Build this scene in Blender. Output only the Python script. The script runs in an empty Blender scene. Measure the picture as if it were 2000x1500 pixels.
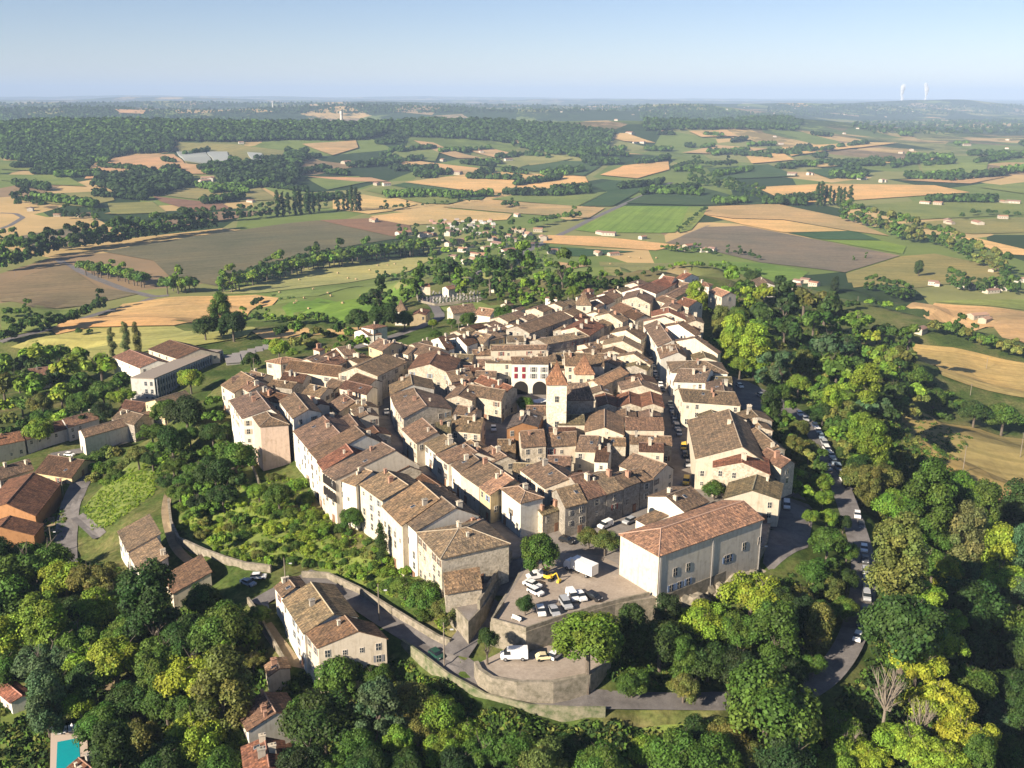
import bpy, math, random
import numpy as np
from mathutils import Matrix, Vector
R = math.radians
random.seed(7); np.random.seed(7)
SC = bpy.context.scene
COL = SC.collection
# ------------------------------------------------------------ camera
F_PX = 1900.0; PITCH = R(16.48); ROLL = R(0.18); CZ = 105.0
cam_d = bpy.data.cameras.new('camera'); cam = bpy.data.objects.new('camera', cam_d); COL.objects.link(cam)
cam_d.sensor_width = 36; cam_d.lens = 36*F_PX/2000; cam_d.clip_start = 1; cam_d.clip_end = 120000
CM = Matrix.Translation((0, 0, CZ)) @ Matrix.Rotation(math.pi/2-PITCH, 4, 'X') @ Matrix.Rotation(ROLL, 4, 'Z')
cam.matrix_world = CM
SC.camera = cam
RM = np.array(CM.to_3x3())
# ------------------------------------------------------------ sky and sun
SUN_EL = 27.0; SUN_VEC = (-0.765, -0.645)          # where the sun stands, seen from the town
az = math.atan2(SUN_VEC[0], SUN_VEC[1])
w = bpy.data.worlds.new('World'); SC.world = w; w.use_nodes = True
wn = w.node_tree; bg = wn.nodes['Background']
sky = wn.nodes.new('ShaderNodeTexSky'); sky.sky_type = 'NISHITA'; sky.sun_disc = False
sky.sun_elevation = R(SUN_EL); sky.sun_rotation = az
sky.altitude = 1500; sky.air_density = 1.0; sky.dust_density = 0.1; sky.ozone_density = 3.0
tn_ = wn.nodes.new('ShaderNodeMixRGB'); tn_.blend_type = 'MULTIPLY'; tn_.inputs[0].default_value = 1; tn_.inputs[2].default_value = (1.09, 1.0, 1.06, 1); wn.links.new(sky.outputs[0], tn_.inputs[1]); wn.links.new(tn_.outputs[0], bg.inputs[0]); bg.inputs[1].default_value = 0.05
sl = bpy.data.lights.new('sun', 'SUN'); sun = bpy.data.objects.new('sun', sl); COL.objects.link(sun)
sl.energy = 5.0; sl.angle = R(0.5); sl.color = (1.0, 0.87, 0.70)
sv = Vector((SUN_VEC[0]*math.cos(R(SUN_EL)), SUN_VEC[1]*math.cos(R(SUN_EL)), math.sin(R(SUN_EL))))
sun.rotation_euler = sv.to_track_quat('Z', 'Y').to_euler()
SC.view_settings.view_transform = 'Standard'; SC.view_settings.look = 'None'
SC.view_settings.exposure = 1.12; SC.view_settings.gamma = 1.0
SC.render.engine = 'CYCLES'
SC.cycles.max_bounces = 6; SC.cycles.diffuse_bounces = 1; SC.cycles.transmission_bounces = 3
SC.cycles.volume_bounces = 0; SC.cycles.transparent_max_bounces = 24
SC.cycles.caustics_reflective = False; SC.cycles.caustics_refractive = False
# ------------------------------------------------------------ pixel measurements -> metres
def rays(px, py):
    u = (np.asarray(px, float)-1000)/F_PX; v = (750-np.asarray(py, float))/F_PX
    d = np.stack([u, v, -np.ones_like(u)], -1) @ RM.T
    return d/np.linalg.norm(d, axis=-1, keepdims=True)
def Pz(px, py, z):
    d = rays(px, py); t = (z-CZ)/d[..., 2]
    return np.array([d[..., 0]*t, d[..., 1]*t, np.full_like(t, z) if np.ndim(t) else z]).T
def pts(s):
    return [tuple(float(v) for v in a.split(',')) for a in s.split()]
# ------------------------------------------------------------ terrain heights
CTRL = '''620,900,-1.2 560,790,-1 700,850,-1 800,800,-1 900,900,-1 1000,900,-1 1050,1000,-1 900,1050,-1 860,1120,-1 780,1040,-1.2 720,980,-1.5
1100,800,-1 1200,900,-1 1300,800,-1 1250,680,-1 1380,740,-1 1150,640,-1.5 1300,590,-2 1000,700,-1 900,720,-1 760,740,-2 680,760,-2 1120,1100,-1.2 1200,1140,-1.2 1300,1080,-1.2 1400,900,-1 1500,1000,-1.5 1500,1060,-1.5
1420,850,-1 1440,980,-1.2 470,790,-1.5 430,810,-3 1030,1150,-1.2 1060,1190,-1.5 1250,1120,-1.2
985,1150,-2.2 930,1225,-4.6 890,1262,-5.7 1045,1265,-5.2 1130,1275,-5.2 1200,1230,-6.5 1290,1210,-6.5 870,1300,-6.2 940,1370,-8 1010,1390,-9 1150,1370,-9 1300,1372,-9.3 1400,1375,-9.6 1560,1362,-10
1620,1300,-9.5 1680,1240,-9 1690,1150,-8 1685,1080,-7 1660,1000,-6 1630,920,-5 1600,860,-4 1560,805,-3 1500,780,-2.5 1450,760,-2 1540,930,-3.2 1550,1030,-2.2 1500,1130,-4 1400,1180,-6 1450,1230,-8
640,1020,-5 700,1060,-6 780,1120,-6 850,1200,-5.5 820,1250,-7 770,1222,-7.5 720,1188,-8 650,1145,-8.5 600,1128,-8.5 500,1165,-9.5 520,1200,-10 560,1270,-11 600,1300,-12 520,1060,-7 480,1100,-9 430,1085,-10 370,1060,-13 345,1010,-14 400,980,-9 460,930,-6 520,960,-5 560,930,-4.5 580,990,-5 330,950,-15 320,900,-15 400,880,-8 420,850,-5
250,980,-17 200,1000,-20 140,1040,-24 130,1100,-25 160,940,-23 280,1080,-18 340,1150,-16 420,1130,-13 60,1000,-28 0,960,-29 100,930,-27 0,1100,-30 0,1250,-30 20,1400,-27 130,1470,-25 220,1350,-22 210,1250,-22 300,1250,-20 400,1250,-16 300,1450,-22 450,1400,-19 520,1320,-14.5 600,1400,-17 520,1490,-22 700,1400,-16 800,1350,-13 850,1330,-11 900,1420,-13 900,1490,-17 1100,1450,-13 1100,1495,-16 1300,1450,-14 1300,1495,-17 1500,1450,-14 1600,1495,-19
1700,1350,-12 1760,1300,-13 1800,1450,-19 1990,1490,-27 1990,1350,-30 1900,1200,-26 1800,1150,-19 1750,1050,-15 1800,1000,-22 1900,1080,-30 1990,1100,-38 1990,950,-47 1880,925,-44 1800,850,-40 1730,900,-22 1700,850,-20 1650,800,-16 1750,780,-36 1850,820,-46 1990,850,-50 1600,740,-14 1700,720,-32 1520,700,-10 1600,660,-25 1700,640,-42 1800,700,-48 1990,740,-52 1450,640,-8 1500,600,-22 1600,600,-38 1430,580,-12 1390,550,-9 1430,540,-25 1350,520,-30 1260,530,-22 1500,560,-42
150,870,-29 220,850,-29 300,830,-27 350,790,-24 250,780,-30 280,700,-33 400,680,-33 450,720,-24 520,690,-22 480,750,-10 560,710,-14 640,680,-16 600,650,-34 700,660,-18 740,650,-17 700,640,-26 800,630,-18 850,640,-15 900,640,-10 860,590,-24 940,590,-22 1000,610,-14 1060,610,-8 1130,600,-5 1190,560,-12 1120,550,-26 1000,560,-30 900,555,-34 780,590,-32 700,600,-44 1200,540,-30
100,800,-38 0,880,-32 0,750,-46 200,700,-46 100,650,-58 300,640,-58 500,640,-50 0,600,-72 400,600,-66 600,600,-62 800,550,-54 1000,530,-50 1200,515,-58 1400,510,-58 1600,560,-58 1800,600,-60 1990,640,-62 1700,560,-66 1990,560,-74'''
CT = []
for a in CTRL.split():
    x, y, z = (float(v) for v in a.split(',')); p = Pz(x, y, z); CT.append((p[0], p[1], z))
for X in range(-1500, 1501, 125):
    for Y in (850, 1000, 1150, 1350):
        if Y >= 850+abs(X+0)*0.0 : CT.append((X, Y, -79.0-0.5*math.sin(X*.01+Y)))
for X, Y, z in ((-320, 620, -72), (-420, 560, -70), (-500, 400, -60), (-300, 200, -45), (-220, 120, -38), (330, 120, -50), (420, 250, -60), (520, 400, -66), (600, 560, -74), (450, 620, -74), (-60, 60, -30), (60, 60, -30), (150, 80, -36), (-150, 90, -36), (-250, 300, -42), (-700, 500, -75), (800, 500, -78), (-700, 100, -75), (800, 100, -78), (-420, 720, -76), (-200, 740, -72), (100, 780, -72), (350, 760, -75)):
    CT.append((X, Y, z))
CT = np.array(CT)
def near_h(x, y):
    x = np.asarray(x, float).ravel(); y = np.asarray(y, float).ravel()
    out = np.empty_like(x)
    for s in range(0, len(x), 20000):
        dx = x[s:s+20000, None]-CT[None, :, 0]; dy = y[s:s+20000, None]-CT[None, :, 1]
        wgt = 1.0/(dx*dx+dy*dy+9.0)**2.1
        out[s:s+20000] = (wgt*CT[None, :, 2]).sum(1)/wgt.sum(1)
    return out
def sstep(a, b, x):
    t = np.clip((x-a)/(b-a), 0, 1); return t*t*(3-2*t)
def nz(x, y, s, k=0.0):
    return (np.sin(x/s+1.3+k)*np.cos(y/s*1.17+.7+k)+.55*np.sin(x/s*2.3+y/s*1.1+k*2)+.3*np.cos(x/s*4.1-y/s*3.7+k)+.18*np.sin(x/s*8.3+y/s*7.9))/2.03
HILLS = [(-1650, 3300, 700, 520, 62), (-900, 3350, 620, 520, 50), (-300, 3750, 620, 480, 68), (420, 4000, 560, 460, 66), (1000, 4300, 480, 420, 56), (1350, 5100, 720, 420, 74), (-760, 2450, 260, 260, 26), (-1500, 2350, 350, 240, 24), (300, 2950, 240, 200, 22), (1900, 3000, 400, 400, 12), (-2400, 3900, 900, 700, 50), (-1900, 2000, 500, 300, 20), (-2700, 6300, 1300, 480, 88), (-1000, 6900, 900, 420, 78), (500, 6600, 1100, 400, 62), (1500, 7600, 900, 420, 66), (-3600, 9500, 1800, 700, 66), (-700, 9800, 1700, 600, 58), (3200, 10500, 1500, 600, 70), (5200, 12500, 1300, 600, 90), (-5200, 17000, 3000, 1200, 70), (1500, 19000, 3500, 1200, 60), (-9000, 27000, 5000, 1800, 75), (-2500, 30000, 4500, 1800, 60)]
def far_h(x, y):
    z = np.full_like(x, -80.0)
    for cx, cy, sx, sy, h in HILLS:
        z = z + h*np.exp(-((x-cx)/sx)**2-((y-cy)/sy)**2)
    a = np.clip(y-1800, 0, None)
    z = z + np.clip(a/1500, 0, 1)*6*(nz(x, y, 420)+.4)
    ratio = x/np.maximum(y, 1)
    st = 5000+np.clip(ratio-0.16, 0, .4)*16000
    pl = sstep(st, st+3200, y)
    z = z + pl*(62+26*nz(x, y, 1500, 2)+14*nz(x, y, 600, 1)) + sstep(14000, 30000, y)*(38+26*nz(x, y, 5200, 3))
    return z
def H_(x, y):
    x = np.asarray(x, float); y = np.asarray(y, float); sh = x.shape
    xf = x.ravel(); yf = y.ravel(); out = far_h(xf, yf)
    m = (np.hypot(xf, yf) < 1350) & (np.abs(xf) < 1500)
    if m.any():
        nh = near_h(xf[m], yf[m]); b = sstep(900, 1300, np.hypot(xf[m], yf[m]))
        out[m] = nh*(1-b)+out[m]*b
    return out.reshape(sh)
GX = np.arange(-1000, 1001, 5.0); GY = np.arange(20, 1400, 5.0)
GRID = H_(*np.meshgrid(GX, GY, indexing='ij'))
def H(x, y):
    x = np.atleast_1d(np.asarray(x, float)); y = np.atleast_1d(np.asarray(y, float))
    out = far_h(x, y)
    m = (x > -999) & (x < 994) & (y > 21) & (y < 1394)
    if m.any():
        fx = (x[m]+1000)/5; fy = (y[m]-20)/5; i = fx.astype(int); j = fy.astype(int); fx -= i; fy -= j
        out[m] = GRID[i, j]*(1-fx)*(1-fy)+GRID[i+1, j]*fx*(1-fy)+GRID[i, j+1]*(1-fx)*fy+GRID[i+1, j+1]*fx*fy
    return out
def inpoly(x, y, poly):
    c = np.zeros(np.shape(x), bool); n = len(poly)
    for i in range(n):
        x1, y1 = poly[i][:2]; x2, y2 = poly[(i+1) % n][:2]
        if y1 == y2: continue
        c ^= ((y1 > y) != (y2 > y)) & (x < (x2-x1)*(y-y1)/(y2-y1)+x1)
    return c
PLAT = [
 ('town', 0.0, '445,765 468,818 512,840 585,866 636,925 672,966 716,996 760,1038 802,1080 862,1135 884,1176 915,1212 945,1178 998,1090 1035,1085 1010,1130 978,1180 961,1214 1027,1232 1110,1203 1200,1178 1290,1163 1400,1120 1466,1092 1495,1058 1508,985 1510,905 1485,850 1435,812 1424,745 1392,700 1356,650 1340,595 1380,568 1335,538 1250,558 1165,580 1080,600 1010,625 900,665 790,695 650,705 560,740 480,752'),
 ('lot', -5.0, '930,1297 938,1312 962,1328 1010,1336 1080,1336 1150,1322 1190,1290 1180,1250 1080,1240 1010,1262 985,1270'),
]
PW = [(n, z, [Pz(a, b, z)[:2] for a, b in pts(s)]) for n, z, s in PLAT]
def G(x, y):
    h = H(x, y); x = np.atleast_1d(x); y = np.atleast_1d(y)
    near = (y < 700)
    if near.any():
        for n, z, poly in PW:
            m = near.copy(); m[near] = inpoly(x[near], y[near], poly); h = np.where(m, np.maximum(h, z), h)
    return h
TT = 80*1.009**np.arange(0, 740)
def Pg(px, py, off=0.0):
    """where the sight line through a measured point meets the ground (raised by off)"""
    px = np.atleast_1d(np.asarray(px, float)); py = np.atleast_1d(np.asarray(py, float)); off = np.broadcast_to(off, px.shape)
    d = rays(px, py); out = np.zeros((len(px), 3))
    for s in range(0, len(px), 400):
        D = d[s:s+400]; o = off[s:s+400, None]
        X = D[:, 0:1]*TT; Y = D[:, 1:2]*TT; Z = CZ+D[:, 2:3]*TT
        g = G(X.ravel(), Y.ravel()).reshape(X.shape)+o
        b = (Z < g); k = np.where(b.any(1), b.argmax(1), len(TT)-1); k = np.maximum(k, 1)
        lo = TT[k-1]; hi = TT[k]
        for _ in range(9):
            mid = (lo+hi)/2; p = D*mid[:, None]
            gg = G(p[:, 0], p[:, 1])+off[s:s+400]; below = CZ+p[:, 2] < gg
            hi = np.where(below, mid, hi); lo = np.where(below, lo, mid)
        p = D*hi[:, None]; out[s:s+400, 0] = p[:, 0]; out[s:s+400, 1] = p[:, 1]; out[s:s+400, 2] = G(p[:, 0], p[:, 1])
    return out
# ------------------------------------------------------------ materials
MATS = {}
def mat(name, base=(.5, .5, .5), rough=.85, build=None, metallic=0, spec=0.3):
    if name in MATS: return MATS[name]
    m = bpy.data.materials.new(name); m.use_nodes = True; nt = m.node_tree
    b = nt.nodes['Principled BSDF']; b.inputs['Base Color'].default_value = (*base, 1)
    b.inputs['Roughness'].default_value = rough; b.inputs['Metallic'].default_value = metallic
    b.inputs['Specular IOR Level'].default_value = spec
    if build: build(nt, b)
    MATS[name] = m; return m
def N(nt, t, **kw):
    n = nt.nodes.new('ShaderNode'+t)
    for k, v in kw.items(): setattr(n, k, v)
    return n
def setin(n, **kw):
    for k, v in kw.items(): n.inputs[k.replace('_', ' ')].default_value = v
def noise(nt, vec, scale, detail=4, rough=.6):
    n = N(nt, 'TexNoise'); n.inputs['Scale'].default_value = scale; n.inputs['Detail'].default_value = detail; n.inputs['Roughness'].default_value = rough
    if vec is not None: nt.links.new(vec, n.inputs['Vector'])
    return n
def ramp(nt, fac, stops):
    r = N(nt, 'ValToRGB'); nt.links.new(fac, r.inputs[0]); e = r.color_ramp.elements
    while len(e) < len(stops): e.new(.5)
    for i, (p, c) in enumerate(stops):
        e[i].position = p; e[i].color = (*c, 1) if len(c) == 3 else c
    return r
def mix(nt, fac, a, b, mode='MIX'):
    m = N(nt, 'MixRGB', blend_type=mode)
    for i, v in ((0, fac), (1, a), (2, b)):
        if isinstance(v, (int, float)): m.inputs[i].default_value = v
        elif isinstance(v, tuple): m.inputs[i].default_value = (*v, 1)
        else: nt.links.new(v, m.inputs[i])
    return m.outputs[0]
def bump(nt, b, h, strength=.4, dist=.1):
    n = N(nt, 'Bump'); n.inputs['Strength'].default_value = strength; n.inputs['Distance'].default_value = dist
    nt.links.new(h, n.inputs['Height']); nt.links.new(n.outputs[0], b.inputs['Normal'])
def b_roof(nt, b):
    uv = N(nt, 'UVMap').outputs[0]; oi = N(nt, 'ObjectInfo'); geo = N(nt, 'NewGeometry')
    br = N(nt, 'TexBrick'); nt.links.new(uv, br.inputs['Vector']); br.offset = .5
    setin(br, Scale=1.0, Mortar_Size=.035, Brick_Width=.27, Row_Height=.62, Bias=0.0, Mortar_Smooth=.3)
    br.inputs['Color1'].default_value = (.62, .6, .58, 1); br.inputs['Color2'].default_value = (1.5, 1.42, 1.36, 1); br.inputs['Mortar'].default_value = (.38, .36, .35, 1)
    vo = N(nt, 'TexVoronoi'); mp = N(nt, 'Mapping'); nt.links.new(uv, mp.inputs[0]); mp.inputs['Scale'].default_value = (3.0, 1.5, 1); nt.links.new(mp.outputs[0], vo.inputs['Vector']); vo.inputs['Scale'].default_value = 1.0
    hs = N(nt, 'SeparateColor'); nt.links.new(vo.outputs['Color'], hs.inputs[0])
    tile = ramp(nt, hs.outputs[0], [(0, (.55, .55, .6)), (.3, (.82, .8, .8)), (.62, (1.05, 1.0, .96)), (.86, (1.24, 1.12, .98)), (1, (1.5, 1.4, 1.25))])
    mo = N(nt, 'Mapping'); nt.links.new(uv, mo.inputs[0]); mo.inputs['Scale'].default_value = (.5, .1, 1)
    stn = noise(nt, mo.outputs[0], 1.2, 5, .65)
    st = ramp(nt, stn.outputs[0], [(.28, (.66, .66, .64)), (.5, (1, 1, 1)), (.72, (1.28, 1.2, 1.08))])
    lich = noise(nt, geo.outputs['Position'], .22, 5, .7)
    li = ramp(nt, lich.outputs[0], [(.38, (.74, .76, .74)), (.54, (1.05, 1.0, .96)), (.70, (1.2, 1.08, .96))])
    c = mix(nt, 1.0, oi.outputs['Color'], tile.outputs[0], 'MULTIPLY')
    c = mix(nt, .75, c, br.outputs[0], 'MULTIPLY'); c = mix(nt, .8, c, st.outputs[0], 'MULTIPLY'); c = mix(nt, .8, c, li.outputs[0], 'MULTIPLY')
    nt.links.new(c, b.inputs['Base Color'])
    sep = N(nt, 'SeparateXYZ'); nt.links.new(uv, sep.inputs[0])
    mu = N(nt, 'Math', operation='MULTIPLY'); nt.links.new(sep.outputs[0], mu.inputs[0]); mu.inputs[1].default_value = 2*math.pi/.27
    si = N(nt, 'Math', operation='SINE'); nt.links.new(mu.outputs[0], si.inputs[0])
    ad = N(nt, 'Math', operation='MULTIPLY_ADD'); nt.links.new(hs.outputs[1], ad.inputs[0]); ad.inputs[1].default_value = .9; nt.links.new(si.outputs[0], ad.inputs[2])
    bump(nt, b, ad.outputs[0], .7, .08)
def b_wall(kind):
    def f(nt, b):
        oi = N(nt, 'ObjectInfo'); tc = N(nt, 'TexCoord'); P = tc.outputs['Object']
        if kind == 'stone':
            vo = N(nt, 'TexVoronoi'); nt.links.new(P, vo.inputs['Vector']); vo.inputs['Scale'].default_value = 2.6
            hs = N(nt, 'SeparateColor'); nt.links.new(vo.outputs['Color'], hs.inputs[0])
            t = ramp(nt, hs.outputs[0], [(0, (.72, .70, .66)), (.4, (.94, .92, .9)), (1, (1.12, 1.1, 1.07))])
            n = noise(nt, P, .5, 6, .7); s = ramp(nt, n.outputs[0], [(.3, (.62, .6, .56)), (.55, (1, 1, 1)), (.75, (1.12, 1.08, 1.0))])
            c = mix(nt, 1, oi.outputs['Color'], t.outputs[0], 'MULTIPLY'); c = mix(nt, .85, c, s.outputs[0], 'MULTIPLY')
            bump(nt, b, hs.outputs[1], .5, .12)
        else:
            n = noise(nt, P, .7, 7, .7); s = ramp(nt, n.outputs[0], [(.3, (.78, .75, .7)), (.5, (1, 1, 1)), (.7, (1.06, 1.04, 1.0))])
            mp = N(nt, 'Mapping'); nt.links.new(P, mp.inputs[0]); mp.inputs['Scale'].default_value = (1.6, 1.6, .18)
            n2 = noise(nt, mp.outputs[0], 1.0, 5, .7); s2 = ramp(nt, n2.outputs[0], [(.32, (.72, .68, .62)), (.5, (1, 1, 1))])
            c = mix(nt, .9, oi.outputs['Color'], s.outputs[0], 'MULTIPLY'); c = mix(nt, .7, c, s2.outputs[0], 'MULTIPLY')
            n3 = noise(nt, P, 6, 3); bump(nt, b, n3.outputs[0], .25, .04)
        nt.links.new(c, b.inputs['Base Color'])
    return f
def b_col(nt, b):
    oi = N(nt, 'ObjectInfo'); tc = N(nt, 'TexCoord'); n = noise(nt, tc.outputs['Object'], 2.5, 4)
    s = ramp(nt, n.outputs[0], [(.3, (.82, .82, .82)), (.6, (1.05, 1.05, 1.05))])
    nt.links.new(mix(nt, 1, oi.outputs['Color'], s.outputs[0], 'MULTIPLY'), b.inputs['Base Color'])
def b_paint(nt, b):
    oi = N(nt, 'ObjectInfo'); nt.links.new(oi.outputs['Color'], b.inputs['Base Color'])
def b_leaf(nt, b):
    oi = N(nt, 'ObjectInfo'); at = N(nt, 'Attribute', attribute_name='tint')
    c = mix(nt, 1, oi.outputs['Color'], at.outputs['Color'], 'MULTIPLY'); nt.links.new(c, b.inputs['Base Color'])
    out = [n for n in nt.nodes if n.type == 'OUTPUT_MATERIAL'][0]
    tr = N(nt, 'BsdfTranslucent'); nt.links.new(mix(nt, 1, c, (1.2, 1.25, .6), 'MULTIPLY'), tr.inputs[0])
    ms = N(nt, 'MixShader'); ms.inputs[0].default_value = .20
    nt.links.new(b.outputs[0], ms.inputs[1]); nt.links.new(tr.outputs[0], ms.inputs[2]); nt.links.new(ms.outputs[0], out.inputs[0])
def b_soft(nt, b):
    at = N(nt, 'Attribute', attribute_name='tint'); nt.links.new(at.outputs['Color'], b.inputs['Base Color'])
def b_field(nt, b):
    oi = N(nt, 'ObjectInfo'); uv = N(nt, 'UVMap').outputs[0]; geo = N(nt, 'NewGeometry').outputs['Position']
    mp = N(nt, 'Mapping'); nt.links.new(uv, mp.inputs[0]); mp.inputs['Scale'].default_value = (.004, .11, 1)
    n = noise(nt, mp.outputs[0], 1, 3, .7); s = ramp(nt, n.outputs[0], [(.3, (.80, .80, .78)), (.5, (1, 1, 1)), (.7, (1.18, 1.15, 1.12))])
    n2 = noise(nt, geo, .012, 6, .65); s2 = ramp(nt, n2.outputs[0], [(.32, (.74, .80, .78)), (.5, (1, 1, 1)), (.68, (1.2, 1.1, 1.0))])
    n3 = noise(nt, geo, .25, 4, .7); s3 = ramp(nt, n3.outputs[0], [(.35, (.8, .8, .8)), (.65, (1.15, 1.15, 1.12))])
    c = mix(nt, .9, oi.outputs['Color'], s.outputs[0], 'MULTIPLY'); c = mix(nt, .9, c, s2.outputs[0], 'MULTIPLY'); c = mix(nt, .7, c, s3.outputs[0], 'MULTIPLY')
    sp = N(nt, 'SeparateXYZ'); nt.links.new(uv, sp.inputs[0]); wv = noise(nt, geo, .006, 2); ad = N(nt, 'Math', operation='MULTIPLY_ADD'); nt.links.new(wv.outputs[0], ad.inputs[0]); ad.inputs[1].default_value = 14; nt.links.new(sp.outputs[1], ad.inputs[2])
    mu = N(nt, 'Math', operation='MULTIPLY'); nt.links.new(ad.outputs[0], mu.inputs[0]); mu.inputs[1].default_value = 2*math.pi/13; si = N(nt, 'Math', operation='SINE'); nt.links.new(mu.outputs[0], si.inputs[0])
    s4 = ramp(nt, si.outputs[0], [(0, (.97, .97, .97)), (.7, (1.02, 1.02, 1.02)), (.95, (.80, .82, .80))]); c = mix(nt, .8, c, s4.outputs[0], 'MULTIPLY')
    n5 = noise(nt, geo, .0035, 3, .5); s5 = ramp(nt, n5.outputs[0], [(.35, (.84, .90, .86)), (.65, (1.14, 1.06, 1.0))]); c = mix(nt, .9, c, s5.outputs[0], 'MULTIPLY')
    nt.links.new(c, b.inputs['Base Color'])
def b_ground(nt, b):
    geo = N(nt, 'NewGeometry').outputs['Position']
    n1 = noise(nt, geo, .035, 8, .7); near = ramp(nt, n1.outputs[0], [(.3, (.028, .05, .014)), (.46, (.065, .10, .025)), (.56, (.12, .13, .045)), (.70, (.22, .18, .09))])
    n4 = noise(nt, geo, .8, 5, .7); sp = ramp(nt, n4.outputs[0], [(.35, (.6, .6, .6)), (.65, (1.3, 1.3, 1.3))])
    nearc = mix(nt, 1, near.outputs[0], sp.outputs[0], 'MULTIPLY')
    mp = N(nt, 'Mapping'); nt.links.new(geo, mp.inputs[0]); mp.inputs['Scale'].default_value = (1, .55, 0); mp.inputs['Rotation'].default_value = (0, 0, .35)
    nw = noise(nt, mp.outputs[0], .004, 2); wa = mix(nt, .12, mp.outputs[0], nw.outputs[1], 'ADD')
    def patch(scale, stops):
        v = N(nt, 'TexVoronoi'); nt.links.new(mp.outputs[0], v.inputs['Vector']); v.inputs['Scale'].default_value = scale; v.inputs['Randomness'].default_value = .9
        h = N(nt, 'SeparateColor'); nt.links.new(v.outputs['Color'], h.inputs[0]); r = ramp(nt, h.outputs[0], stops); r.color_ramp.interpolation = 'CONSTANT'; return r.outputs[0]
    g1, g2, wh, br, dk = (.15, .195, .055), (.22, .225, .085), (.48, .34, .16), (.26, .185, .11), (.035, .06, .025)
    midp = patch(.0055, [(0, g1), (.22, g2), (.4, wh), (.56, g1), (.66, dk), (.8, br), (.9, g2)])
    farp = patch(.0034, [(0, dk), (.2, g1), (.34, dk), (.5, wh), (.58, g2), (.68, dk), (.84, (.30, .23, .14)), (.92, dk)])
    sx = N(nt, 'SeparateXYZ'); nt.links.new(geo, sx.inputs[0])
    def rng(a, b_):
        m = N(nt, 'MapRange'); nt.links.new(sx.outputs[1], m.inputs[0]); m.inputs[1].default_value = a; m.inputs[2].default_value = b_; return m.outputs[0]
    c = mix(nt, rng(600, 900), nearc, midp); c = mix(nt, rng(4200, 5200), c, farp)
    wn_ = noise(nt, geo, .0022, 6, .75); wm = ramp(nt, wn_.outputs[0], [(.50, (0, 0, 0)), (.53, (1, 1, 1))])
    fm = N(nt, 'Math', operation='MULTIPLY'); nt.links.new(wm.outputs[0], fm.inputs[0]); nt.links.new(rng(2200, 5200), fm.inputs[1])
    wd = noise(nt, geo, .02, 4); wdc = ramp(nt, wd.outputs[0], [(.35, (.018, .034, .014)), (.6, (.04, .07, .026))])
    c = mix(nt, fm.outputs[0], c, wdc.outputs[0])
    n5 = noise(nt, geo, .01, 6, .7); s5 = ramp(nt, n5.outputs[0], [(.3, (.75, .8, .75)), (.7, (1.2, 1.15, 1.1))])
    c = mix(nt, .8, c, s5.outputs[0], 'MULTIPLY'); nt.links.new(c, b.inputs['Base Color'])
def b_noisy(c1, c2, scale, detail=6, c3=None, bm=.2):
    def f(nt, b):
        geo = N(nt, 'NewGeometry').outputs['Position']; n = noise(nt, geo, scale, detail, .7)
        r = ramp(nt, n.outputs[0], [(.32, c1), (.62, c2)]+([(.75, c3)] if c3 else []))
        n2 = noise(nt, geo, scale*14, 3, .6); r2 = ramp(nt, n2.outputs[0], [(.3, (.82, .82, .82)), (.7, (1.14, 1.14, 1.14))])
        nt.links.new(mix(nt, .8, r.outputs[0], r2.outputs[0], 'MULTIPLY'), b.inputs['Base Color']); bump(nt, b, n2.outputs[0], bm, .05)
    return f
M_ROOF = mat('clay_tiles', build=b_roof, rough=.9, spec=.15)
M_STONE = mat('rubble_stone', build=b_wall('stone'), rough=.95, spec=.1)
M_PLAST = mat('lime_plaster', build=b_wall('plaster'), rough=.92, spec=.1)
M_COL = mat('painted_wood', build=b_col, rough=.7)
M_GLASS = mat('window_glass', (.03, .04, .05), .12, spec=.6)
M_LEAF = mat('foliage', build=b_leaf, rough=.6, spec=.2)
M_FAR = mat('far_foliage', build=b_soft, rough=.8, spec=.1)
M_BARK = mat('bark', build=b_noisy((.08, .065, .05), (.17, .14, .11), 3), rough=.95)
M_PALE = mat('pale_bark', build=b_noisy((.17, .14, .11), (.28, .24, .19), 3), rough=.95)
M_PAINT = mat('car_paint', build=b_paint, rough=.3, spec=.5)
M_CARG = mat('car_glass', (.02, .025, .03), .08, spec=.8)
M_RUB = mat('tyre_rubber', (.02, .02, .02), .8)
M_LAMP = mat('headlamp_glass', (.6, .6, .6), .2, spec=.8)
M_FIELD = mat('crop', build=b_field, rough=1, spec=.05)
M_GROUND = mat('earth_and_grass', build=b_ground, rough=1, spec=.05)
M_ASPH = mat('worn_asphalt', build=b_noisy((.11, .10, .095), (.19, .175, .165), .25), rough=.9)
M_PAVE = mat('street_stone', build=b_noisy((.17, .145, .125), (.27, .24, .21), .3), rough=.9)
M_GRAVEL = mat('gravel_parking', build=b_noisy((.26, .21, .165), (.37, .31, .25), .12, 7), rough=.95)
M_RAMP = mat('rampart_stone', build=b_noisy((.13, .12, .08), (.34, .295, .23), .7, 9, (.46, .41, .33), .9), rough=1)
M_IVY = mat('ivy_stone', build=b_noisy((.06, .10, .03), (.30, .27, .19), .55, 8, (.42, .37, .29), .8), rough=1)
M_GRASS = mat('grass', build=b_noisy((.10, .15, .03), (.20, .24, .05), .25, 8, (.30, .26, .11)), rough=1)
M_DRY = mat('dry_earth', build=b_noisy((.20, .15, .09), (.34, .26, .16), .3, 8), rough=1)
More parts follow.
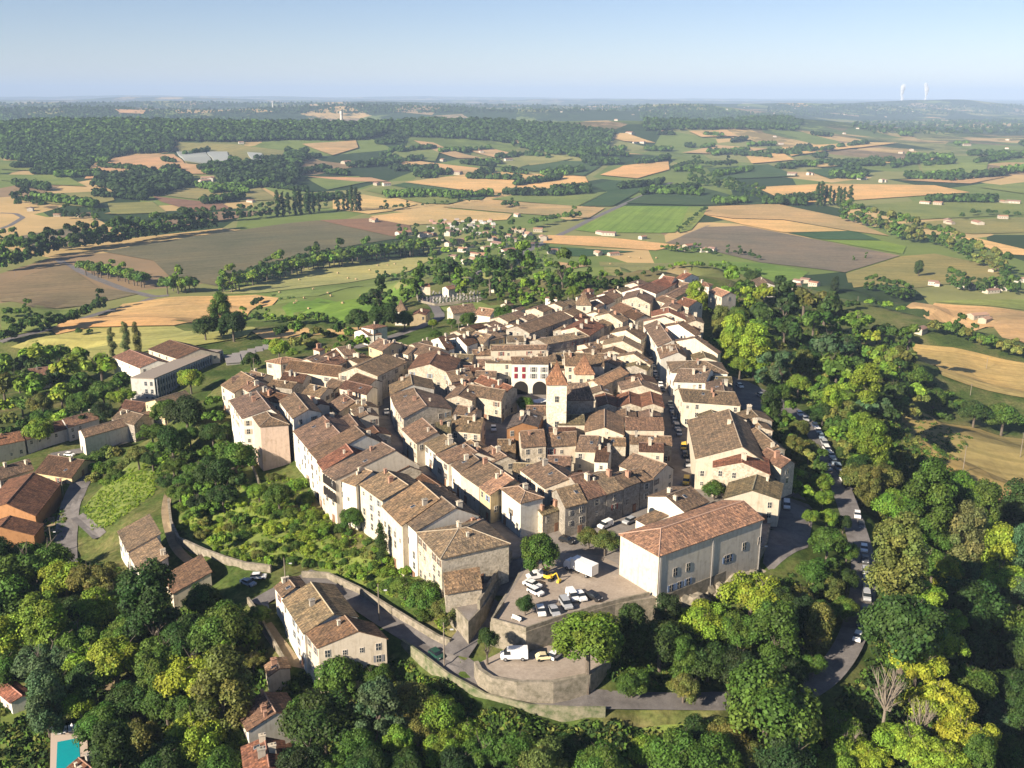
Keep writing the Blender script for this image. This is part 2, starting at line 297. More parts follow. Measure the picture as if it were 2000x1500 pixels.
# ------------------------------------------------------------ mesh helpers
def mesh(name, V, Fs, mats=None, mi=None, uv=None, smooth=False):
    me = bpy.data.meshes.new(name); me.from_pydata([tuple(map(float, v)) for v in V], [], [tuple(map(int, f)) for f in Fs])
    for m in (mats or []): me.materials.append(m)
    if mi is not None: me.polygons.foreach_set('material_index', np.array(mi, dtype=np.int32))
    if uv is not None:
        l = me.uv_layers.new(name='UVMap'); l.data.foreach_set('uv', np.array(uv, dtype=np.float32).ravel())
    if smooth: me.polygons.foreach_set('use_smooth', np.ones(len(me.polygons), bool))
    me.update(); return me
def fastmesh(name, V, F4, mats, tint=None, smooth=False):
    """V (n,3), F4 (m,k) arrays"""
    V = np.ascontiguousarray(V, dtype=np.float32); F4 = np.ascontiguousarray(F4, dtype=np.int32); k = F4.shape[1]
    me = bpy.data.meshes.new(name); me.vertices.add(len(V)); me.vertices.foreach_set('co', V.ravel())
    me.loops.add(F4.size); me.loops.foreach_set('vertex_index', F4.ravel())
    me.polygons.add(len(F4)); me.polygons.foreach_set('loop_start', np.arange(0, F4.size, k, dtype=np.int32)); me.polygons.foreach_set('loop_total', np.full(len(F4), k, dtype=np.int32))
    for m in mats: me.materials.append(m)
    if smooth: me.polygons.foreach_set('use_smooth', np.ones(len(F4), bool))
    me.update(calc_edges=True)
    if tint is not None:
        a = me.attributes.new('tint', 'FLOAT_COLOR', 'FACE'); t = np.ones((len(F4), 4), np.float32); t[:, :3] = tint; a.data.foreach_set('color', t.ravel())
    return me
def ob(name, me, parent=None, loc=None, color=None, rz=0, scale=None, label=None, cat=None, group=None, kind=None):
    o = bpy.data.objects.new(name, me); COL.objects.link(o)
    if parent: o.parent = parent
    if loc is not None: o.location = [float(v) for v in loc]
    if rz: o.rotation_euler = (0, 0, rz)
    if scale is not None: o.scale = (scale,)*3 if isinstance(scale, (int, float)) else scale
    if color is not None: o.color = (*color, 1)
    for k, v in (('label', label), ('category', cat), ('group', group), ('kind', kind)):
        if v: o[k] = v
    return o
def box(V, Fs, c, s, rz=0.0, mi=None, m=0, taper=1.0):
    n = len(V); cs, sn = math.cos(rz), math.sin(rz)
    for z in (-1, 1):
        t = taper if z > 0 else 1
        for x, y in ((-1, -1), (1, -1), (1, 1), (-1, 1)):
            X = x*s[0]/2*t; Y = y*s[1]/2*t; V.append((c[0]+X*cs-Y*sn, c[1]+X*sn+Y*cs, c[2]+z*s[2]/2))
    Fs += [(n+3, n+2, n+1, n), (n+4, n+5, n+6, n+7), (n, n+1, n+5, n+4), (n+1, n+2, n+6, n+5), (n+2, n+3, n+7, n+6), (n+3, n, n+4, n+7)]
    if mi is not None: mi += [m]*6
def boxme(name, c, s, m, taper=1.0):
    V, Fs = [], []; box(V, Fs, c, s, taper=taper); return mesh(name, V, Fs, [m])
def tube(V, Fs, p0, p1, r0, r1, n=7):
    p0 = Vector(p0); p1 = Vector(p1); d = (p1-p0).normalized(); a = d.orthogonal().normalized(); b_ = d.cross(a); k = len(V)
    for p, r in ((p0, r0), (p1, r1)):
        for i in range(n):
            t = 2*math.pi*i/n; V.append(tuple(p+a*r*math.cos(t)+b_*r*math.sin(t)))
    for i in range(n): Fs.append((k+i, k+(i+1) % n, k+n+(i+1) % n, k+n+i))
    Fs.append(tuple(k+n+i for i in range(n)))
# ------------------------------------------------------------ ground
angs = np.radians(np.concatenate([np.arange(-46, 46.01, .3)])); rr = [40]
while rr[-1] < 44000: rr.append(rr[-1]*1.0135+.15)
rr = np.array(rr)
A, Q = np.meshgrid(angs, rr, indexing='ij'); X = Q*np.sin(A); Y = Q*np.cos(A); Z = H(X.ravel(), Y.ravel()).reshape(X.shape)
na, nr = X.shape; idx = np.arange(na*nr).reshape(na, nr)
F4 = np.stack([idx[:-1, :-1], idx[1:, :-1], idx[1:, 1:], idx[:-1, 1:]], -1).reshape(-1, 4)[:, ::-1]
ob('ground', fastmesh('ground', np.stack([X, Y, Z], -1).reshape(-1, 3), F4, [M_GROUND], smooth=True), kind='structure', label='rolling ground round the hilltop town')
def clip(poly, ax, v, keep_ge):
    out = []; n = len(poly)
    for i in range(n):
        a = poly[i]; b = poly[(i+1) % n]; ia = (a[ax] >= v) if keep_ge else (a[ax] <= v); ib = (b[ax] >= v) if keep_ge else (b[ax] <= v)
        if ia: out.append(a)
        if ia != ib:
            t = (v-a[ax])/(b[ax]-a[ax]); out.append((a[0]+(b[0]-a[0])*t, a[1]+(b[1]-a[1])*t))
    return out
def drape(poly, cell, off, fn=H):
    xs = [p[0] for p in poly]; ys = [p[1] for p in poly]; V = []; Fs = []
    x = math.floor(min(xs)/cell)*cell
    while x < max(xs):
        c1 = clip(clip(poly, 0, x, True), 0, x+cell, False)
        if len(c1) > 2:
            y = math.floor(min(p[1] for p in c1)/cell)*cell; ym = max(p[1] for p in c1)
            while y < ym:
                c2 = clip(clip(c1, 1, y, True), 1, y+cell, False); c3 = []
                for p in c2:
                    if not c3 or abs(p[0]-c3[-1][0])+abs(p[1]-c3[-1][1]) > 1e-4: c3.append(p)
                if len(c3) > 2:
                    n = len(V); V += c3; Fs.append(tuple(range(n, n+len(c3))))
                y += cell
        x += cell
    V = np.array(V); z = fn(V[:, 0], V[:, 1])+off
    return np.column_stack([V, z]), Fs
def sheet(name, poly, cell, off, m, color=None, ang=0.0, **kw):
    V, Fs = drape(poly, cell, off); c, s = math.cos(ang), math.sin(ang)
    o0 = V.mean(0); uv = [(float(V[i, 0]*c+V[i, 1]*s), float(-V[i, 0]*s+V[i, 1]*c)) for f in Fs for i in f]
    V = V-o0
    return ob(name, mesh(name, V, Fs, [m], uv=uv), loc=o0, color=color, kind='structure', **kw)
WH, TN, BR, RB, OL, HA, GR, DG, BG, GB, OG = (.60, .40, .185), (.48, .32, .17), (.23, .17, .11), (.24, .14, .095), (.24, .235, .095), (.35, .325, .13), (.185, .235, .07), (.06, .105, .045), (.17, .25, .05), (.20, .165, .125), (.15, .145, .085)
FIELDS = [
 ('ploughed_field', OG, .5, '200,492 330,470 560,437 620,431 780,466 700,478 560,505 425,560 330,540 300,510'), ('bare_field', RB, .5, '622,431 720,427 800,440 805,455 782,466'),
 ('stubble_field', BR, .4, '0,555 125,515 190,560 270,575 160,598 60,600 0,590'), ('wheat_field', WH, .2, '100,645 240,595 330,582 500,577 545,583 480,622 340,637 180,640 110,655'),
 ('hay_field', HA, .2, '20,680 110,656 180,642 340,639 500,642 480,660 300,690 210,700 80,692'), ('hay_field', HA, .3, '425,575 600,520 760,505 850,503 800,530 600,562 520,572'),
 ('green_field', GR, .3, '530,574 620,563 830,530 840,541 620,579 540,587'), ('meadow', BG, .3, '550,602 620,583 770,562 830,562 760,600 660,637 560,617'), ('wheat_field', WH, .3, '490,647 600,642 705,642 695,657 560,662'),
 ('stubble_field', TN, .3, '165,351 196,314 259,304 340,302 361,321 427,328 420,341 245,346'), ('hillside_meadow', OL, 1.2, '346,279 455,283 567,297 560,318 434,326 361,319'),
 ('meadow', GR, .3, '0,315 55,315 75,335 0,332'), ('meadow', GR, .3, '0,342 125,342 168,365 100,362 0,353'), ('meadow', OL, .3, '80,380 215,374 224,392 165,405 80,398'), ('meadow', OL, .3, '210,398 298,395 326,416 217,420'),
 ('bare_field', RB, .3, '298,384 434,398 452,409 378,414 315,395'), ('meadow', OL, .3, '343,372 385,363 508,367 543,391 430,396 315,382'), ('meadow', GR, .3, '510,365 560,362 600,378 560,388'),
 ('ploughed_field', GB, .3, '25,465 120,447 215,455 200,475 60,480'), ('wheat_field', TN, .3, '590,283 695,276 700,290 650,305'), ('bare_field', BR, .3, '215,446 320,430 430,414 540,413 480,424 330,446'),
 ('wheat_field', WH, .1, '790,357 955,335 1143,346 1150,360 1080,374 965,378 930,376'), ('maize_field', DG, .1, '765,363 790,358 955,380 940,391 909,391'), ('green_field', GR, .1, '713,373 765,364 908,392 874,400 825,398'),
 ('wheat_field', WH, .1, '650,388 710,381 815,400 765,413 720,419 650,409'), ('wheat_field', WH, .2, '723,423 860,407 1000,419 990,430 860,437 800,441 740,430'), ('stubble_field', TN, .2, '862,405 955,392 1182,407 1150,427 1000,417'),
 ('green_field', GR, .6, '958,390 1021,379 1185,376 1128,404'), ('maize_field', DG, .6, '1132,404 1187,376 1157,363 1196,353 1280,357 1196,404'), ('maize_field', DG, .5, '1222,398 1305,361 1350,363 1390,372 1495,400 1350,402'),
 ('green_field', BG, 1.3, '1122,450 1219,403 1368,404 1348,425 1318,455 1290,456 1160,455'), ('wheat_field', WH, .1, '1060,475 1070,460 1175,463 1330,480 1280,490'), ('maize_field', DG, .1, '1060,482 1175,488 1240,492 1140,502 1090,500'),
 ('hay_field', OL, .1, '1170,512 1350,516 1350,530 1180,528'), ('stubble_field', TN, .1, '1090,512 1154,520 1105,530'), ('wheat_field', WH, .1, '775,318 800,313 972,334 909,342 825,335'),
 ('wheat_field', TN, .1, '912,293 958,290 996,300 965,309'), ('stubble_field', TN, .1, '808,276 846,280 947,311 895,311'), ('green_field', GR, .1, '786,286 860,294 850,317 760,305'), ('meadow', OL, .1, '1000,295 1119,311 1035,325'),
 ('green_field', DG, .1, '1000,332 1077,315 1180,318 1140,345'), ('wheat_field', WH, .1, '1172,343 1217,325 1305,315 1308,332 1245,350'), ('wheat_field', WH, .1, '1161,262 1224,262 1280,281 1220,278'), ('stubble_field', TN, .1, '940,269 1000,270 1028,285'),
 ('wheat_field', TN, -.2, '1374,420 1384,404 1517,399 1650,427 1737,462 1660,452 1531,430 1430,427'), ('wheat_field', WH, -.2, '1378,421 1430,428 1531,431 1655,452 1531,455 1454,440'),
 ('ploughed_field', GB, -.3, '1300,475 1377,444 1454,442 1758,500 1650,533 1489,514 1370,486'), ('green_field', DG, -.2, '1538,456 1667,451 1720,470 1600,468'), ('green_field', BG, -.2, '1602,469 1722,471 1770,482 1763,497'),
 ('green_field', BG, -.2, '1384,510 1496,515 1580,532 1440,535'), ('meadow', OL, -.2, '1652,535 1760,501 1825,496 1947,521 1954,545 1790,563 1667,563'), ('wheat_field', WH, 0, '1475,367 1615,360 1825,363 1895,377 1685,391 1545,398'),
 ('green_field', GR, 0, '1674,403 1895,385 2000,395 2010,420 1790,430'), ('wheat_field', WH, -.3, '1881,465 1912,467 2010,490 2010,500 1958,497'), ('wheat_field', TN, -.3, '1769,601 1825,593 2010,611 2010,680 1940,640'),
 ('green_field', GR, -.2, '1825,590 2010,585 2010,608'), ('wheat_field', (.46, .34, .13), -.4, '1780,672 1860,680 2010,712 2010,780 1840,735'), ('dry_grass_field', (.30, .235, .10), -.3, '1760,810 1850,830 2010,860 2030,1005 1900,965 1800,900'),
 ('wheat_field', WH, .1, '1527,290 1685,280 1755,281 1545,307'), ('wheat_field', WH, .1, '1457,307 1527,300 1552,314 1468,321'), ('wheat_field', WH, 0, '1559,321 1650,318 1825,309 1820,315 1600,328'),
 ('green_field', DG, 0, '1573,333 1664,326 1690,340 1620,350'), ('green_field', GR, 0, '1797,321 1930,318 1923,346 1807,346'), ('wheat_field', TN, 0, '1755,353 1874,347 1965,346 1895,360'), ('green_field', GR, -.1, '1912,367 2010,356 2010,381'),
 ('meadow', GR, .3, '0,600 60,604 150,603 110,640 0,665'), ('green_field', GR, .1, '1345,404 1390,404 1350,450 1325,456'), ('wheat_field', TN, .1, '1330,300 1400,285 1500,292 1440,302'), ('meadow', OL, .1, '1740,440 1830,432 2000,425 2005,455 1900,458'),
 ('wheat_field', WH, .1, '1345,258 1420,256 1440,268 1370,270'), ('stubble_field', TN, .1, '225,217 285,219 280,226 235,224'), ('green_field', DG, .1, '1380,330 1500,322 1560,345 1400,352'), ('meadow', GR, .1, '600,350 700,345 720,356 640,372'), ('stubble_field', TN, .1, '600,346 725,348 760,356 700,356'),
]
for i, (nm, c, ang, s) in enumerate(FIELDS):
    a = np.array(pts(s)); W = Pg(a[:, 0], a[:, 1]); D = W[:, 1].mean(); c = tuple(v*random.uniform(.93, 1.07) for v in c)
    sheet(nm, [tuple(p[:2]) for p in W], max(4, D/55), (.45 if D < 900 else .2)+(i % 5)*.03+(D/1600)**2*.8, M_FIELD, c, ang)
# lawns and small open ground near the town
for nm, m, s in (('lawn', M_GRASS, '0,1345 40,1335 60,1400 45,1500 0,1500'), ('grass_slope', M_GRASS, '165,990 230,925 300,905 300,960 255,1000 215,1025 180,1030'), ('grass_slope', M_GRASS, '345,990 460,930 500,915 520,980 600,1020 700,1080 790,1140 840,1190 700,1140 560,1090 430,1080 355,1045'),
                 ('lawn', M_GRASS, '860,600 940,590 1010,595 960,602 880,612'), ('shaded_lot', M_ASPH, '1512,975 1560,955 1592,1000 1578,1070 1505,1118 1490,1100'), ('mansion_lot', M_ASPH, '1430,735 1460,745 1545,790 1520,815 1450,800 1435,775'), ('dry_bank', M_DRY, '60,1035 105,1000 112,1060 80,1090'), ('garden_strip', M_DRY, '505,1225 530,1215 575,1275 600,1310 560,1300'), ('grass_bank', M_GRASS, '1240,1420 1400,1400 1520,1420 1430,1470 1260,1470')):
    a = np.array(pts(s)); W = Pg(a[:, 0], a[:, 1]); sheet(nm, [tuple(p[:2]) for p in W], 2.5, .08, m)
def road(name, P3, width, m, off=.15, label=None):
    P3 = np.array(P3, float); out = [P3[0]]
    for a, b in zip(P3[:-1], P3[1:]):
        n = max(1, int(np.linalg.norm(b-a)/3.0))
        for k in range(1, n+1): out.append(a+(b-a)*k/n)
    Pm = np.array(out)
    for _ in range(6): Pm[1:-1] = (Pm[:-2]+Pm[1:-1]*2+Pm[2:])/4
    T = np.gradient(Pm[:, :2], axis=0); T /= np.linalg.norm(T, axis=1, keepdims=True)+1e-9; Nn = np.stack([-T[:, 1], T[:, 0]], 1)
    V = []; Fs = []; K = 4
    for k in range(K+1):
        t = (k/K-.5)*width; xy = Pm[:, :2]+Nn*t; z = np.maximum(Pm[:, 2], H(xy[:, 0], xy[:, 1]))+off
        V.append(np.column_stack([xy, z]))
    V = np.concatenate(V); n = len(Pm)
    for k in range(K):
        for i in range(n-1): Fs.append((k*n+i, k*n+i+1, (k+1)*n+i+1, (k+1)*n+i))
    V[:, 2] = np.where(np.isnan(V[:, 2]), 0, V[:, 2])
    ob(name, mesh(name, V, Fs, [m]), kind='structure', label=label); return Pm
def groundpts(s):
    a = np.array(pts(s)); return Pg(a[:, 0], a[:, 1])
PW_ALL = PW; PW = []
bend = groundpts('590,1122 650,1145 720,1188 770,1222 830,1255 870,1285 897,1310 920,1335 955,1357 1010,1368 1080,1370 1150,1368 1300,1370 1400,1372 1500,1372 1570,1362 1630,1308 1668,1245 1688,1150 1685,1080 1660,1000 1630,920 1600,860 1560,805 1500,780 1452,762')
PW = PW_ALL; bend = road('road', bend, 5.8, M_ASPH)
ramp_pts = [Pz(1045, 1070, 0), Pz(1020, 1100, 0), Pz(997, 1128, -1.0), Pz(975, 1160, -2.2), Pz(945, 1200, -3.8), Pz(915, 1240, -5.2), Pz(888, 1280, -6)]
road('road', ramp_pts, 6.0, M_ASPH, off=.12)
road('lane', groundpts('170,925 150,955 138,990 130,1030 127,1070 128,1110 135,1150'), 6.5, M_ASPH)
road('lane', groundpts('150,1010 175,1030 195,1050'), 4, M_ASPH)
road('lane', groundpts('500,1180 540,1150 600,1130'), 4.5, M_ASPH)
road('lane', groundpts('218,1300 214,1350 212,1400'), 3.4, M_DRY)
road('footpath', groundpts('330,960 322,1000 330,1040 345,1080 380,1105'), 2.6, M_DRY)
road('road', groundpts('112,506 125,515 190,545 250,568 300,580 330,577'), 9, M_ASPH); road('road', groundpts('0,668 60,652 110,640 200,610 260,596 300,582'), 8, M_ASPH)
road('road', groundpts('1312,356 1270,375 1205,405 1150,430 1120,446 1070,470 1010,500 930,540 880,575'), 10, M_ASPH)
road('road', groundpts('690,680 760,660 820,640 860,620 850,600 835,588 860,575'), 6, M_ASPH); road('lane', groundpts('100,890 160,880 230,870 300,852'), 6, M_ASPH)
road('road', groundpts('0,416 30,417 45,425 20,440 0,447'), 8, M_ASPH); road('lane', groundpts('1310,478 1340,458 1385,440'), 5, M_DRY)
road('lane', groundpts('210,772 250,768 262,780 300,790'), 9, M_ASPH)
# lots of paving as platforms with retaining walls
def wallring(name, P, z0, z1, th, m, label, closed=True, cat='wall', group=None, color=(.5, .45, .37)):
    """a wall of real thickness along the polyline P, from z0 to z1 (numbers or lists)"""
    P = np.array(P, float)[:, :2]; n = len(P); V = []; Fs = []
    z0 = np.broadcast_to(z0, n); z1 = np.broadcast_to(z1, n)
    T = np.zeros_like(P)
    for i in range(n):
        a = P[i-1] if (closed or i > 0) else P[i]; b = P[(i+1) % n] if (closed or i < n-1) else P[i]; T[i] = b-a
    T /= np.linalg.norm(T, axis=1, keepdims=True)+1e-9; Nn = np.stack([-T[:, 1], T[:, 0]], 1)*th/2
    o0 = np.array([*P.mean(0), float(min(z0))])
    for i in range(n):
        for s, z in ((-1, z0[i]), (1, z0[i]), (1, z1[i]), (-1, z1[i])): q = P[i]+Nn[i]*s; V.append((q[0]-o0[0], q[1]-o0[1], z-o0[2]))
    for i in range(n if closed else n-1):
        a = i*4; b = ((i+1) % n)*4
        for k in range(4): Fs.append((a+k, b+k, b+(k+1) % 4, a+(k+1) % 4))
    if not closed: Fs += [(0, 1, 2, 3), ((n-1)*4+3, (n-1)*4+2, (n-1)*4+1, (n-1)*4)]
    return ob(name, mesh(name, V, Fs, [m]), loc=o0, label=label, cat=cat, group=group, color=color)
for (n_, z, poly), (nm, m) in zip(PW, (('street_paving', M_PAVE), ('parking_lot', M_GRAVEL))):
    V, Fs = drape(poly, 6, 0, fn=lambda x, y, z=z: np.full(np.shape(x), z)); ob(nm, mesh(nm, V, Fs, [m]), kind='structure')
    lo = H(np.array([p[0] for p in poly]), np.array([p[1] for p in poly]))
    up = [z-.03 if n_ == 'town' else z+.7]*len(poly)
    if n_ == 'lot': poly = poly[:7]; lo = lo[:7]; up = up[:7]
    wallring('rampart_wall' if n_ == 'town' else 'retaining_wall', poly, np.minimum(lo, z-1.5)-2, up, .9, M_RAMP, 'old stone rampart wall around the edge of the hilltop town' if n_ == 'town' else 'curved stone wall round the small lot with the white van', closed=n_ == 'town')
car_lot = [Pz(a, b, 0)[:2] for a, b in pts('1040,1095 1014,1132 983,1180 966,1212 1027,1228 1110,1199 1200,1174 1268,1160 1235,1130 1205,1100 1170,1085 1100,1080')]
V, Fs = drape(car_lot, 6, 0, fn=lambda x, y: np.full(np.shape(x), .05)); ob('parking_lot', mesh('lot2', V, Fs, [M_GRAVEL]), kind='structure')
def wl(s, z, h, label, th=.5, m=M_RAMP, below=1.0, **kw):
    a = pts(s)
    if z is None: W = groundpts(s); P = W[:, :2]; z0 = W[:, 2]-below; z1 = W[:, 2]+h
    else: P = [Pz(x, y, z)[:2] for x, y in a]; z0 = z-below; z1 = z+h
    return wallring('stone_wall', P, z0, z1, th, m, label, closed=False, **kw)
wl('983,1180 961,1214 1027,1232 1110,1203 1200,1178 1268,1163', .05, .85, 'low stone parapet along the front edge of the upper car park', .45, below=.1)
wl('998,1088 965,1140 935,1190', 0, 2.2, 'high stone wall beside the sloping street under the corner house', .6, below=3)
inv_ = CM.inverted(); OUT = []
for i in range(1, len(bend)-1):
    c_ = inv_ @ Vector(bend[i]); px_ = 1000+c_.x/-c_.z*F_PX; t_ = bend[i+1]-bend[i-1]; n_ = np.array([t_[1], -t_[0]])/np.hypot(t_[0], t_[1])
    if n_[1] > 0 and px_ < 900: n_ = n_*1
    if 800 < px_ < 1240 and bend[i][1] < 260: OUT.append((bend[i][0]+n_[0]*3.35, bend[i][1]+n_[1]*3.35, bend[i][2]))
OUT = OUT[::2]; oz = np.array([p[2] for p in OUT]); wallring('stone_wall', [p[:2] for p in OUT], oz-6, oz+.95, .5, M_IVY, 'ivy-grown parapet wall on the outer side of the road bend', closed=False)
wl('590,1128 640,1130 700,1158 760,1195 820,1232 858,1255 880,1262', None, 1.7, 'long rubble retaining wall above the lower road below the gardens', .6)
wl('330,985 335,1030 350,1062 400,1085 440,1100 480,1112 530,1118', None, 2.0, 'long pale stone wall running down the garden slope', .7)
wl('485,1178 505,1205 520,1235 540,1270 560,1305', None, 1.6, 'narrow stone garden wall left of the three-roofed house', .5)
wl('440,930 490,905 505,945', None, 1.4, 'broken dry-stone terrace wall below the tall tower house', .5); wl('345,965 400,955 440,975', None, 1.2, 'short terrace wall in the upper garden slope', .5)
wl('595,925 640,985 668,1010', None, 4.5, 'buttressed stone wall under the arcaded house', .8); wl('810,566 818,590 850,598 900,592 950,585', None, 1.6, 'pale wall around the cemetery', .5)
wl('920,600 1000,640', None, 0.0, 'low wall beside the cemetery lane', .4)
# ------------------------------------------------------------ shared small parts
def window_mesh(w_, h, frame=(.75, .7, .6)):
    V, Fs, mi = [], [], []
    box(V, Fs, (0, -.03, h/2), (w_+.24, .08, h+.24), mi=mi, m=0); box(V, Fs, (0, -.075, h/2), (w_, .05, h), mi=mi, m=1)
    box(V, Fs, (0, -.11, h/2), (.07, .03, h), mi=mi, m=0); box(V, Fs, (0, -.11, h*.5), (w_, .028, .06), mi=mi, m=0)
    return mesh('window', V, Fs, [M_COL, M_GLASS], mi)
WIN = [window_mesh(.95, 1.5), window_mesh(.7, 1.0), window_mesh(1.1, 1.8)]
SHUT = boxme('shutter', (0, -.05, .75), (.48, .06, 1.55), M_COL)
DOORM = []
V, Fs, mi = [], [], []; box(V, Fs, (0, -.04, 1.15), (1.35, .08, 2.3), mi=mi, m=0); box(V, Fs, (0, -.09, 1.05), (1.0, .05, 2.1), mi=mi, m=1)
DOOR = mesh('door', V, Fs, [M_PLAST, M_COL], mi)
V, Fs = [], []; box(V, Fs, (0, 0, .55), (.75, 1.15, 2.1)); box(V, Fs, (0, 0, 1.66), (.95, 1.35, .14)); box(V, Fs, (0, -.25, 1.84), (.28, .28, .22)); box(V, Fs, (0, .25, 1.84), (.28, .28, .22))
CHIM = mesh('chimney', V, Fs, [M_PLAST])
V, Fs = [], []; box(V, Fs, (0, 0, .3), (.55, .55, 1.9)); box(V, Fs, (0, 0, 1.3), (.7, .7, .12))
CHIM2 = mesh('chimney', V, Fs, [M_PLAST])
V, Fs, mi = [], [], []; box(V, Fs, (0, 0, .02), (.9, 1.2, .12), mi=mi, m=0); box(V, Fs, (0, 0, .09), (.72, 1.0, .04), mi=mi, m=1)
SKYL = mesh('skylight', V, Fs, [M_COL, M_GLASS], mi)
ARCH_V = []
def arch_mesh(w_, h, d=.12):
    n = 10; prof = [(-w_/2, 0), (w_/2, 0), (w_/2, h-w_/2)]+[(w_/2*math.cos(math.pi*k/n), h-w_/2+w_/2*math.sin(math.pi*k/n)) for k in range(1, n)]+[(-w_/2, h-w_/2)]
    k = len(prof); V = [(x, 0.03, z) for x, z in prof]+[(x, -d, z) for x, z in prof]
    Fs = [tuple(range(k, 2*k))]+[(i, (i+1) % k, k+(i+1) % k, k+i) for i in range(k)]
    return V, Fs
def archobj(w_, h, m, name='arch', d=.12):
    V, Fs = arch_mesh(w_, h, d); return mesh(name, V, Fs, [m])
M_OPENSHADE = mat('painted_opening_shade', (.02, .017, .015), .9)  # near-black colour for solid panels, painting in the shade of arch depths
ARCH_BIG = archobj(6.2, 5.0, M_OPENSHADE, 'arch'); ARCH_S = archobj(1.3, 2.4, M_GLASS, 'window'); ARCH_M = archobj(2.4, 4.0, M_GLASS, 'window')
ROOFC = dict(gr=(.235, .19, .15), br=(.25, .165, .115), tn=(.33, .235, .165), rd=(.34, .125, .075), og=(.55, .27, .155), dk=(.15, .095, .07), rb=(.27, .13, .09), sl=(.15, .14, .145), or_=(.46, .20, .11), gn=(.20, .19, .12))
ROOFC['og'] = (.45, .30, .21); ROOFC['tn'] = (.30, .24, .175); ROOFC['rd'] = (.29, .15, .105); ROOFC['rb'] = (.25, .165, .12); ROOFC['br'] = (.245, .19, .14); ROOFC['or_'] = (.27, .15, .10)
ROOFC = {k: tuple(v*f_ for v, f_ in zip(tuple(.8*v+.16*sum(c)/3 for v in c), (.96, .90, .84))) for k, c in ROOFC.items()}
RN = dict(gr='weathered grey-brown tiled', br='brown tiled', tn='mottled tan tiled', rd='red tiled', og='new orange tiled', dk='dark brown tiled', rb='red-brown tiled', sl='grey slate', gn='mossy tiled', or_='rust-orange tiled')
WALLC = dict(cr=(.64, .56, .44), wh=(.76, .72, .62), st=(.56, .50, .40), gs=(.38, .35, .30), ye=(.62, .50, .30), oc=(.40, .21, .10), pk=(.60, .46, .36), gy=(.46, .44, .41), hl=(.60, .54, .44))
WN = dict(cr='cream plaster', wh='whitewashed', st='pale rubble stone', gs='grey stone', ye='yellow plaster', oc='orange rendered', pk='pinkish plaster', gy='grey rendered', hl='beige rendered')
SHC = [(.26, .09, .07), (.20, .20, .21), (.16, .11, .08), (.22, .27, .33), (.45, .42, .36), (.14, .08, .06), (.50, .44, .32), (.16, .12, .10)]
def lerp(a, b, t): return a+(b-a)*t
NH = [0]; inv0 = CM.inverted()
def house_raw(Q, ze, zb, rc, wc, where): return house(['R', ze, zb, '', rc, wc, '', where, '', Q])
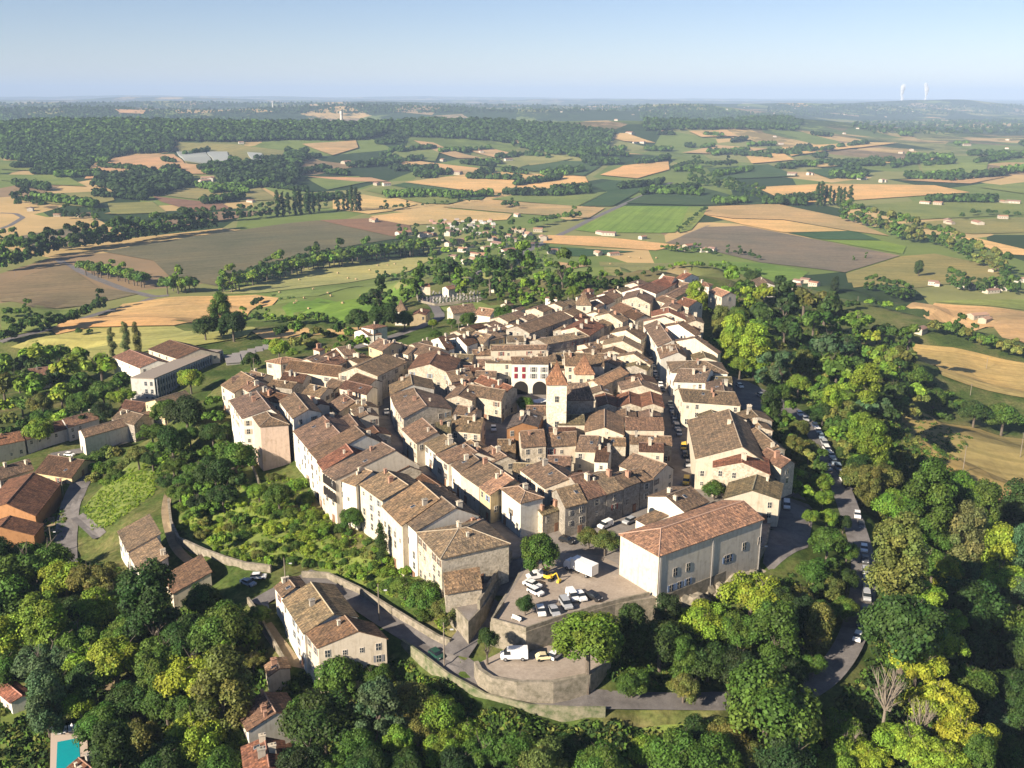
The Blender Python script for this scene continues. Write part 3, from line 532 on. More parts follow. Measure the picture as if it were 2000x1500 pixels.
def house(spec):
    typ, ze, zb, kb, rc, wc, ps, where = spec[:8]; opt = spec[8] if len(spec) > 8 else ''
    P = pts(ps) if ps else []; ze = float(ze); slope = .33; hip = [0, 0]; t = .5
    if typ == 'R': Qd = spec[9]; typ = 'G'; t = .5; rise = min(2.2, slope*np.linalg.norm(Qd[3]-Qd[0])/2)
    elif typ in 'GS':
        e1, e2 = Pz(*P[0], ze)[:2], Pz(*P[1], ze)[:2]; rise = 2.0
        ed = (e2-e1)/np.linalg.norm(e2-e1); nn = np.array([-ed[1], ed[0]])
        for _ in range(6):
            r2 = Pz(*P[2], ze+rise)[:2]; h = r2-e2; hp = float(h@nn); hq = float(h@ed); hq = max(-abs(hp)*.3, min(abs(hp)*.3, hq)); rise = slope*abs(hp)
            if rise > 5.5: rise = 5.5
        h = nn*hp+ed*hq; kb = float(kb) if kb else (0.0 if typ == 'S' else 1.0)
        back = h*(1+kb); Qd = [e1, e2, e2+back, e1+back]; t = 1/(1+kb)
        if typ == 'S': kb = 0
    elif typ == 'F':
        cL, cR = Pz(*P[0], ze)[:2], Pz(*P[1], ze)[:2]; wd = np.linalg.norm(cR-cL); rise = slope*wd/2
        if rise > 5: rise = 5
        mid = (cL+cR)/2; far = Pz(*P[2], ze+rise)[:2]; d = far-mid; ed = (cR-cL)/wd; nn = np.array([-ed[1], ed[0]]); dp = float(d@nn); dq = float(d@ed); dq = max(-abs(dp)*.45, min(abs(dp)*.45, dq))
        dp = max(dp, 3.0) if dp > 0 else min(dp, -3.0); dp = max(-26, min(26, dp)); d = nn*dp+ed*dq
        Qd = [cR, cR+d, cL+d, cL]
    else:                                         # H hip, B flat, T tower
        c1, c2, c3 = (Pz(*p, ze)[:2] for p in P[:3]); c4 = c1+c3-c2
        if np.linalg.norm(c3-c2) >= np.linalg.norm(c1-c2): Qd = [c2, c3, c4, c1]
        else: Qd = [c1, c2, c3, c4]
        L = np.linalg.norm(Qd[1]-Qd[0]); Wd = np.linalg.norm(Qd[3]-Qd[0]); rise = slope*Wd/2
        f = min(.5, Wd/2/L); hip = [f, f]
        if typ == 'H':
            if 'l' in opt: hip[1] = 0
            if 'r' in opt: hip[0] = 0
    for o in opt.split():
        if o.startswith('rise='): rise = float(o[5:])
    Qd = [np.array(q) for q in Qd]; cen = sum(Qd)/4
    gz = G(np.array([q[0] for q in Qd]), np.array([q[1] for q in Qd])); zb = float(zb) if zb not in ('', None) else float(min(gz))-.4
    zb = min(zb, ze-2.2); base = np.array([cen[0], cen[1], zb]); NH[0] += 1
    size = 'big' if np.linalg.norm(Qd[1]-Qd[0])*np.linalg.norm(Qd[3]-Qd[0]) > 170 else ('small' if np.linalg.norm(Qd[1]-Qd[0])*np.linalg.norm(Qd[3]-Qd[0]) < 60 else '')
    nm = 'house'; cat = 'house'; lab = next((l for l in (f'{WN[wc]} house with {RN[rc]} roof, {where}', f'{WN[wc]} house, {where}', f'house, {where}') if len(l.split()) <= 16), where)
    for o in opt.split():
        if o.startswith('name='): nm = o[5:]; cat = nm.replace('_', ' '); lab = where
    root = ob(nm, None, loc=base, label=lab, cat=cat, group=None); root.empty_display_size = 2
    def L3(xy, z): return (xy[0]-base[0], xy[1]-base[1], z-base[2])
    # ridge and walls
    Ra, Rb = lerp(Qd[0], Qd[3], t), lerp(Qd[1], Qd[2], t); ra, rb = lerp(Ra, Rb, hip[0]), lerp(Rb, Ra, hip[1]); zr = ze+rise
    V, Fs = [], []
    for q in Qd: V.append(L3(q, zb))
    for q in Qd: V.append(L3(q, ze))
    Fs += [(0, 1, 5, 4), (2, 3, 7, 6)] if typ != 'S' else [(0, 1, 5, 4)]
    if typ == 'S':
        V += [L3(Qd[2], zr), L3(Qd[3], zr)]; Fs += [(2, 3, 9, 8), (1, 2, 8, 5), (3, 0, 4, 9)]
    elif typ in 'GF' or (typ == 'H' and 0 in hip):
        V += [L3(Ra, zr), L3(Rb, zr)]
        Fs.append((1, 2, 6, 9, 5) if hip[1] == 0 else (1, 2, 6, 5)); Fs.append((3, 0, 4, 8, 7) if hip[0] == 0 else (3, 0, 4, 7))
    else: Fs += [(1, 2, 6, 5), (3, 0, 4, 7)]
    wm = M_STONE if wc in ('st', 'gs') else M_PLAST; jit = random.uniform(.9, 1.06)
    wcol = tuple(v*jit for v in WALLC[wc]); ob('wall', mesh('wall', V, Fs, [wm]), root, color=wcol)
    # roof slab
    oh = .32; th = .2
    def grow(q, c, amt):
        d = q-c; return q+d/np.linalg.norm(d)*amt
    e_ab = (Qd[1]-Qd[0])/np.linalg.norm(Qd[1]-Qd[0]); e_ad = (Qd[3]-Qd[0])/np.linalg.norm(Qd[3]-Qd[0])
    g = .12 if typ in 'GFS' else oh
    q0, q1, q2, q3 = Qd[0]-e_ab*g-e_ad*oh, Qd[1]+e_ab*g-e_ad*oh, Qd[2]+e_ab*g+e_ad*oh, Qd[3]-e_ab*g+e_ad*oh
    s1 = rise/max(.5, np.linalg.norm(Ra-Qd[0])); zl = ze-oh*s1
    V, Fs, uv, kind = [], [], [], []
    if typ == 'B':
        tops = [(q0, ze+.05), (q1, ze+.05), (q2, ze+.05), (q3, ze+.05)]; polys = [[0, 1, 2, 3]]; outline = [0, 1, 2, 3]
    elif typ == 'S':
        tops = [(q0, zl), (q1, zl), (q2, zr+oh*s1*0), (q3, zr)]; polys = [[0, 1, 2, 3]]; outline = [0, 1, 2, 3]
    else:
        a = ra-(e_ab*g if hip[0] == 0 else 0); b = rb+(e_ab*g if hip[1] == 0 else 0)
        tops = [(q0, zl), (q1, zl), (q2, zl), (q3, zl), (a, zr), (b, zr)]
        polys = [[0, 1, 5, 4], [2, 3, 4, 5]]; outline = [0, 1]+([5] if hip[1] == 0 else [])+[2, 3]+([4] if hip[0] == 0 else [])
        if hip[1]: polys.append([1, 2, 5])
        if hip[0]: polys.append([3, 0, 4])
    off = (random.uniform(0, 50), random.uniform(0, 50)); n = len(tops); nsub = 7
    for q, z in tops: V.append(L3(q, z+.1+th*.5))
    for q, z in tops: V.append(L3(q, z+.1-th*.5))
    def uvs(idx):
        a3 = Vector(V[idx[0]]); b3 = Vector(V[idx[1]]); d1 = (b3-a3).normalized(); nn3 = (b3-a3).cross(Vector(V[idx[2]])-a3).normalized(); d2 = nn3.cross(d1)
        return [((Vector(V[i])-a3).dot(d1)+off[0], (Vector(V[i])-a3).dot(d2)+off[1]) for i in idx]
    for p in polys: Fs.append(tuple(p)); uv += uvs(p)
    for i in range(len(outline)):
        a_, b_ = outline[i], outline[(i+1) % len(outline)]; f = (a_, b_, b_+n, a_+n); Fs.append(f); uv += [(0, 0), (1, 0), (1, .2), (0, .2)]
    for p in polys: f = tuple(i+n for i in reversed(p)); Fs.append(f); uv += [(0, 0)]*len(f)
    rj = random.uniform(.86, 1.16); rcol = tuple(v*rj*random.uniform(.95, 1.05) for v in ROOFC[rc])
    roof = ob('roof', mesh('roof', V, Fs, [M_ROOF if typ != 'B' else M_COL], uv=uv), root, color=rcol)
    # ridge tiles
    if typ in 'GFH' and np.linalg.norm(rb-ra) > 1.5:
        V, Fs = [], []; tube(V, Fs, L3(ra, zr+.22), L3(rb, zr+.22), .16, .16, 6)
        if hip[0]:
            for q in (q0, q3): tube(V, Fs, L3(ra, zr+.22), L3(q, zl+.22), .13, .13, 5)
        if hip[1]:
            for q in (q1, q2): tube(V, Fs, L3(rb, zr+.22), L3(q, zl+.22), .13, .13, 5)
        ob('ridge', mesh('ridge', V, Fs, [M_COL]), roof, color=tuple(min(.6, v*1.5) for v in rcol))
    D = float(np.linalg.norm(cen)); rnd = random.Random(NH[0]*17)
    if typ not in 'B' and 'nochim' not in opt:
        for k in range(rnd.choice([0, 1, 1, 2, 2, 3]) if D < 420 else rnd.choice([0, 1, 1])):
            f = rnd.uniform(.06, .94); gq = rnd.uniform(.55, .95)*t if rnd.random() < .8 else t+(1-t)*.3
            hh = rise*(gq/t if gq <= t else (1-gq)/(1-t)); p = lerp(lerp(Qd[0], Qd[1], f), lerp(Qd[3], Qd[2], f), gq)
            if hip != [0, 0]: f = .5; p = lerp(lerp(Qd[0], Qd[1], f), lerp(Qd[3], Qd[2], f), gq)
            ob('chimney', CHIM if rnd.random() < .6 else CHIM2, roof, loc=L3(p, ze+hh-.1), rz=math.atan2(e_ab[1], e_ab[0]), color=rnd.choice([WALLC['st'], WALLC['cr'], WALLC['gs'], WALLC['st'], (.40, .24, .17)]), scale=rnd.uniform(.8, 1.2))
        if rnd.random() < .4 and D < 400 and hip == [0, 0]:
            f = rnd.uniform(.2, .8); gq = t*rnd.uniform(.3, .7); p = lerp(lerp(Qd[0], Qd[1], f), lerp(Qd[3], Qd[2], f), gq)
            o = ob('skylight', SKYL, roof, loc=L3(p, ze+rise*gq/t+.22), color=(.3, .3, .32)); o.rotation_euler = (math.atan(s1)*1.0, 0, math.atan2(e_ab[1], e_ab[0]))
    # windows and doors on the walls that can be seen
    if 'nowin' not in opt:
        cols = (.12, .25, .52) if 'blue shutters' in where else rnd.choice(SHC); sides = [(Qd[0], Qd[1]), (Qd[1], Qd[2]), (Qd[2], Qd[3]), (Qd[3], Qd[0])]
        for a, b in sides:
            d = b-a; L = np.linalg.norm(d); d = d/L; nrm = np.array([d[1], -d[0]]); mid = (a+b)/2
            if nrm@(mid-cen) < 0: nrm = -nrm
            if nrm@(-mid)/np.linalg.norm(mid) < .12 or L < 3: continue
            ncol = max(1, int(L/rnd.uniform(2.7, 3.6))); gl = float(G(mid[0:1]+nrm[0]*.8, mid[1:2]+nrm[1]*.8)[0]); gl = max(gl, zb)
            st = min(4, int((ze-gl)/2.7)); rz = math.atan2(nrm[1], nrm[0])+math.pi/2
            if D > 460: st = min(st, 1); ncol = min(ncol, 4)
            for s in range(st):
                zz = ze-2.25-s*2.75
                if zz < gl+.5 and s > 0: continue
                for c in range(ncol):
                    if rnd.random() < .42: continue
                    p = lerp(a, b, (c+.5)/ncol)+nrm*.02; wi = WIN[0 if s < 2 else 2] if rnd.random() < .75 else WIN[1]
                    wo = ob('window', wi, root, loc=L3(p, zz), rz=rz, color=(.66, .6, .5))
                    if wi is WIN[0] and D < 400 and rnd.random() < .5 and 'noshut' not in opt:
                        for sx in (-.84, .84): ob('shutter', SHUT, wo, loc=(sx, 0, 0), color=cols)
            if D < 400 and gl > zb-.5 and ncol > 1:
                p = lerp(a, b, .5/ncol+rnd.randint(0, ncol-1)/ncol*.9)+nrm*.03
                ob('door', DOOR, root, loc=L3(p, gl), rz=rz, color=(.25, .14, .09))
    return root, Qd, base
HOUSES = []
def HS(txt):
    for ln in txt.strip().splitlines():
        if ln.strip(): HOUSES.append([a.strip() for a in ln.split('|')])
HS('''
G|8.5|-8|.35|gr|wh|449,782 474,818 532,803|behind the ivy-clad buttress at the western end of the ramparts
H|9|-6||gr|pk|490,808 508,833 563,829|tall as a tower at the western corner of the ramparts, one big blank wall|nochim nowin
G|11|-8|.8|gr|wh|546,783 573,818 601,799|just right of the tall blank-walled corner house
G|7.8|-8|.9|gr|wh|574,842 604,878 664,847|long bare front with a wide chimney, third along the ramparts
G|7.8|-8|.5|gr|wh|604,880 622,900 713,850|one deep sloping roof, fourth along the ramparts
G|8|-8|.5|rd|cr|620,902 633,920 690,885|patched with red tiles beside a pair of square chimneys
G|8|-8|.4|gr|cr|631,921 655,938 772,880|with two storeys of arched loggias above the gardens|noshut
G|7.5|-8|.5|tn|wh|664,938 695,949 728,922|with a single shuttered window above the gardens, right of the loggias
G|7.8|-8|.8|tn|cr|703,946 747,978 798,949|with a sunken roof terrace above the garden slope
G|7.8|-8|.7|tn|cr|747,988 786,1027 859,976|with wooden balconies hanging over the garden slope
G|8|-8|.6|gr|wh|788,1014 814,1038 890,993|with tall brown shutters and a twin chimney near the end of the ramparts
H|8.2|-8||tn|st|816,1041 862,1091 994,1062|hipped corner house at the top of the sloping street
S|3.6|-1||tn|st|870,1160 941,1148 936,1110|low lean-to under the hipped corner house|nochim nowin
G|8.5|-1|1|tn|wh|761,752 763,771 803,739|at the top of the curved row behind the two round trees
G|8.5|-1|1.1|gr|wh|763,771 770,790 819,781|second in the curved row behind the two round trees
G|8.5|-1|1.1|tn|st|770,791 788,818 829,788|with a row of pigeon holes in its stone gable, curved row
G|7.5|-1|.3|gr|cr|786,838 814,866 854,844|below the stone gable with pigeon holes
S|7.5|-1||gn|st|852,853 881,850 879,822|small dark roof wedged in the middle of the curved row
G|7|-1|.3|gr|wh|830,866 853,886 891,868|short whitewashed one at the bend of the curved street
G|7.5|-1|.7|gr|cr|853,888 876,906 932,884|before the white step in the shutter-lined street
G|7.5|-1|.5|gr|wh|882,908 900,924 935,898|a narrow bright front in the shutter-lined street
G|7.8|-1|.5|gr|cr|900,925 936,950 983,922|with blue shutters in the narrow street
G|7.8|-1|.4|og|ye|937,951 958,967 1004,937|between the blue shutters and the white corner house
H|9.2|-1||tn|wh|980,955 1017,983 1060,972|four-sided corner house at the mouth of the narrow street
S|5.5|-1||gn|st|1060,1007 1099,994 1090,984|low two-window house beside the four-sided corner house
F|9|-1||rb|st|797,722 882,731 858,684|wide stone gable with a red strip of roof, centre of the old town
G|7.5|-1|.8|tn|cr|882,747 926,738 931,716|low cream one right of the wide stone gable
G|8.5|-1|.7|rd|st|927,745 988,768 993,754|long bright red slope beside the market square
G|8|-1|.6|br|st|904,770 979,783 987,767|brown slope directly below the long red one by the market square
F|8|-1||tn|st|866,781 922,783 921,747|stone gable left of the long brown slope by the market square
G|7.5|-1|.8|br|st|884,812 922,820 930,800|half hidden between the curved row and the market lane
G|7.5|-1|.6|br|st|880,840 938,846 944,808|with one tall pale chimney left of the market lane
G|7|-1|.6|gr|st|930,884 960,905 990,892|narrow back building behind the shutter-lined street
G|8|-1|.8|gr|cr|1016,917 1065,954 1112,936|great plain roof behind the four-sided corner house
G|9|-1|.8|br|st|1019,874 1066,870 1062,834|with two skylights and a white side wall below the church tower
G|8|-1|.8|br|cr|1068,873 1125,869 1127,845|long low front just under the church tower
G|8|-1|.8|gr|cr|1124,881 1162,882 1170,845|right of the long low front under the church tower
G|5|-1|.8|br|cr|972,884 1007,884 1006,861|tiny open-fronted one by the parked white car in the market lane
F|9|-1||sl|oc|990,838 1050,834 1033,800|orange gable left of the church tower|noshut
G|11|-1|.8|gr|cr|949,708 998,709 997,686|with pale yellow shutters on the north side of the square
G|11.5|-1|.8|br|wh|999,710 1071,711 1070,677|arcaded, with dark red shutters, facing the square|nowin
G|9|-1|.8|dk|pk|1071,722 1103,722 1103,694|in shade between the two arcaded houses
G|11.5|-1|.8|br|cr|1104,714 1180,715 1178,676|behind the small orange-roofed turret of the square|noshut
G|9|-1|.8|tn|cr|965,677 1072,675 1060,654|broad pyramid-like roof behind the arcaded houses
G|8.5|-1|.9|gr|gs|1034,651 1118,620 1095,607|very long roof with a row of attic windows
G|9|-1|.9|rd|st|1151,656 1180,637 1156,619|bright red roof at the curve of the upper street
G|9|-1|.9|tn|gs|1068,673 1150,658 1118,638|left of the bright red roof at the curve of the upper street
G|8.5|-1|.9|gr|ye|958,665 986,659 967,638|with a large bare yellow side wall
F|8.5|-1||dk|wh|842,664 872,684 862,650|white gable with a brick chimney
F|8.5|-1||dk|wh|878,662 912,676 900,645|second white gable behind the brick chimney
G|8|-1|.9|tn|cr|912,664 944,672 960,650|with tall paired chimneys north of the white gables
G|8.5|-1|.8|gn|st|847,700 893,702 908,677|grey slope above the red-striped stone gable
G|8.5|-1|.8|gr|cr|800,688 846,700 862,680|left neighbour of the grey slope above the stone gable
G|8.5|-1|.8|gr|cr|758,681 797,693 806,680|courtyard side, behind the high blank yellow wall
G|11|-1|.9|br|ye|720,676 747,686 767,670|high blank yellow wall in the northern quarter
G|9.5|-1|.8|tn|st|737,735 794,707 753,690|large roof with shuttered front and arches on the western street
G|8|-1|.9|rb|cr|642,721 677,705 666,693|red-brown roof in the north-western lanes
G|7.5|-1|.8|rb|cr|557,723 660,736 668,720|long low cream one in the north-western quarter
G|6.5|-1|.8|dk|cr|545,745 590,751 600,738|low stone outbuilding in front of the long low cream one
G|8|-1|.7|dk|cr|663,758 716,771 722,757|dark double roof left of the two round trees
G|8.5|-1|.7|dk|cr|680,743 717,757 726,740|upper dark roof left of the two round trees
G|6.5|-1|.8|br|st|629,757 652,765 668,746|little one with tall chimneys in the north-western lanes
F|7.5|-1||rb|cr|624,698 650,698 656,683|red gable among the north-western lanes
G|7.5|-1|.9|gr|cr|672,694 698,691 684,675|with a white parapet among the north-western lanes
H|6|-12||og|cr|520,706 548,711 588,703|orange hipped roof at the foot of the north-western quarter
H|5|-14||rd|cr|612,682 624,686 634,682|tiny red hipped one beside the yellow-green tree
G|6.5|-6|.7|tn|cr|432,752 458,768 490,737|wide pale wall west of the ramparts terrace
G|5.5|-6|.8|br|cr|475,740 505,748 520,733|small one behind the western terrace
G|6|-3|.8|gr|cr|457,764 505,757 500,744|long low one joined to the back of the ramparts row
G|7|-1|.9|br|cr|590,768 625,776 640,760|in the dark yard behind the ramparts row
G|6|-1|.8|gr|st|640,790 662,806 690,782|curved stone stair building left of the two round trees
G|7.5|-1|.5|br|cr|650,826 668,850 700,832|in the shade between the ramparts row and the two round trees
G|6.5|-1|.6|dk|st|700,900 760,930 800,912|long dark roof on the shaded side of the ramparts row
G|6.5|-1|.6|dk|st|800,945 850,980 875,960|dark roof with a row of pale chimneys on the narrow street
G|6.5|-1|.5|dk|st|880,1020 930,1050 955,1030|shaded roof behind the hipped corner house
''')
HS('''
S|12|-1||gr|gs|1108,781 1160,781 1148,754|grey stone nave of the church right of its tower|name=church_nave nochim nowin rise=4
F|8|-1||rd|st|1169,794 1206,795 1181,768|left red gable of the chapel row|name=chapel nochim nowin
F|8|-1||rd|st|1207,795 1252,795 1228,765|middle red gable of the chapel row|name=chapel nochim nowin
F|8|-1||rd|st|1253,795 1296,796 1270,765|right red gable of the chapel row|name=chapel nochim nowin
F|7.5|-1||tn|cr|1143,844 1218,850 1181,800|tile-speckled gable in front of the chapel|nochim
S|8|-1||br|cr|1222,839 1297,840 1295,803|speckled brown church aisle with an arched door beside the main street|name=church_aisle nochim nowin
G|7.5|-1|.6|dk|wh|1161,901 1187,902 1192,874|white gable end below the church aisle
G|7.5|-1|.5|gr|cr|1210,910 1276,934 1303,908|long roof beside the main street below the church
G|8|-1|.8|rb|gs|1147,976 1184,965 1151,921|smooth red-brown roof with two tall chimneys above the lower street
G|8|-1|.8|tn|gs|1185,965 1217,955 1189,920|striped pinkish roof above the lower street
G|8|-1|.8|gr|gs|1218,953 1250,941 1227,920|with a climbing plant by its door in the lower street
G|7.5|-1|.8|br|gs|1251,943 1275,936 1247,916|with a garage door where the lower street meets the main street
G|8|-1|.5|tn|gs|1104,992 1146,981 1128,946|with pale stone window frames at the left end of the lower street
F|8|-1||gr|st|1215,762 1292,768 1245,738|rough stone gable behind the red chapel gables
G|8|-1|.7|og|st|1174,756 1228,729 1221,713|bright orange-tan slope over a black shadow
F|8|-1||br|st|1205,697 1270,713 1226,682|dark roof above the black shadow, left of the car-lined street
F|8|-1||tn|st|1177,674 1254,687 1207,654|wide pale gable, left of the car-lined street
F|8|-1||br|cr|1192,651 1252,664 1218,632|gable with a stepped roof, left of the car-lined street
F|8|-1||tn|st|1161,618 1216,630 1200,606|stone gable above the bright red roof
F|8|-1||gr|st|1215,586 1270,594 1238,564|large beige gable near the far end of the main street
G|7.5|-1|.8|rb|cr|1192,602 1216,613 1232,600|patchwork of reddish roofs near the far end
G|7.5|-1|.8|dk|cr|1216,614 1240,626 1250,612|dark ridge beside the kink of the main street
F|7|-1||br|wh|1163,578 1196,586 1182,563|bright white gable in the far left cluster
F|7|-1||dk|wh|1150,588 1184,596 1168,573|dark roof with white edge in the far left cluster
F|7|-1||rd|wh|1135,574 1153,575 1152,563|red roof at the outer edge of the far left cluster
F|7|-1||rd|cr|1178,570 1196,577 1192,562|little red one at the back of the far left cluster
G|8|-1|.9|rd|cr|1302,563 1329,549 1302,541|middle of the three red roofs at the far tip of the town
G|8|-1|.9|rb|wh|1281,574 1304,563 1269,551|nearest of the three red roofs at the far tip of the town
G|8|-2|.9|rd|cr|1303,544 1325,547 1331,535|farthest of the three red roofs at the far tip of the town
G|7.5|-2|.9|rd|wh|1320,543 1334,547 1338,538|small white-edged one behind the bell gable
F|6|-3||rd|wh|1242,574 1262,568 1280,556|long white one stretching toward the bell gable
H|7|-3||rb|cr|1352,554 1385,560 1392,556|broad hipped roof by the trees at the far tip of the town
G|7|-1|.9|tn|cr|1315,584 1356,562 1349,553|long tan roof on the far right of the main street
G|7|-1|.9|og|cr|1384,570 1410,580 1420,571|orange roof peeping between the trees at the far tip
G|7.5|-1|.8|rd|cr|1319,592 1345,600 1350,585|stacked red roofs at the wood's edge
F|7.5|-1||tn|st|1290,602 1322,606 1316,589|tan gable before the stacked red roofs
F|7.5|-1||rd|cr|1273,618 1340,626 1305,601|red gable where the main street narrows
F|7.5|-1||gr|cr|1258,628 1338,637 1290,615|flat grey gable just below the red one where the street narrows
F|8|-1||rb|wh|1290,640 1359,657 1309,621|long white gable wall facing the wood
G|8.5|-1|.5|gr|wh|1258,636 1285,677 1308,660|long left slope with a white street front
F|9|-1||gr|cr|1312,668 1402,692 1338,650|big beige gable with two bricked-up white windows|nowin nochim
G|8.5|-1|.5|tn|wh|1284,681 1291,701 1318,674|narrow one before the big beige gable
G|9|-1|.8|tn|cr|1296,693 1329,691 1329,682|small cream penthouse by the main street
H|9|-1||gr|wh|1303,707 1312,727 1421,729|wide hipped roof with a white cornice on the right of the main street
G|9|-1|.8|gr|wh|1316,745 1378,747 1402,731|northern wing of the courtyard mansion
G|9|-1|.6|gr|wh|1379,747 1382,770 1416,771|eastern wing of the courtyard mansion
G|9|-1|.7|gr|cr|1334,784 1446,792 1419,771|southern wing of the courtyard mansion
G|9|-1|.5|tn|cr|1344,821 1360,896 1449,873|huge tan roof on the right of the main street
F|8.5|-1||rd|st|1394,913 1503,927 1448,875|red-tiled gable below the huge tan roof
F|6.5|-1||gn|cr|1414,974 1522,976 1478,928|mossy roof between the bush and the shaded back lane
G|8.5|-1|.6|br|st|1455,846 1500,885 1475,835|irregular dark roofs on the shaded eastern edge
G|8.5|-1|.6|dk|st|1448,815 1470,838 1440,812|with a big square chimney at the eastern edge
G|8|-1|.5|rb|st|1480,890 1526,915 1505,880|stepped reddish roofs at the eastern edge
F|9|-1||gr|wh|1266,970 1336,1000 1349,951|white gable with a tall arched window beside the great orange roof|nowin
G|4.5|-1|.5|gr|wh|1242,1014 1264,1026 1305,1008|low annex in front of the white gable with the arched window|nochim nowin
H|10|-6||og|hl|1212,1044 1287,1086 1490,1014|very large hall with a new orange roof above the car park|name=town_hall nochim nowin l
G|-19|-31|.9|dk|cr|290,682 347,701 399,684|huge dark roof of the gymnasium behind the school slab|name=gymnasium nochim
G|-21|-31|.9|rb|wh|220,697 273,719 316,708|red-brown school canteen left of the gymnasium|name=canteen nochim
G|-21||.9|gr|wh|165,855 300,817 304,806|long pale church with an arched door at the foot of the hill|name=church nochim nowin
G|-23||.9|rb|gy|133,835 193,818 183,806|right part of the long row behind the pale church
G|-24||.9|dk|gy|52,859 132,837 122,823|middle part of the long row behind the pale church
G|-24||.9|rd|cr|-10,872 48,860 38,842|red-roofed left end of the long row behind the pale church
G|-22||.9|gr|gy|0,937 66,917 62,896|greyish long roof at the left edge of the picture
G|-21||.7|dk|ye|68,923 140,934 165,898|broad dark-brown roof right of the greyish long one
F|-20|-31||or_|oc|-38,998 69,1008 65,924|orange-walled barn with one bright and one black roof slope|name=barn nochim nowin
F|-20|-31||or_|oc|-60,1050 66,1046 20,1008|second smaller barn in front of the orange-walled one|name=barn nochim nowin
F|-17||.7|gr|ye|284,786 325,806 362,763|pale yellow gable below the end of the school slab|nochim
G|-20||.8|gr|gs|218,818 262,830 270,808|low one between the long church and the pale yellow gable
G|-22||.8|dk|gs|232,800 275,806 282,786|dark shed at the foot of the school slab
G|-30|-46|.9|rb|cr|50,737 92,732 96,722|red roof peeping out of the wooded western slope
S|-10|-19||tn|wh|231,1038 251,1078 313,1043|upper half of the pair on the lower western slope|nochim
S|-10.5|-19||tn|wh|253,1082 276,1122 328,1088|lower half of the pair on the lower western slope
S|-12|-18||rb|cr|320,1124 338,1160 412,1118|low shed-roofed annex right of the pair on the lower western slope|nochim
G|-3|-11|.9|br|wh|537,1146 553,1167 577,1148|uppermost of the three joined roofs below the gardens
G|-2.5|-12|.8|tn|wh|553,1172 595,1238 652,1201|middle of the three joined roofs below the gardens
G|-2.5|-13|.7|rb|cr|598,1235 622,1266 705,1240|lowest of the three joined roofs below the gardens
G|-10.5|-16|.9|tn|cr|518,1300 525,1322 546,1306|tiny cottage under the three joined roofs
G|-12|-20|.8|rb|wh|462,1386 485,1428 539,1393|with one black slope near the bottom of the picture
G|-13|-23|.8|rd|wh|473,1460 480,1520 526,1500|rusty roof at the bottom edge of the picture
G|-19|-26|.9|or_|cr|112,1516 150,1548 192,1512|orange-roofed pool house at the bottom edge
G|-24|-29|.9|rd|wh|-12,1345 22,1373 44,1360|little white cottage on the lawn at the left edge
H|-8|-17||rb|wh|706,639 729,643 756,637|two-storey one with a porch beside the road to the cemetery
F|-11|-18||rb|wh|692,648 718,655 734,643|low white annex in front of the porch house
F|-12|-18||rd|ye|800,618 831,616 842,601|yellow gable beside the white turret
F|-16|-23||rd|wh|875,605 885,611 893,598|bright gable with a chequered red roof by the cemetery lane
G|-9|-15|.9|br|cr|885,613 930,607 926,596|long brown roof above the round street trees
G|-8|-14|.9|og|wh|926,614 957,618 966,607|orange roof behind the round street trees
F|-6|-12||br|wh|999,607 1015,607 1034,599|brilliant white little gable in the northern gardens
F|-12|-18||br|cr|978,595 992,599 991,588|cream one with twin chimneys in the northern gardens
F|-19|-26||rb|wh|864,562 876,566 886,557|house standing inside the cemetery|
G|-23|-29|.9|rd|cr|818,556 836,556 838,551|red roof left of the cemetery among trees
G|-25|-32|.9|br|cr|955,558 970,560 975,552|brown roof in the dark trees behind the cemetery
G|-6|-12|.9|rb|wh|1065,582 1090,584 1098,573|white-walled one beside the cypresses
G|-9|-16|.9|br|wh|1467,548 1480,560 1490,545|white corner peeping out of the north-eastern wood
''')
built = []
for h in HOUSES: built.append(house(h))
# narrow houses that close the gaps of the old town
FOOT = [[q.copy() for q in Qd] for _, Qd, _ in built]
STREETS = ['1262,625 1268,660 1280,715 1295,765 1312,810 1328,860 1342,915 1335,965 1290,990 1230,1015 1180,1030 1130,1045 1070,1070', '755,765 757,800 765,840 790,880 850,925 900,960 960,1010 1005,1060 1020,1090', '1000,770 985,800 968,840 955,880 960,900', '1360,600 1395,680 1430,740']
SPX = [np.array([Pz(a, b, 0)[:2] for a, b in pts(t)]) for t in STREETS]; SQ = [Pz(a, b, 0)[:2] for a, b in pts('985,770 1150,775 1170,800 1060,840 985,835')]
TWN = [Pz(a, b, 0)[:2] for a, b in pts('480,790 590,850 680,940 760,1010 850,1100 985,1075 1060,1040 1180,1020 1330,965 1490,960 1480,860 1420,800 1410,740 1370,680 1340,620 1350,580 1260,575 1150,600 1010,640 900,680 790,710 650,725 560,760')]
SPX.append(np.array([Pz(a, b, 0)[:2] for a, b in pts('1050,1085 1150,1070 1210,1060')]))
def segd(p, P):
    a = P[:-1]; b = P[1:]; t = np.clip(((p-a)*(b-a)).sum(1)/((b-a)**2).sum(1), 0, 1); return np.min(np.linalg.norm(a+(b-a)*t[:, None]-p, axis=1))
CEN = np.array([sum(f)/4 for f in FOOT]); fr = random.Random(77); nf = 0
xs = [p[0] for p in TWN]; ys = [p[1] for p in TWN]
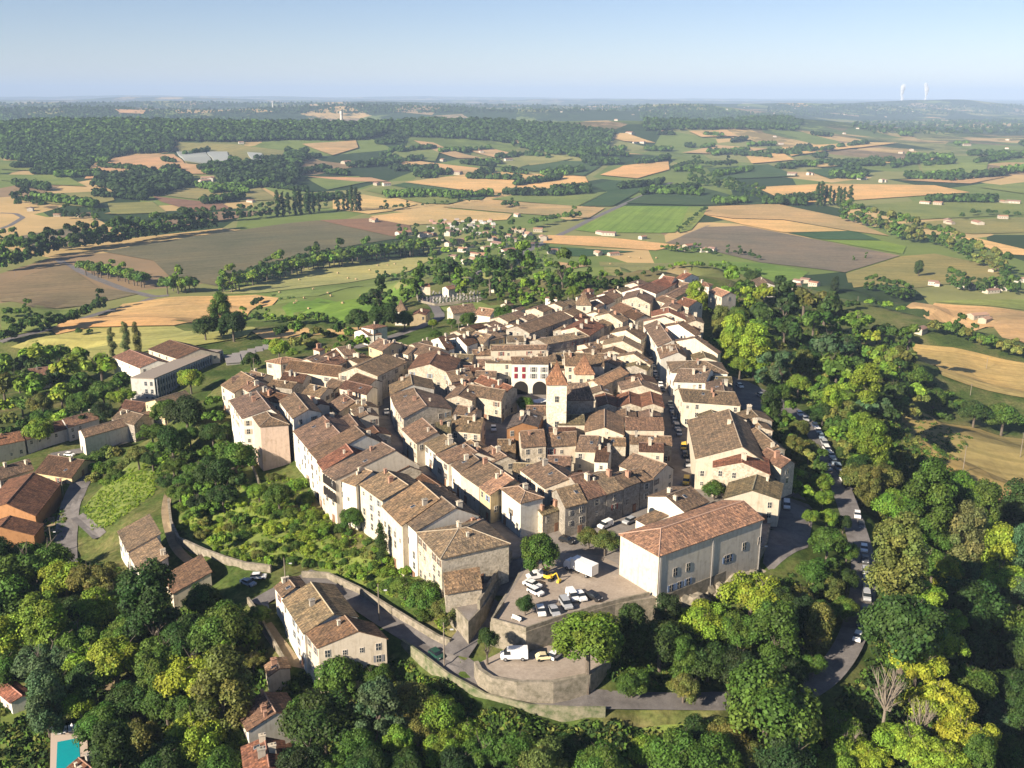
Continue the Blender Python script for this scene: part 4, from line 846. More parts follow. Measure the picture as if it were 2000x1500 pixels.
for _ in range(9000):
    p = np.array([fr.uniform(min(xs), max(xs)), fr.uniform(min(ys), max(ys))])
    if not inpoly(p[0:1], p[1:2], TWN)[0] or inpoly(p[0:1], p[1:2], SQ)[0]: continue
    j = int(np.argmin(np.linalg.norm(CEN-p, axis=1))); e = FOOT[j][1]-FOOT[j][0]; e = e/np.linalg.norm(e); n = np.array([-e[1], e[0]]); a, b = fr.uniform(3.2, 6.2), fr.uniform(3.0, 5.0)
    q = [p-e*a-n*b, p+e*a-n*b, p+e*a+n*b, p-e*a+n*b]
    if min(segd(np.array(x), P) for P in SPX for x in q+[p]) < 3.4: continue
    g = np.array([p+e*a*u+n*b*v for u in (-.95, -.5, 0, .5, .95) for v in (-.95, -.5, 0, .5, .95)]); bad = False
    for f in FOOT:
        if np.linalg.norm(sum(f)/4-p) > 40: continue
        if inpoly(g[:, 0], g[:, 1], f).mean() > .1 or any(inpoly(np.array([x[0]]), np.array([x[1]]), q)[0] for x in f): bad = True; break
    if bad: continue
    ze = fr.uniform(6.2, 8.2); r = 'gr gr gn br tn br dk'.split()[fr.randrange(7)]; wc = 'cr st gs st cr pk'.split()[fr.randrange(6)]
    cc = inv0 @ Vector((p[0], p[1], ze)); pxx = 1000+cc.x/-cc.z*F_PX; pyy = 750-cc.y/-cc.z*F_PX
    zone = ('western' if pxx < 700 else ('middle' if pxx < 1150 else 'eastern'))+(' lanes, far side' if pyy < 720 else (' lanes, centre' if pyy < 850 else ' lanes, near side'))
    built.append(house_raw(q, ze, -1, r, wc, zone)); HOUSES.append([''] * 8); FOOT.append([np.array(x) for x in q]); CEN = np.vstack([CEN, p]); nf += 1
    if nf >= 95: break
print('fillers', nf)
# ------------------------------------------------------------ towers, school, market arches
def pyramid(name, parent, cen, half, z0, rise, flare, col, rz=0.0, m=None):
    V, Fs, uv = [], [], []
    prof = [(1.13, -.15), (.80, .22*1.0 if flare else .32), (.45, .50 if flare else .62), (.0, 1.0)]
    cs, sn = math.cos(rz), math.sin(rz)
    for r, f in prof:
        for x, y in ((-1, -1), (1, -1), (1, 1), (-1, 1)):
            X, Y = x*half*r, y*half*r; V.append((cen[0]+X*cs-Y*sn, cen[1]+X*sn+Y*cs, z0+max(f, 0)*rise+(f if f < 0 else 0)))
    for k in range(3):
        for i in range(4):
            a, b = k*4+i, k*4+(i+1) % 4; Fs.append((a, b, b+4, a+4)); L = half*2; uv += [(0, k*2), (L, k*2), (L*.8, k*2+2), (L*.2, k*2+2)]
    Fs.append((3, 2, 1, 0)); uv += [(0, 0)]*4
    return ob(name, mesh(name, V, Fs, [m or M_ROOF], uv=uv), parent, color=col)
def tower(px_base, zb, width, ze, rise, flare, wcol, rcol, lab, rz=0.0, name='church_tower', wm=M_STONE, wins=(), base_off=0.5):
    p = Pz(*px_base, 0.0) if zb == 0 else Pz(*px_base, zb); c = (p[0], p[1]+width/2)
    root = ob(name, None, loc=(c[0], c[1], zb-.5), label=lab, cat=name.replace('_', ' '))
    V, Fs = [], []; box(V, Fs, (0, 0, (ze-zb+.5)/2), (width, width, ze-zb+.5), rz=rz); ob('wall', mesh('wall', V, Fs, [wm]), root, color=wcol)
    roof = pyramid('roof', root, (0, 0), width/2, ze-zb+.5, rise, flare, rcol, rz)
    V, Fs = [], []; tube(V, Fs, (0, 0, ze-zb+.4+rise), (0, 0, ze-zb+1.6+rise), .08, .03, 5); ob('finial', mesh('finial', V, Fs, [M_RUB]), roof)
    V, Fs = [], []; box(V, Fs, (0, 0, ze-zb+.35), (width+.5, width+.5, .3), rz=rz); ob('cornice', mesh('cornice', V, Fs, [M_PLAST]), root, color=wcol)
    for x, z, me in wins: ob('window', me, root, loc=(x, -width/2-.02, z-zb+.5), color=(.55, .5, .42))
    return root
tower((1086, 872), 0, 6.0, 20.2, 7.0, True, (.80, .74, .60), (.38, .22, .14), 'tall square church bell tower of pale rubble stone with a peaked orange roof', wins=((0, 14.6, WIN[2]), (.1, 6.4, WIN[2]), (0, 2.0, ARCH_S)))
tower((1141, 786), 0, 6.6, 10.6, 6.6, True, (.66, .58, .44), (.38, .23, .15), 'small turret house with a steep orange pyramid roof facing the market square', name='turret_house', wm=M_PLAST, wins=((-1.3, 7.2, WIN[0]), (1.3, 7.2, WIN[0])))
tower((1140, 634), 0, 6.6, 9.6, 6.4, True, (.70, .64, .52), ROOFC['tn'], 'slim cream tower with a pointed tan roof in the upper town', name='house_tower', wm=M_PLAST, wins=((0, 7.0, WIN[0]), (0, 3.8, WIN[1])))
tower((783, 634), -17, 6.4, -9.5, 6.5, True, (.74, .69, .58), ROOFC['tn'], 'round-looking white turret with a pointed roof by the cemetery road', name='dovecote_tower', wm=M_PLAST, wins=((-.6, -12.5, WIN[1]),))
# arches of the covered gallery on the square
rootA = ob('market_arcade', None, loc=(*Pz(1038, 770, 0)[:2], 0), label='stone arcade with two wide dark arches under the house with dark red shutters', cat='arcade')
p0 = Pz(1000, 709, 11.3)[:2]; p1 = Pz(1072, 710, 11.3)[:2]; dd = p1-p0; Ld = np.linalg.norm(dd); rz = math.atan2(dd[1], dd[0]); base = Pz(1038, 770, 0)[:2]
nrm = np.array([dd[1], -dd[0]])/Ld
V, Fs = [], []; mid = (p0+p1)/2+nrm*1.6-base; box(V, Fs, (mid[0], mid[1], 2.7), (Ld, 1.1, 5.4), rz=rz); ob('arcade_wall', mesh('arcade_wall', V, Fs, [M_PLAST]), rootA, color=WALLC['wh'])
A_OPEN = archobj(5.2, 5.0, M_OPENSHADE, 'arch_shade_panel', .06)  # closed panel on the arcade wall, shade under the arch painted on
for f in (.25, .76):
    q = p0+dd*f+nrm*2.17-base; ob('arch_shade_panel', A_OPEN, rootA, loc=(q[0], q[1], .05), rz=rz)
ia = next(i for i, h in enumerate(HOUSES) if 'arcaded, with dark red' in h[7]); r, Qd, b = built[ia]
for c_, f in enumerate((.12, .33, .60, .88)):
    for zz in (8.5, 6.0):
        q = Qd[0]+(Qd[1]-Qd[0])*f+nrm*.03; wo = ob('window', WIN[0], r, loc=(q[0]-b[0], q[1]-b[1], zz-b[2]), rz=rz, color=(.7, .66, .55), scale=1.15)
        for sx_ in (-.62, .62) if c_ < 2 else (-.84, .84): ob('shutter', SHUT, wo, loc=(sx_*(.4 if c_ < 2 else 1), -.1 if c_ < 2 else 0, 0), color=(.24, .025, .04) if c_ < 2 else (.27, .27, .28))
# arched church / hall windows
def on_wall(root_name_idx, me, px, z, name='window', color=(.5, .45, .38)):
    root, Qd, base = built[root_name_idx]; best = None; P = Pz(px[0], px[1], z)[:2]
    for i in range(4):
        a, b = Qd[i], Qd[(i+1) % 4]; d = b-a; L = np.linalg.norm(d); d = d/L; n = np.array([d[1], -d[0]]); c = sum(Qd)/4; m_ = (a+b)/2
        if n@(m_-c) < 0: n = -n
        if n@(-m_) < 0: continue
        f = np.clip((P-a)@d, .5, L-.5); q = a+d*f; e = np.linalg.norm(q-P)
        if best is None or e < best[0]: best = (e, q, n)
    e, q, n = best; ob(name, me, root, loc=(q[0]+n[0]*.03-base[0], q[1]+n[1]*.03-base[1], z-base[2]), rz=math.atan2(n[1], n[0])+math.pi/2, color=color)
def find(s): return next(i for i, h in enumerate(HOUSES) if s in h[7])
ih = find('very large hall')
for x, y in ((1305, 1117), (1331, 1108), (1441, 1068), (1477, 1053)): on_wall(ih, WIN[2], (x, y), 3.8)
for x, y in ((1299, 1148), (1316, 1143), (1333, 1136)):
    on_wall(ih, WIN[0], (x, y), .3)
for x, y in ((1409, 1095), (1416, 1092)): on_wall(ih, WIN[2], (x, y), 2.2)
for o in list(built[ih][0].children):
    if o.name.startswith('window') and o.location.z < 9:
        for sx_ in (-.84, .84): ob('shutter', SHUT, o, loc=(sx_, 0, 0), color=(.22, .30, .46))
r_, Q_, b_ = built[ih]; fa, fb = Q_[0], Q_[1]
dv_ = (fb-fa)/np.linalg.norm(fb-fa); nv_ = np.array([dv_[1], -dv_[0]]); nv_ = nv_ if nv_@(-fa) > 0 else -nv_
V, Fs = [], []
for f in (.01, .50, .985): q = fa+(fb-fa)*f+nv_*.14-b_[:2]; tube(V, Fs, (q[0], q[1], -4), (q[0], q[1], 10-b_[2]), .09, .09, 6)
ob('downpipe', mesh('downpipe', V, Fs, [M_COL]), r_, color=(.35, .33, .31))
on_wall(find('tall arched window'), ARCH_M, (1302, 1010), 2.6); on_wall(find('speckled brown'), ARCH_S, (1274, 856), 2.2)
ic = find('long pale church'); on_wall(ic, ARCH_S, (153, 884), -28.5, 'door'); on_wall(ic, ARCH_S, (224, 845), -27); on_wall(ic, ARCH_S, (260, 838), -27)
for s in ('left red gable', 'middle red gable', 'right red gable'):
    r, Qd, b = built[find(s)]; P = (Qd[0]+Qd[3])/2; on_wall(find(s), ARCH_S, (0, 0), 4.6) if False else ob('window', ARCH_S, r, loc=(P[0]-b[0], P[1]-.05-b[1], 4.6-b[2]), rz=math.atan2((Qd[0]-Qd[3])[1], (Qd[0]-Qd[3])[0]))
il = find('arched loggias'); r, Qd, b = built[il]; a_, b_ = Qd[0], Qd[1]; d = (b_-a_); n = np.array([d[1], -d[0]])/np.linalg.norm(d); n = n if n@(-a_) > 0 else -n
LOG = archobj(1.9, 2.7, M_OPENSHADE, 'loggia_shade_panel', .05)  # solid panel, shaded depth of the loggia painted in
for s in range(2):
    for k in range(5):
        q = a_+d*(k+.5)/5+n*.05; ob('loggia_shade_panel', LOG, r, loc=(q[0]-b[0], q[1]-b[1], 4.9-3.4*s-b[2]), rz=math.atan2(n[1], n[0])+math.pi/2)
# the school slab at the foot of the hill
zt, zg = -19.5, -31.0
c1, c2, c3 = (Pz(*p, zt)[:2] for p in ((255, 739), (301, 741), (435, 685)))
root = ob('school_building', None, loc=(c2[0], c2[1], zg), label='long flat-roofed modern school slab with a white end wall and ribbed front', cat='school')
q = [c1-c2, np.zeros(2), c3-c2, c3-c2+c1-c2]; hh = zt-zg
V = [(x, y, 0) for x, y in q]+[(x, y, hh) for x, y in q]
ob('wall', mesh('wall', V, [(0, 1, 5, 4), (1, 2, 6, 5), (2, 3, 7, 6), (3, 0, 4, 7)], [M_PLAST]), root, color=(.56, .54, .50))
qe = [a*1.02 for a in q]; V = [(x, y, hh+.02) for x, y in q]+[(x, y, hh+.5) for x, y in q]
ob('roof', mesh('roof', V, [(4, 5, 6, 7), (0, 1, 5, 4), (1, 2, 6, 5), (2, 3, 7, 6), (3, 0, 4, 7)], [M_COL]), root, color=(.30, .25, .20))
dv = c3-c2; L = np.linalg.norm(dv); dv = dv/L; nv = np.array([dv[1], -dv[0]]); nv = nv if nv@(-c2) > 0 else -nv; rz = math.atan2(dv[1], dv[0])
FIN = boxme('pier', (0, -.35, 0), (.35, .8, hh-.4), M_PLAST); BAND = boxme('window_band', (0, -.06, 0), (L/14-.6, .1, 2.0), M_GLASS)
for k in range(28):
    p = dv*(k+.5)*L/28; ob('pier', FIN, root, loc=(p[0], p[1], hh/2), rz=rz, color=(.36, .38, .41))
for s in range(3):
    for k in range(14): p = dv*(k+.5)*L/14; ob('window_band', BAND, root, loc=(p[0], p[1], 1.9+s*3.6), rz=rz)
ev = c2-c1; Le = np.linalg.norm(ev); ev = ev/Le; rz2 = math.atan2(ev[1], ev[0])
for s in range(3):
    for f in (.62, .86): p = (c1-c2)+ev*Le*f; ob('window', WIN[2], root, loc=(p[0], p[1]-.03, 1.2+s*3.6), rz=rz2, color=(.5, .5, .5))
# stepped sheds row behind the school
for k in range(8):
    p = Pz(455+k*15, 700-k*4.2, -22)[:2]; root = ob('workshop_shed', None, loc=(*p, -31), rz=.35, label='grey-roofed unit in the stepped workshop row right of the school slab', cat='shed', group='stepped workshop row right of the school slab')
    ob('wall', boxme('wall', (0, 0, 4), (7.2, 11, 8), M_PLAST), root, color=(.40, .38, .36))
    V = [(-3.8, -5.8, 8.0), (3.8, -5.8, 8.0), (3.8, 5.8, 9.3), (-3.8, 5.8, 9.3), (-3.8, -5.8, 8.3), (3.8, -5.8, 8.3), (3.8, 5.8, 9.6), (-3.8, 5.8, 9.6)]
    ob('roof', mesh('roof', V, [(0, 1, 2, 3), (4, 5, 6, 7), (0, 1, 5, 4), (1, 2, 6, 5), (2, 3, 7, 6), (3, 0, 4, 7)], [M_COL]), root, color=(.26, .24, .22))
# rock under the great hall
rk = random.Random(4); V, Fs = [], []
import bmesh as bmm
bm_ = bmm.new()
for i in range(46):
    f = i/45; x = 1292+f*190; y = 1192-f*76+rk.uniform(-10, 16); p = Pz(x, y, -3.5-rk.uniform(0, 3.5)); g = bmm.ops.create_icosphere(bm_, subdivisions=2, radius=rk.uniform(1.2, 2.9), matrix=Matrix.Translation(p))
    for v in g['verts']: v.co += Vector((rk.uniform(-1, 1), rk.uniform(-1, 1), rk.uniform(-1, 1)))*.55
c_ = Vector(Pz(1380, 1155, -5))
for v in bm_.verts: v.co -= c_
me = bpy.data.meshes.new('rock_outcrop'); bm_.to_mesh(me); bm_.free(); me.materials.append(M_RAMP); ob('rock_outcrop', me, loc=c_, label='rugged rock outcrop at the foot of the great orange-roofed hall', cat='rock')
# bell gable
p = Pz(1294, 555, 6); root = ob('bell_gable', None, loc=(p[0], p[1], 5), label='small white bell gable rising over the red roofs at the far tip of the town', cat='bell gable')
V = [(-2.2, -.4, 0), (2.2, -.4, 0), (2.2, -.4, 4.2), (0, -.4, 7), (-2.2, -.4, 4.2)]; V += [(x, .4, z) for x, y, z in V]
ob('wall', mesh('wall', V, [(0, 1, 2, 3, 4), (9, 8, 7, 6, 5), (0, 1, 6, 5), (1, 2, 7, 6), (2, 3, 8, 7), (3, 4, 9, 8), (4, 0, 5, 9)], [M_PLAST]), root, color=WALLC['wh'])
o = ob('bell_shade_panel', archobj(1.5, 2.4, M_OPENSHADE, 'bell_shade_panel', .1), root, loc=(0, -.42, 2.6))  # solid panel, shade inside the bell arch painted in
# far town water towers and cooling plumes
def watertower(px, py, D, h, w_, lab):
    d = rays(px, py); t = D/d[1]; p = d*t; z = H(p[0], p[1])[0]; V, Fs = [], []
    tube(V, Fs, (0, 0, 0), (0, 0, h*.72), w_*.42, w_*.38, 14); tube(V, Fs, (0, 0, h*.72), (0, 0, h*.8), w_*.38, w_*.5, 14); tube(V, Fs, (0, 0, h*.8), (0, 0, h), w_*.5, w_*.5, 14)
    ob('water_tower', mesh('water_tower', V, Fs, [mat('concrete', (.55, .52, .48))]), loc=(p[0], p[1], z-3), label=lab, cat='water tower')
watertower(667, 232, 3650, 46, 12, 'grey concrete water tower rising above the wooded ridge left of centre')
watertower(532, 193, 9000, 60, 15, 'tiny pale water tower on the hazy horizon left of centre')
def b_steam(nt, b):
    out = [n for n in nt.nodes if n.type == 'OUTPUT_MATERIAL'][0]; tr = N(nt, 'BsdfTransparent'); ms = N(nt, 'MixShader'); ms.inputs[0].default_value = .16
    nt.links.new(tr.outputs[0], ms.inputs[1]); nt.links.new(b.outputs[0], ms.inputs[2]); nt.links.new(ms.outputs[0], out.inputs[0])
M_STEAM = mat('steam', (.95, .95, .95), 1, b_steam)
rnd = random.Random(3)
for k, (px, lab) in enumerate(((1761, 'left of the two white steam plumes on the far right horizon'), (1808, 'right and taller of the two white steam plumes on the horizon'))):
    D = 13500; d = rays(px, 200); p = d*(D/d[1]); z0 = H(p[0], p[1])[0]; Vs, Fsx = [], []
    top = CZ+rays(px, 167+(-2 if k else 1))[2]*(D/rays(px, 167)[1]); n0 = 0
    import bmesh
    bm = bmesh.new()
    for i in range(60):
        f = i/59; r = (11+14*f+5*math.sin(f*9+k))*rnd.uniform(.8, 1.15); zc = z0+(top-z0)*f
        x = (7*math.sin(f*8+k*2)-22*f*f*(1 if k else .5)+rnd.uniform(-5, 5))
        g = bmesh.ops.create_icosphere(bm, subdivisions=2, radius=r, matrix=Matrix.Translation((p[0]+x, p[1]+rnd.uniform(-9, 9), zc)))
        for v in g['verts']: v.co += Vector((rnd.uniform(-1, 1), rnd.uniform(-1, 1), rnd.uniform(-1, 1)))*r*.12
    for v in bm.verts: v.co -= Vector((p[0], p[1], z0))
    me = bpy.data.meshes.new('steam_plume'); bm.to_mesh(me); bm.free(); me.materials.append(M_STEAM)
    ob('steam_plume', me, loc=(p[0], p[1], z0), label=lab, cat='steam plume')
# ------------------------------------------------------------ trees
def rv(n, rg):
    v = rg.normal(size=(n, 3)); return v/np.linalg.norm(v, axis=1, keepdims=True)
def leaves_from_lobes(cen, rad, n, ls, rg, tints, up=.15):
    """diamond leaf clumps spread over the shells of many lobes"""
    w_ = rad**2; li = rg.choice(len(cen), size=n, p=w_/w_.sum()); d = rv(n, rg); d[:, 2] = np.where(d[:, 2] < -.45, -d[:, 2], d[:, 2]); d /= np.linalg.norm(d, axis=1, keepdims=True)
    p = cen[li]+d*(rad[li]*rg.uniform(.72, 1.08, n))[:, None]
    # drop leaves buried in another lobe
    keep = np.ones(n, bool)
    for c, r in zip(cen, rad): keep &= ~(((p-c)**2).sum(1) < (r*.70)**2)
    p = p[keep]; d = d[keep]; li = li[keep]; m = len(p)
    nn = d+rv(m, rg)*.62; nn[:, 2] += up; nn /= np.linalg.norm(nn, axis=1, keepdims=True)
    a = np.cross(nn, rv(m, rg)); a /= np.linalg.norm(a, axis=1, keepdims=True)+1e-9; b = np.cross(nn, a)
    s = ls*rg.uniform(.6, 1.35, m)[:, None]; q = rg.uniform(.55, 1.0, m)[:, None]
    V = np.stack([p-a*s, p-b*s*q+nn*s*.18, p+a*s, p+b*s*q+nn*s*.18], 1).reshape(-1, 3); F_ = np.arange(4*m).reshape(-1, 4)
    t = tints[li]*rg.uniform(.62, 1.42, (m, 1)); return V, F_, t
def octa(cen, rad):
    o = np.array([(1, 0, 0), (0, 1, 0), (-1, 0, 0), (0, -1, 0), (0, 0, 1), (0, 0, -1)], float)
    f = np.array([(0, 1, 4), (1, 2, 4), (2, 3, 4), (3, 0, 4), (1, 0, 5), (2, 1, 5), (3, 2, 5), (0, 3, 5)])
    V = (cen[:, None]+o[None]*rad[:, None, None]).reshape(-1, 3); F_ = (f[None]+6*np.arange(len(cen))[:, None, None]).reshape(-1, 3)
    return V, np.column_stack([F_, F_[:, 2]])
def crown(seed, shape, nl, n, ls):
    rg = np.random.default_rng(seed)
    if shape == 'round':
        d = rv(nl, rg); d[:, 2] = np.abs(d[:, 2])*.95-.25; rr_ = rg.uniform(.25, .78, nl); cen = d*rr_[:, None]*np.array([1, 1, .92]); rad = rg.uniform(.16, .38, nl)
    elif shape == 'wide':
        d = rv(nl, rg); d[:, 2] = np.abs(d[:, 2])*.6-.1; rr_ = rg.uniform(.35, .85, nl); cen = d*rr_[:, None]*np.array([1.1, 1.0, .75]); rad = rg.uniform(.13, .30, nl)
    elif shape == 'tall':
        z = rg.uniform(-.8, 1.25, nl); w_ = .55*np.sqrt(np.clip(1-((z-.1)/1.35)**2, .03, 1)); a = rg.uniform(0, 6.28, nl); cen = np.stack([np.cos(a)*w_*.8, np.sin(a)*w_*.8, z], 1); rad = rg.uniform(.2, .36, nl)
    elif shape == 'poplar':
        z = np.linspace(-1.5, 1.9, nl); w_ = .36*np.sqrt(np.clip(1-((z-.0)/2.1)**2, .02, 1)); a = rg.uniform(0, 6.28, nl); cen = np.stack([np.cos(a)*w_*.5, np.sin(a)*w_*.5, z], 1); rad = w_*rg.uniform(.7, 1.0, nl)+.06
    elif shape == 'cedar':
        z = rg.choice([-.5, -.15, .2, .5, .75], nl)+rg.uniform(-.04, .04, nl); w_ = 1.0-.55*np.clip((z+.5)/1.3, 0, 1); a = rg.uniform(0, 6.28, nl); q = rg.uniform(.2, 1, nl); cen = np.stack([np.cos(a)*w_*q, np.sin(a)*w_*q, z], 1); rad = rg.uniform(.14, .26, nl)
    else:
        a = rg.uniform(0, 6.28, nl); q = rg.uniform(0, .8, nl); cen = np.stack([np.cos(a)*q, np.sin(a)*q, rg.uniform(-.05, .45, nl)*(1-q*.5)], 1); rad = rg.uniform(.25, .45, nl)
    tn = rg.uniform(.78, 1.25, (nl, 1))*np.ones((nl, 3)); tn[:, 0] *= rg.uniform(.85, 1.2, nl)
    V, F_, t = leaves_from_lobes(cen, rad*rg.uniform(.8, 1.15, len(rad)), n, ls, rg, tn)
    V2, F2 = octa(cen, rad*.74); V3 = np.concatenate([V, V2]); F3 = np.concatenate([F_, F2+len(V)]); t3 = np.concatenate([t, np.repeat(tn*.6, 8, 0)])  # lobe cores coloured darker: shade inside the crown painted in
    return fastmesh('crown', V3, F3, [M_LEAF], t3)
def trunkmesh(seed, h, spread, m, twigs=0):
    rg = random.Random(seed); V, Fs = [], []; p = Vector((0, 0, -.6)); r = .09; top = h
    tube(V, Fs, p, (0.03, 0.02, top*.55), .085, .055, 8); b0 = Vector((.03, .02, top*.5))
    for k in range(6+twigs):
        a = rg.uniform(0, 6.28); e = b0+Vector((math.cos(a)*spread*rg.uniform(.5, 1), math.sin(a)*spread*rg.uniform(.5, 1), rg.uniform(.25, .9)*h*.8)); mid_ = b0.lerp(e, .5)+Vector((0, 0, .06))
        tube(V, Fs, b0, mid_, .045, .03, 5); tube(V, Fs, mid_, e, .03, .008, 5)
        for _ in range(2+(4 if twigs else 0)):
            f = e+Vector((rg.uniform(-.25, .25), rg.uniform(-.25, .25), rg.uniform(.05, .35))); tube(V, Fs, mid_.lerp(e, rg.random()), f, .015, .004, 4)
    return mesh('trunk', V, Fs, [m])
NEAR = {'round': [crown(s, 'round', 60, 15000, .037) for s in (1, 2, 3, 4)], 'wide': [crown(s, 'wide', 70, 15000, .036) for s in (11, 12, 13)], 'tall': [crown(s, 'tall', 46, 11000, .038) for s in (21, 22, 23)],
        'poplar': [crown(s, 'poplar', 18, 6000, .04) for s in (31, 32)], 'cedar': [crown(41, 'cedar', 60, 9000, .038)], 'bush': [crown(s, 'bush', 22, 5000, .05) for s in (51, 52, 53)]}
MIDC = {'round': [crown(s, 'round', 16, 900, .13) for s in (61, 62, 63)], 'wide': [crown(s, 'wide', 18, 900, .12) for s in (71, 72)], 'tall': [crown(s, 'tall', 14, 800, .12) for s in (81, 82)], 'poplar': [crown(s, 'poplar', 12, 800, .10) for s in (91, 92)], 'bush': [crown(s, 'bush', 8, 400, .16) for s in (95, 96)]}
TRUNK = [trunkmesh(s, 1.25, .42, M_BARK) for s in (1, 2)]; TRUNKP = trunkmesh(3, 2.2, .15, M_BARK); TRUNKB = trunkmesh(5, 2.1, .75, M_PALE, 16)
TINT = dict(dg=(.026, .052, .014), g=(.048, .092, .018), lg=(.085, .15, .022), yg=(.135, .20, .026), yy=(.165, .215, .026), og=(.085, .10, .030), br=(.14, .095, .045), bl=(.045, .085, .045), dk=(.020, .038, .014), gy=(.10, .115, .05))
TINT = {k: (c[0]*1.50, c[1]*1.45, c[2]*1.15) for k, c in TINT.items()}
TNAME = dict(dg='dark green', g='mid-green', lg='light green', yg='yellow-green', yy='bright yellow', og='olive', br='brownish', bl='blue-green', dk='very dark green', gy='greyish green')
SNAME = dict(round='round', wide='spreading', tall='tall', poplar='columnar poplar', cedar='flat-layered cedar', bush='low bushy')
trng = random.Random(5)
TREES = []
def tree(kind, xyz, Rm, tint, label, group=None, far=False, ck=None, sp=None, keep=False):
    D = float(np.linalg.norm(np.array(xyz)-np.array([0, 0, CZ]))); TREES.append([Rm*F_PX/D+(1000 if keep else 0), kind, xyz, Rm, tint, label, group, far, ck, sp])
def tree_now(kind, xyz, Rm, tint, label, group=None, far=False, ck=None, sp=None):
    nm = {'poplar': 'poplar_tree', 'cedar': 'cedar_tree', 'bush': 'shrub'}.get(kind, 'broadleaf_tree'); nm = sp or nm; lib = (MIDC if far else NEAR).get(kind) or NEAR[kind]
    r = ob(nm, None, loc=xyz, label=label, cat='shrub' if kind == 'bush' else ('poplar' if kind == 'poplar' else 'tree'), group=group)
    c = TINT[tint]; j = trng.uniform(.85, 1.18); c = (c[0]*j*trng.uniform(.88, 1.14), c[1]*j, c[2]*j)
    hz = {'poplar': 1.75, 'bush': .12, 'tall': 1.25, 'cedar': 1.1}.get(kind, 1.0)*Rm
    if ck == 'street': hz = Rm*2.3
    sc = (Rm*trng.uniform(.92, 1.1), Rm*trng.uniform(.92, 1.1), Rm*trng.uniform(.92, 1.1))
    ob('crown', trng.choice(lib), r, loc=(0, 0, hz), rz=trng.uniform(0, 6.28), scale=sc, color=c)
    if kind != 'bush':
        ts = Rm*(1.0 if ck != 'street' else 1.35); ob('trunk', TRUNKP if kind == 'poplar' else trng.choice(TRUNK), r, rz=trng.uniform(0, 6.28), scale=ts)
    return r
def plant(kind, cx, cy, rpx, tint, label, group=None, far=False, ck=None, hc=None):
    """crown seen at (cx, cy) with an apparent radius of rpx, standing on the ground below it"""
    D = np.linalg.norm(Pg(cx, cy+rpx*.8)[0]-np.array([0, 0, CZ]))
    f = {'poplar': 1.75, 'bush': .2, 'tall': 1.25, 'cedar': 1.1}.get(kind, 1.0)
    if ck == 'street': f = 2.3
    for _ in range(2):
        Rm = rpx*D/F_PX
        if kind == 'poplar': Rm = rpx*D/F_PX*2.6
        if kind == 'tall': Rm *= 1.25
        p = Pg(cx, cy, Rm*f)[0]; D = np.linalg.norm(p+np.array([0, 0, Rm*f-CZ]))
    return tree(kind, p, Rm, tint, label, group, far, ck, keep=True)
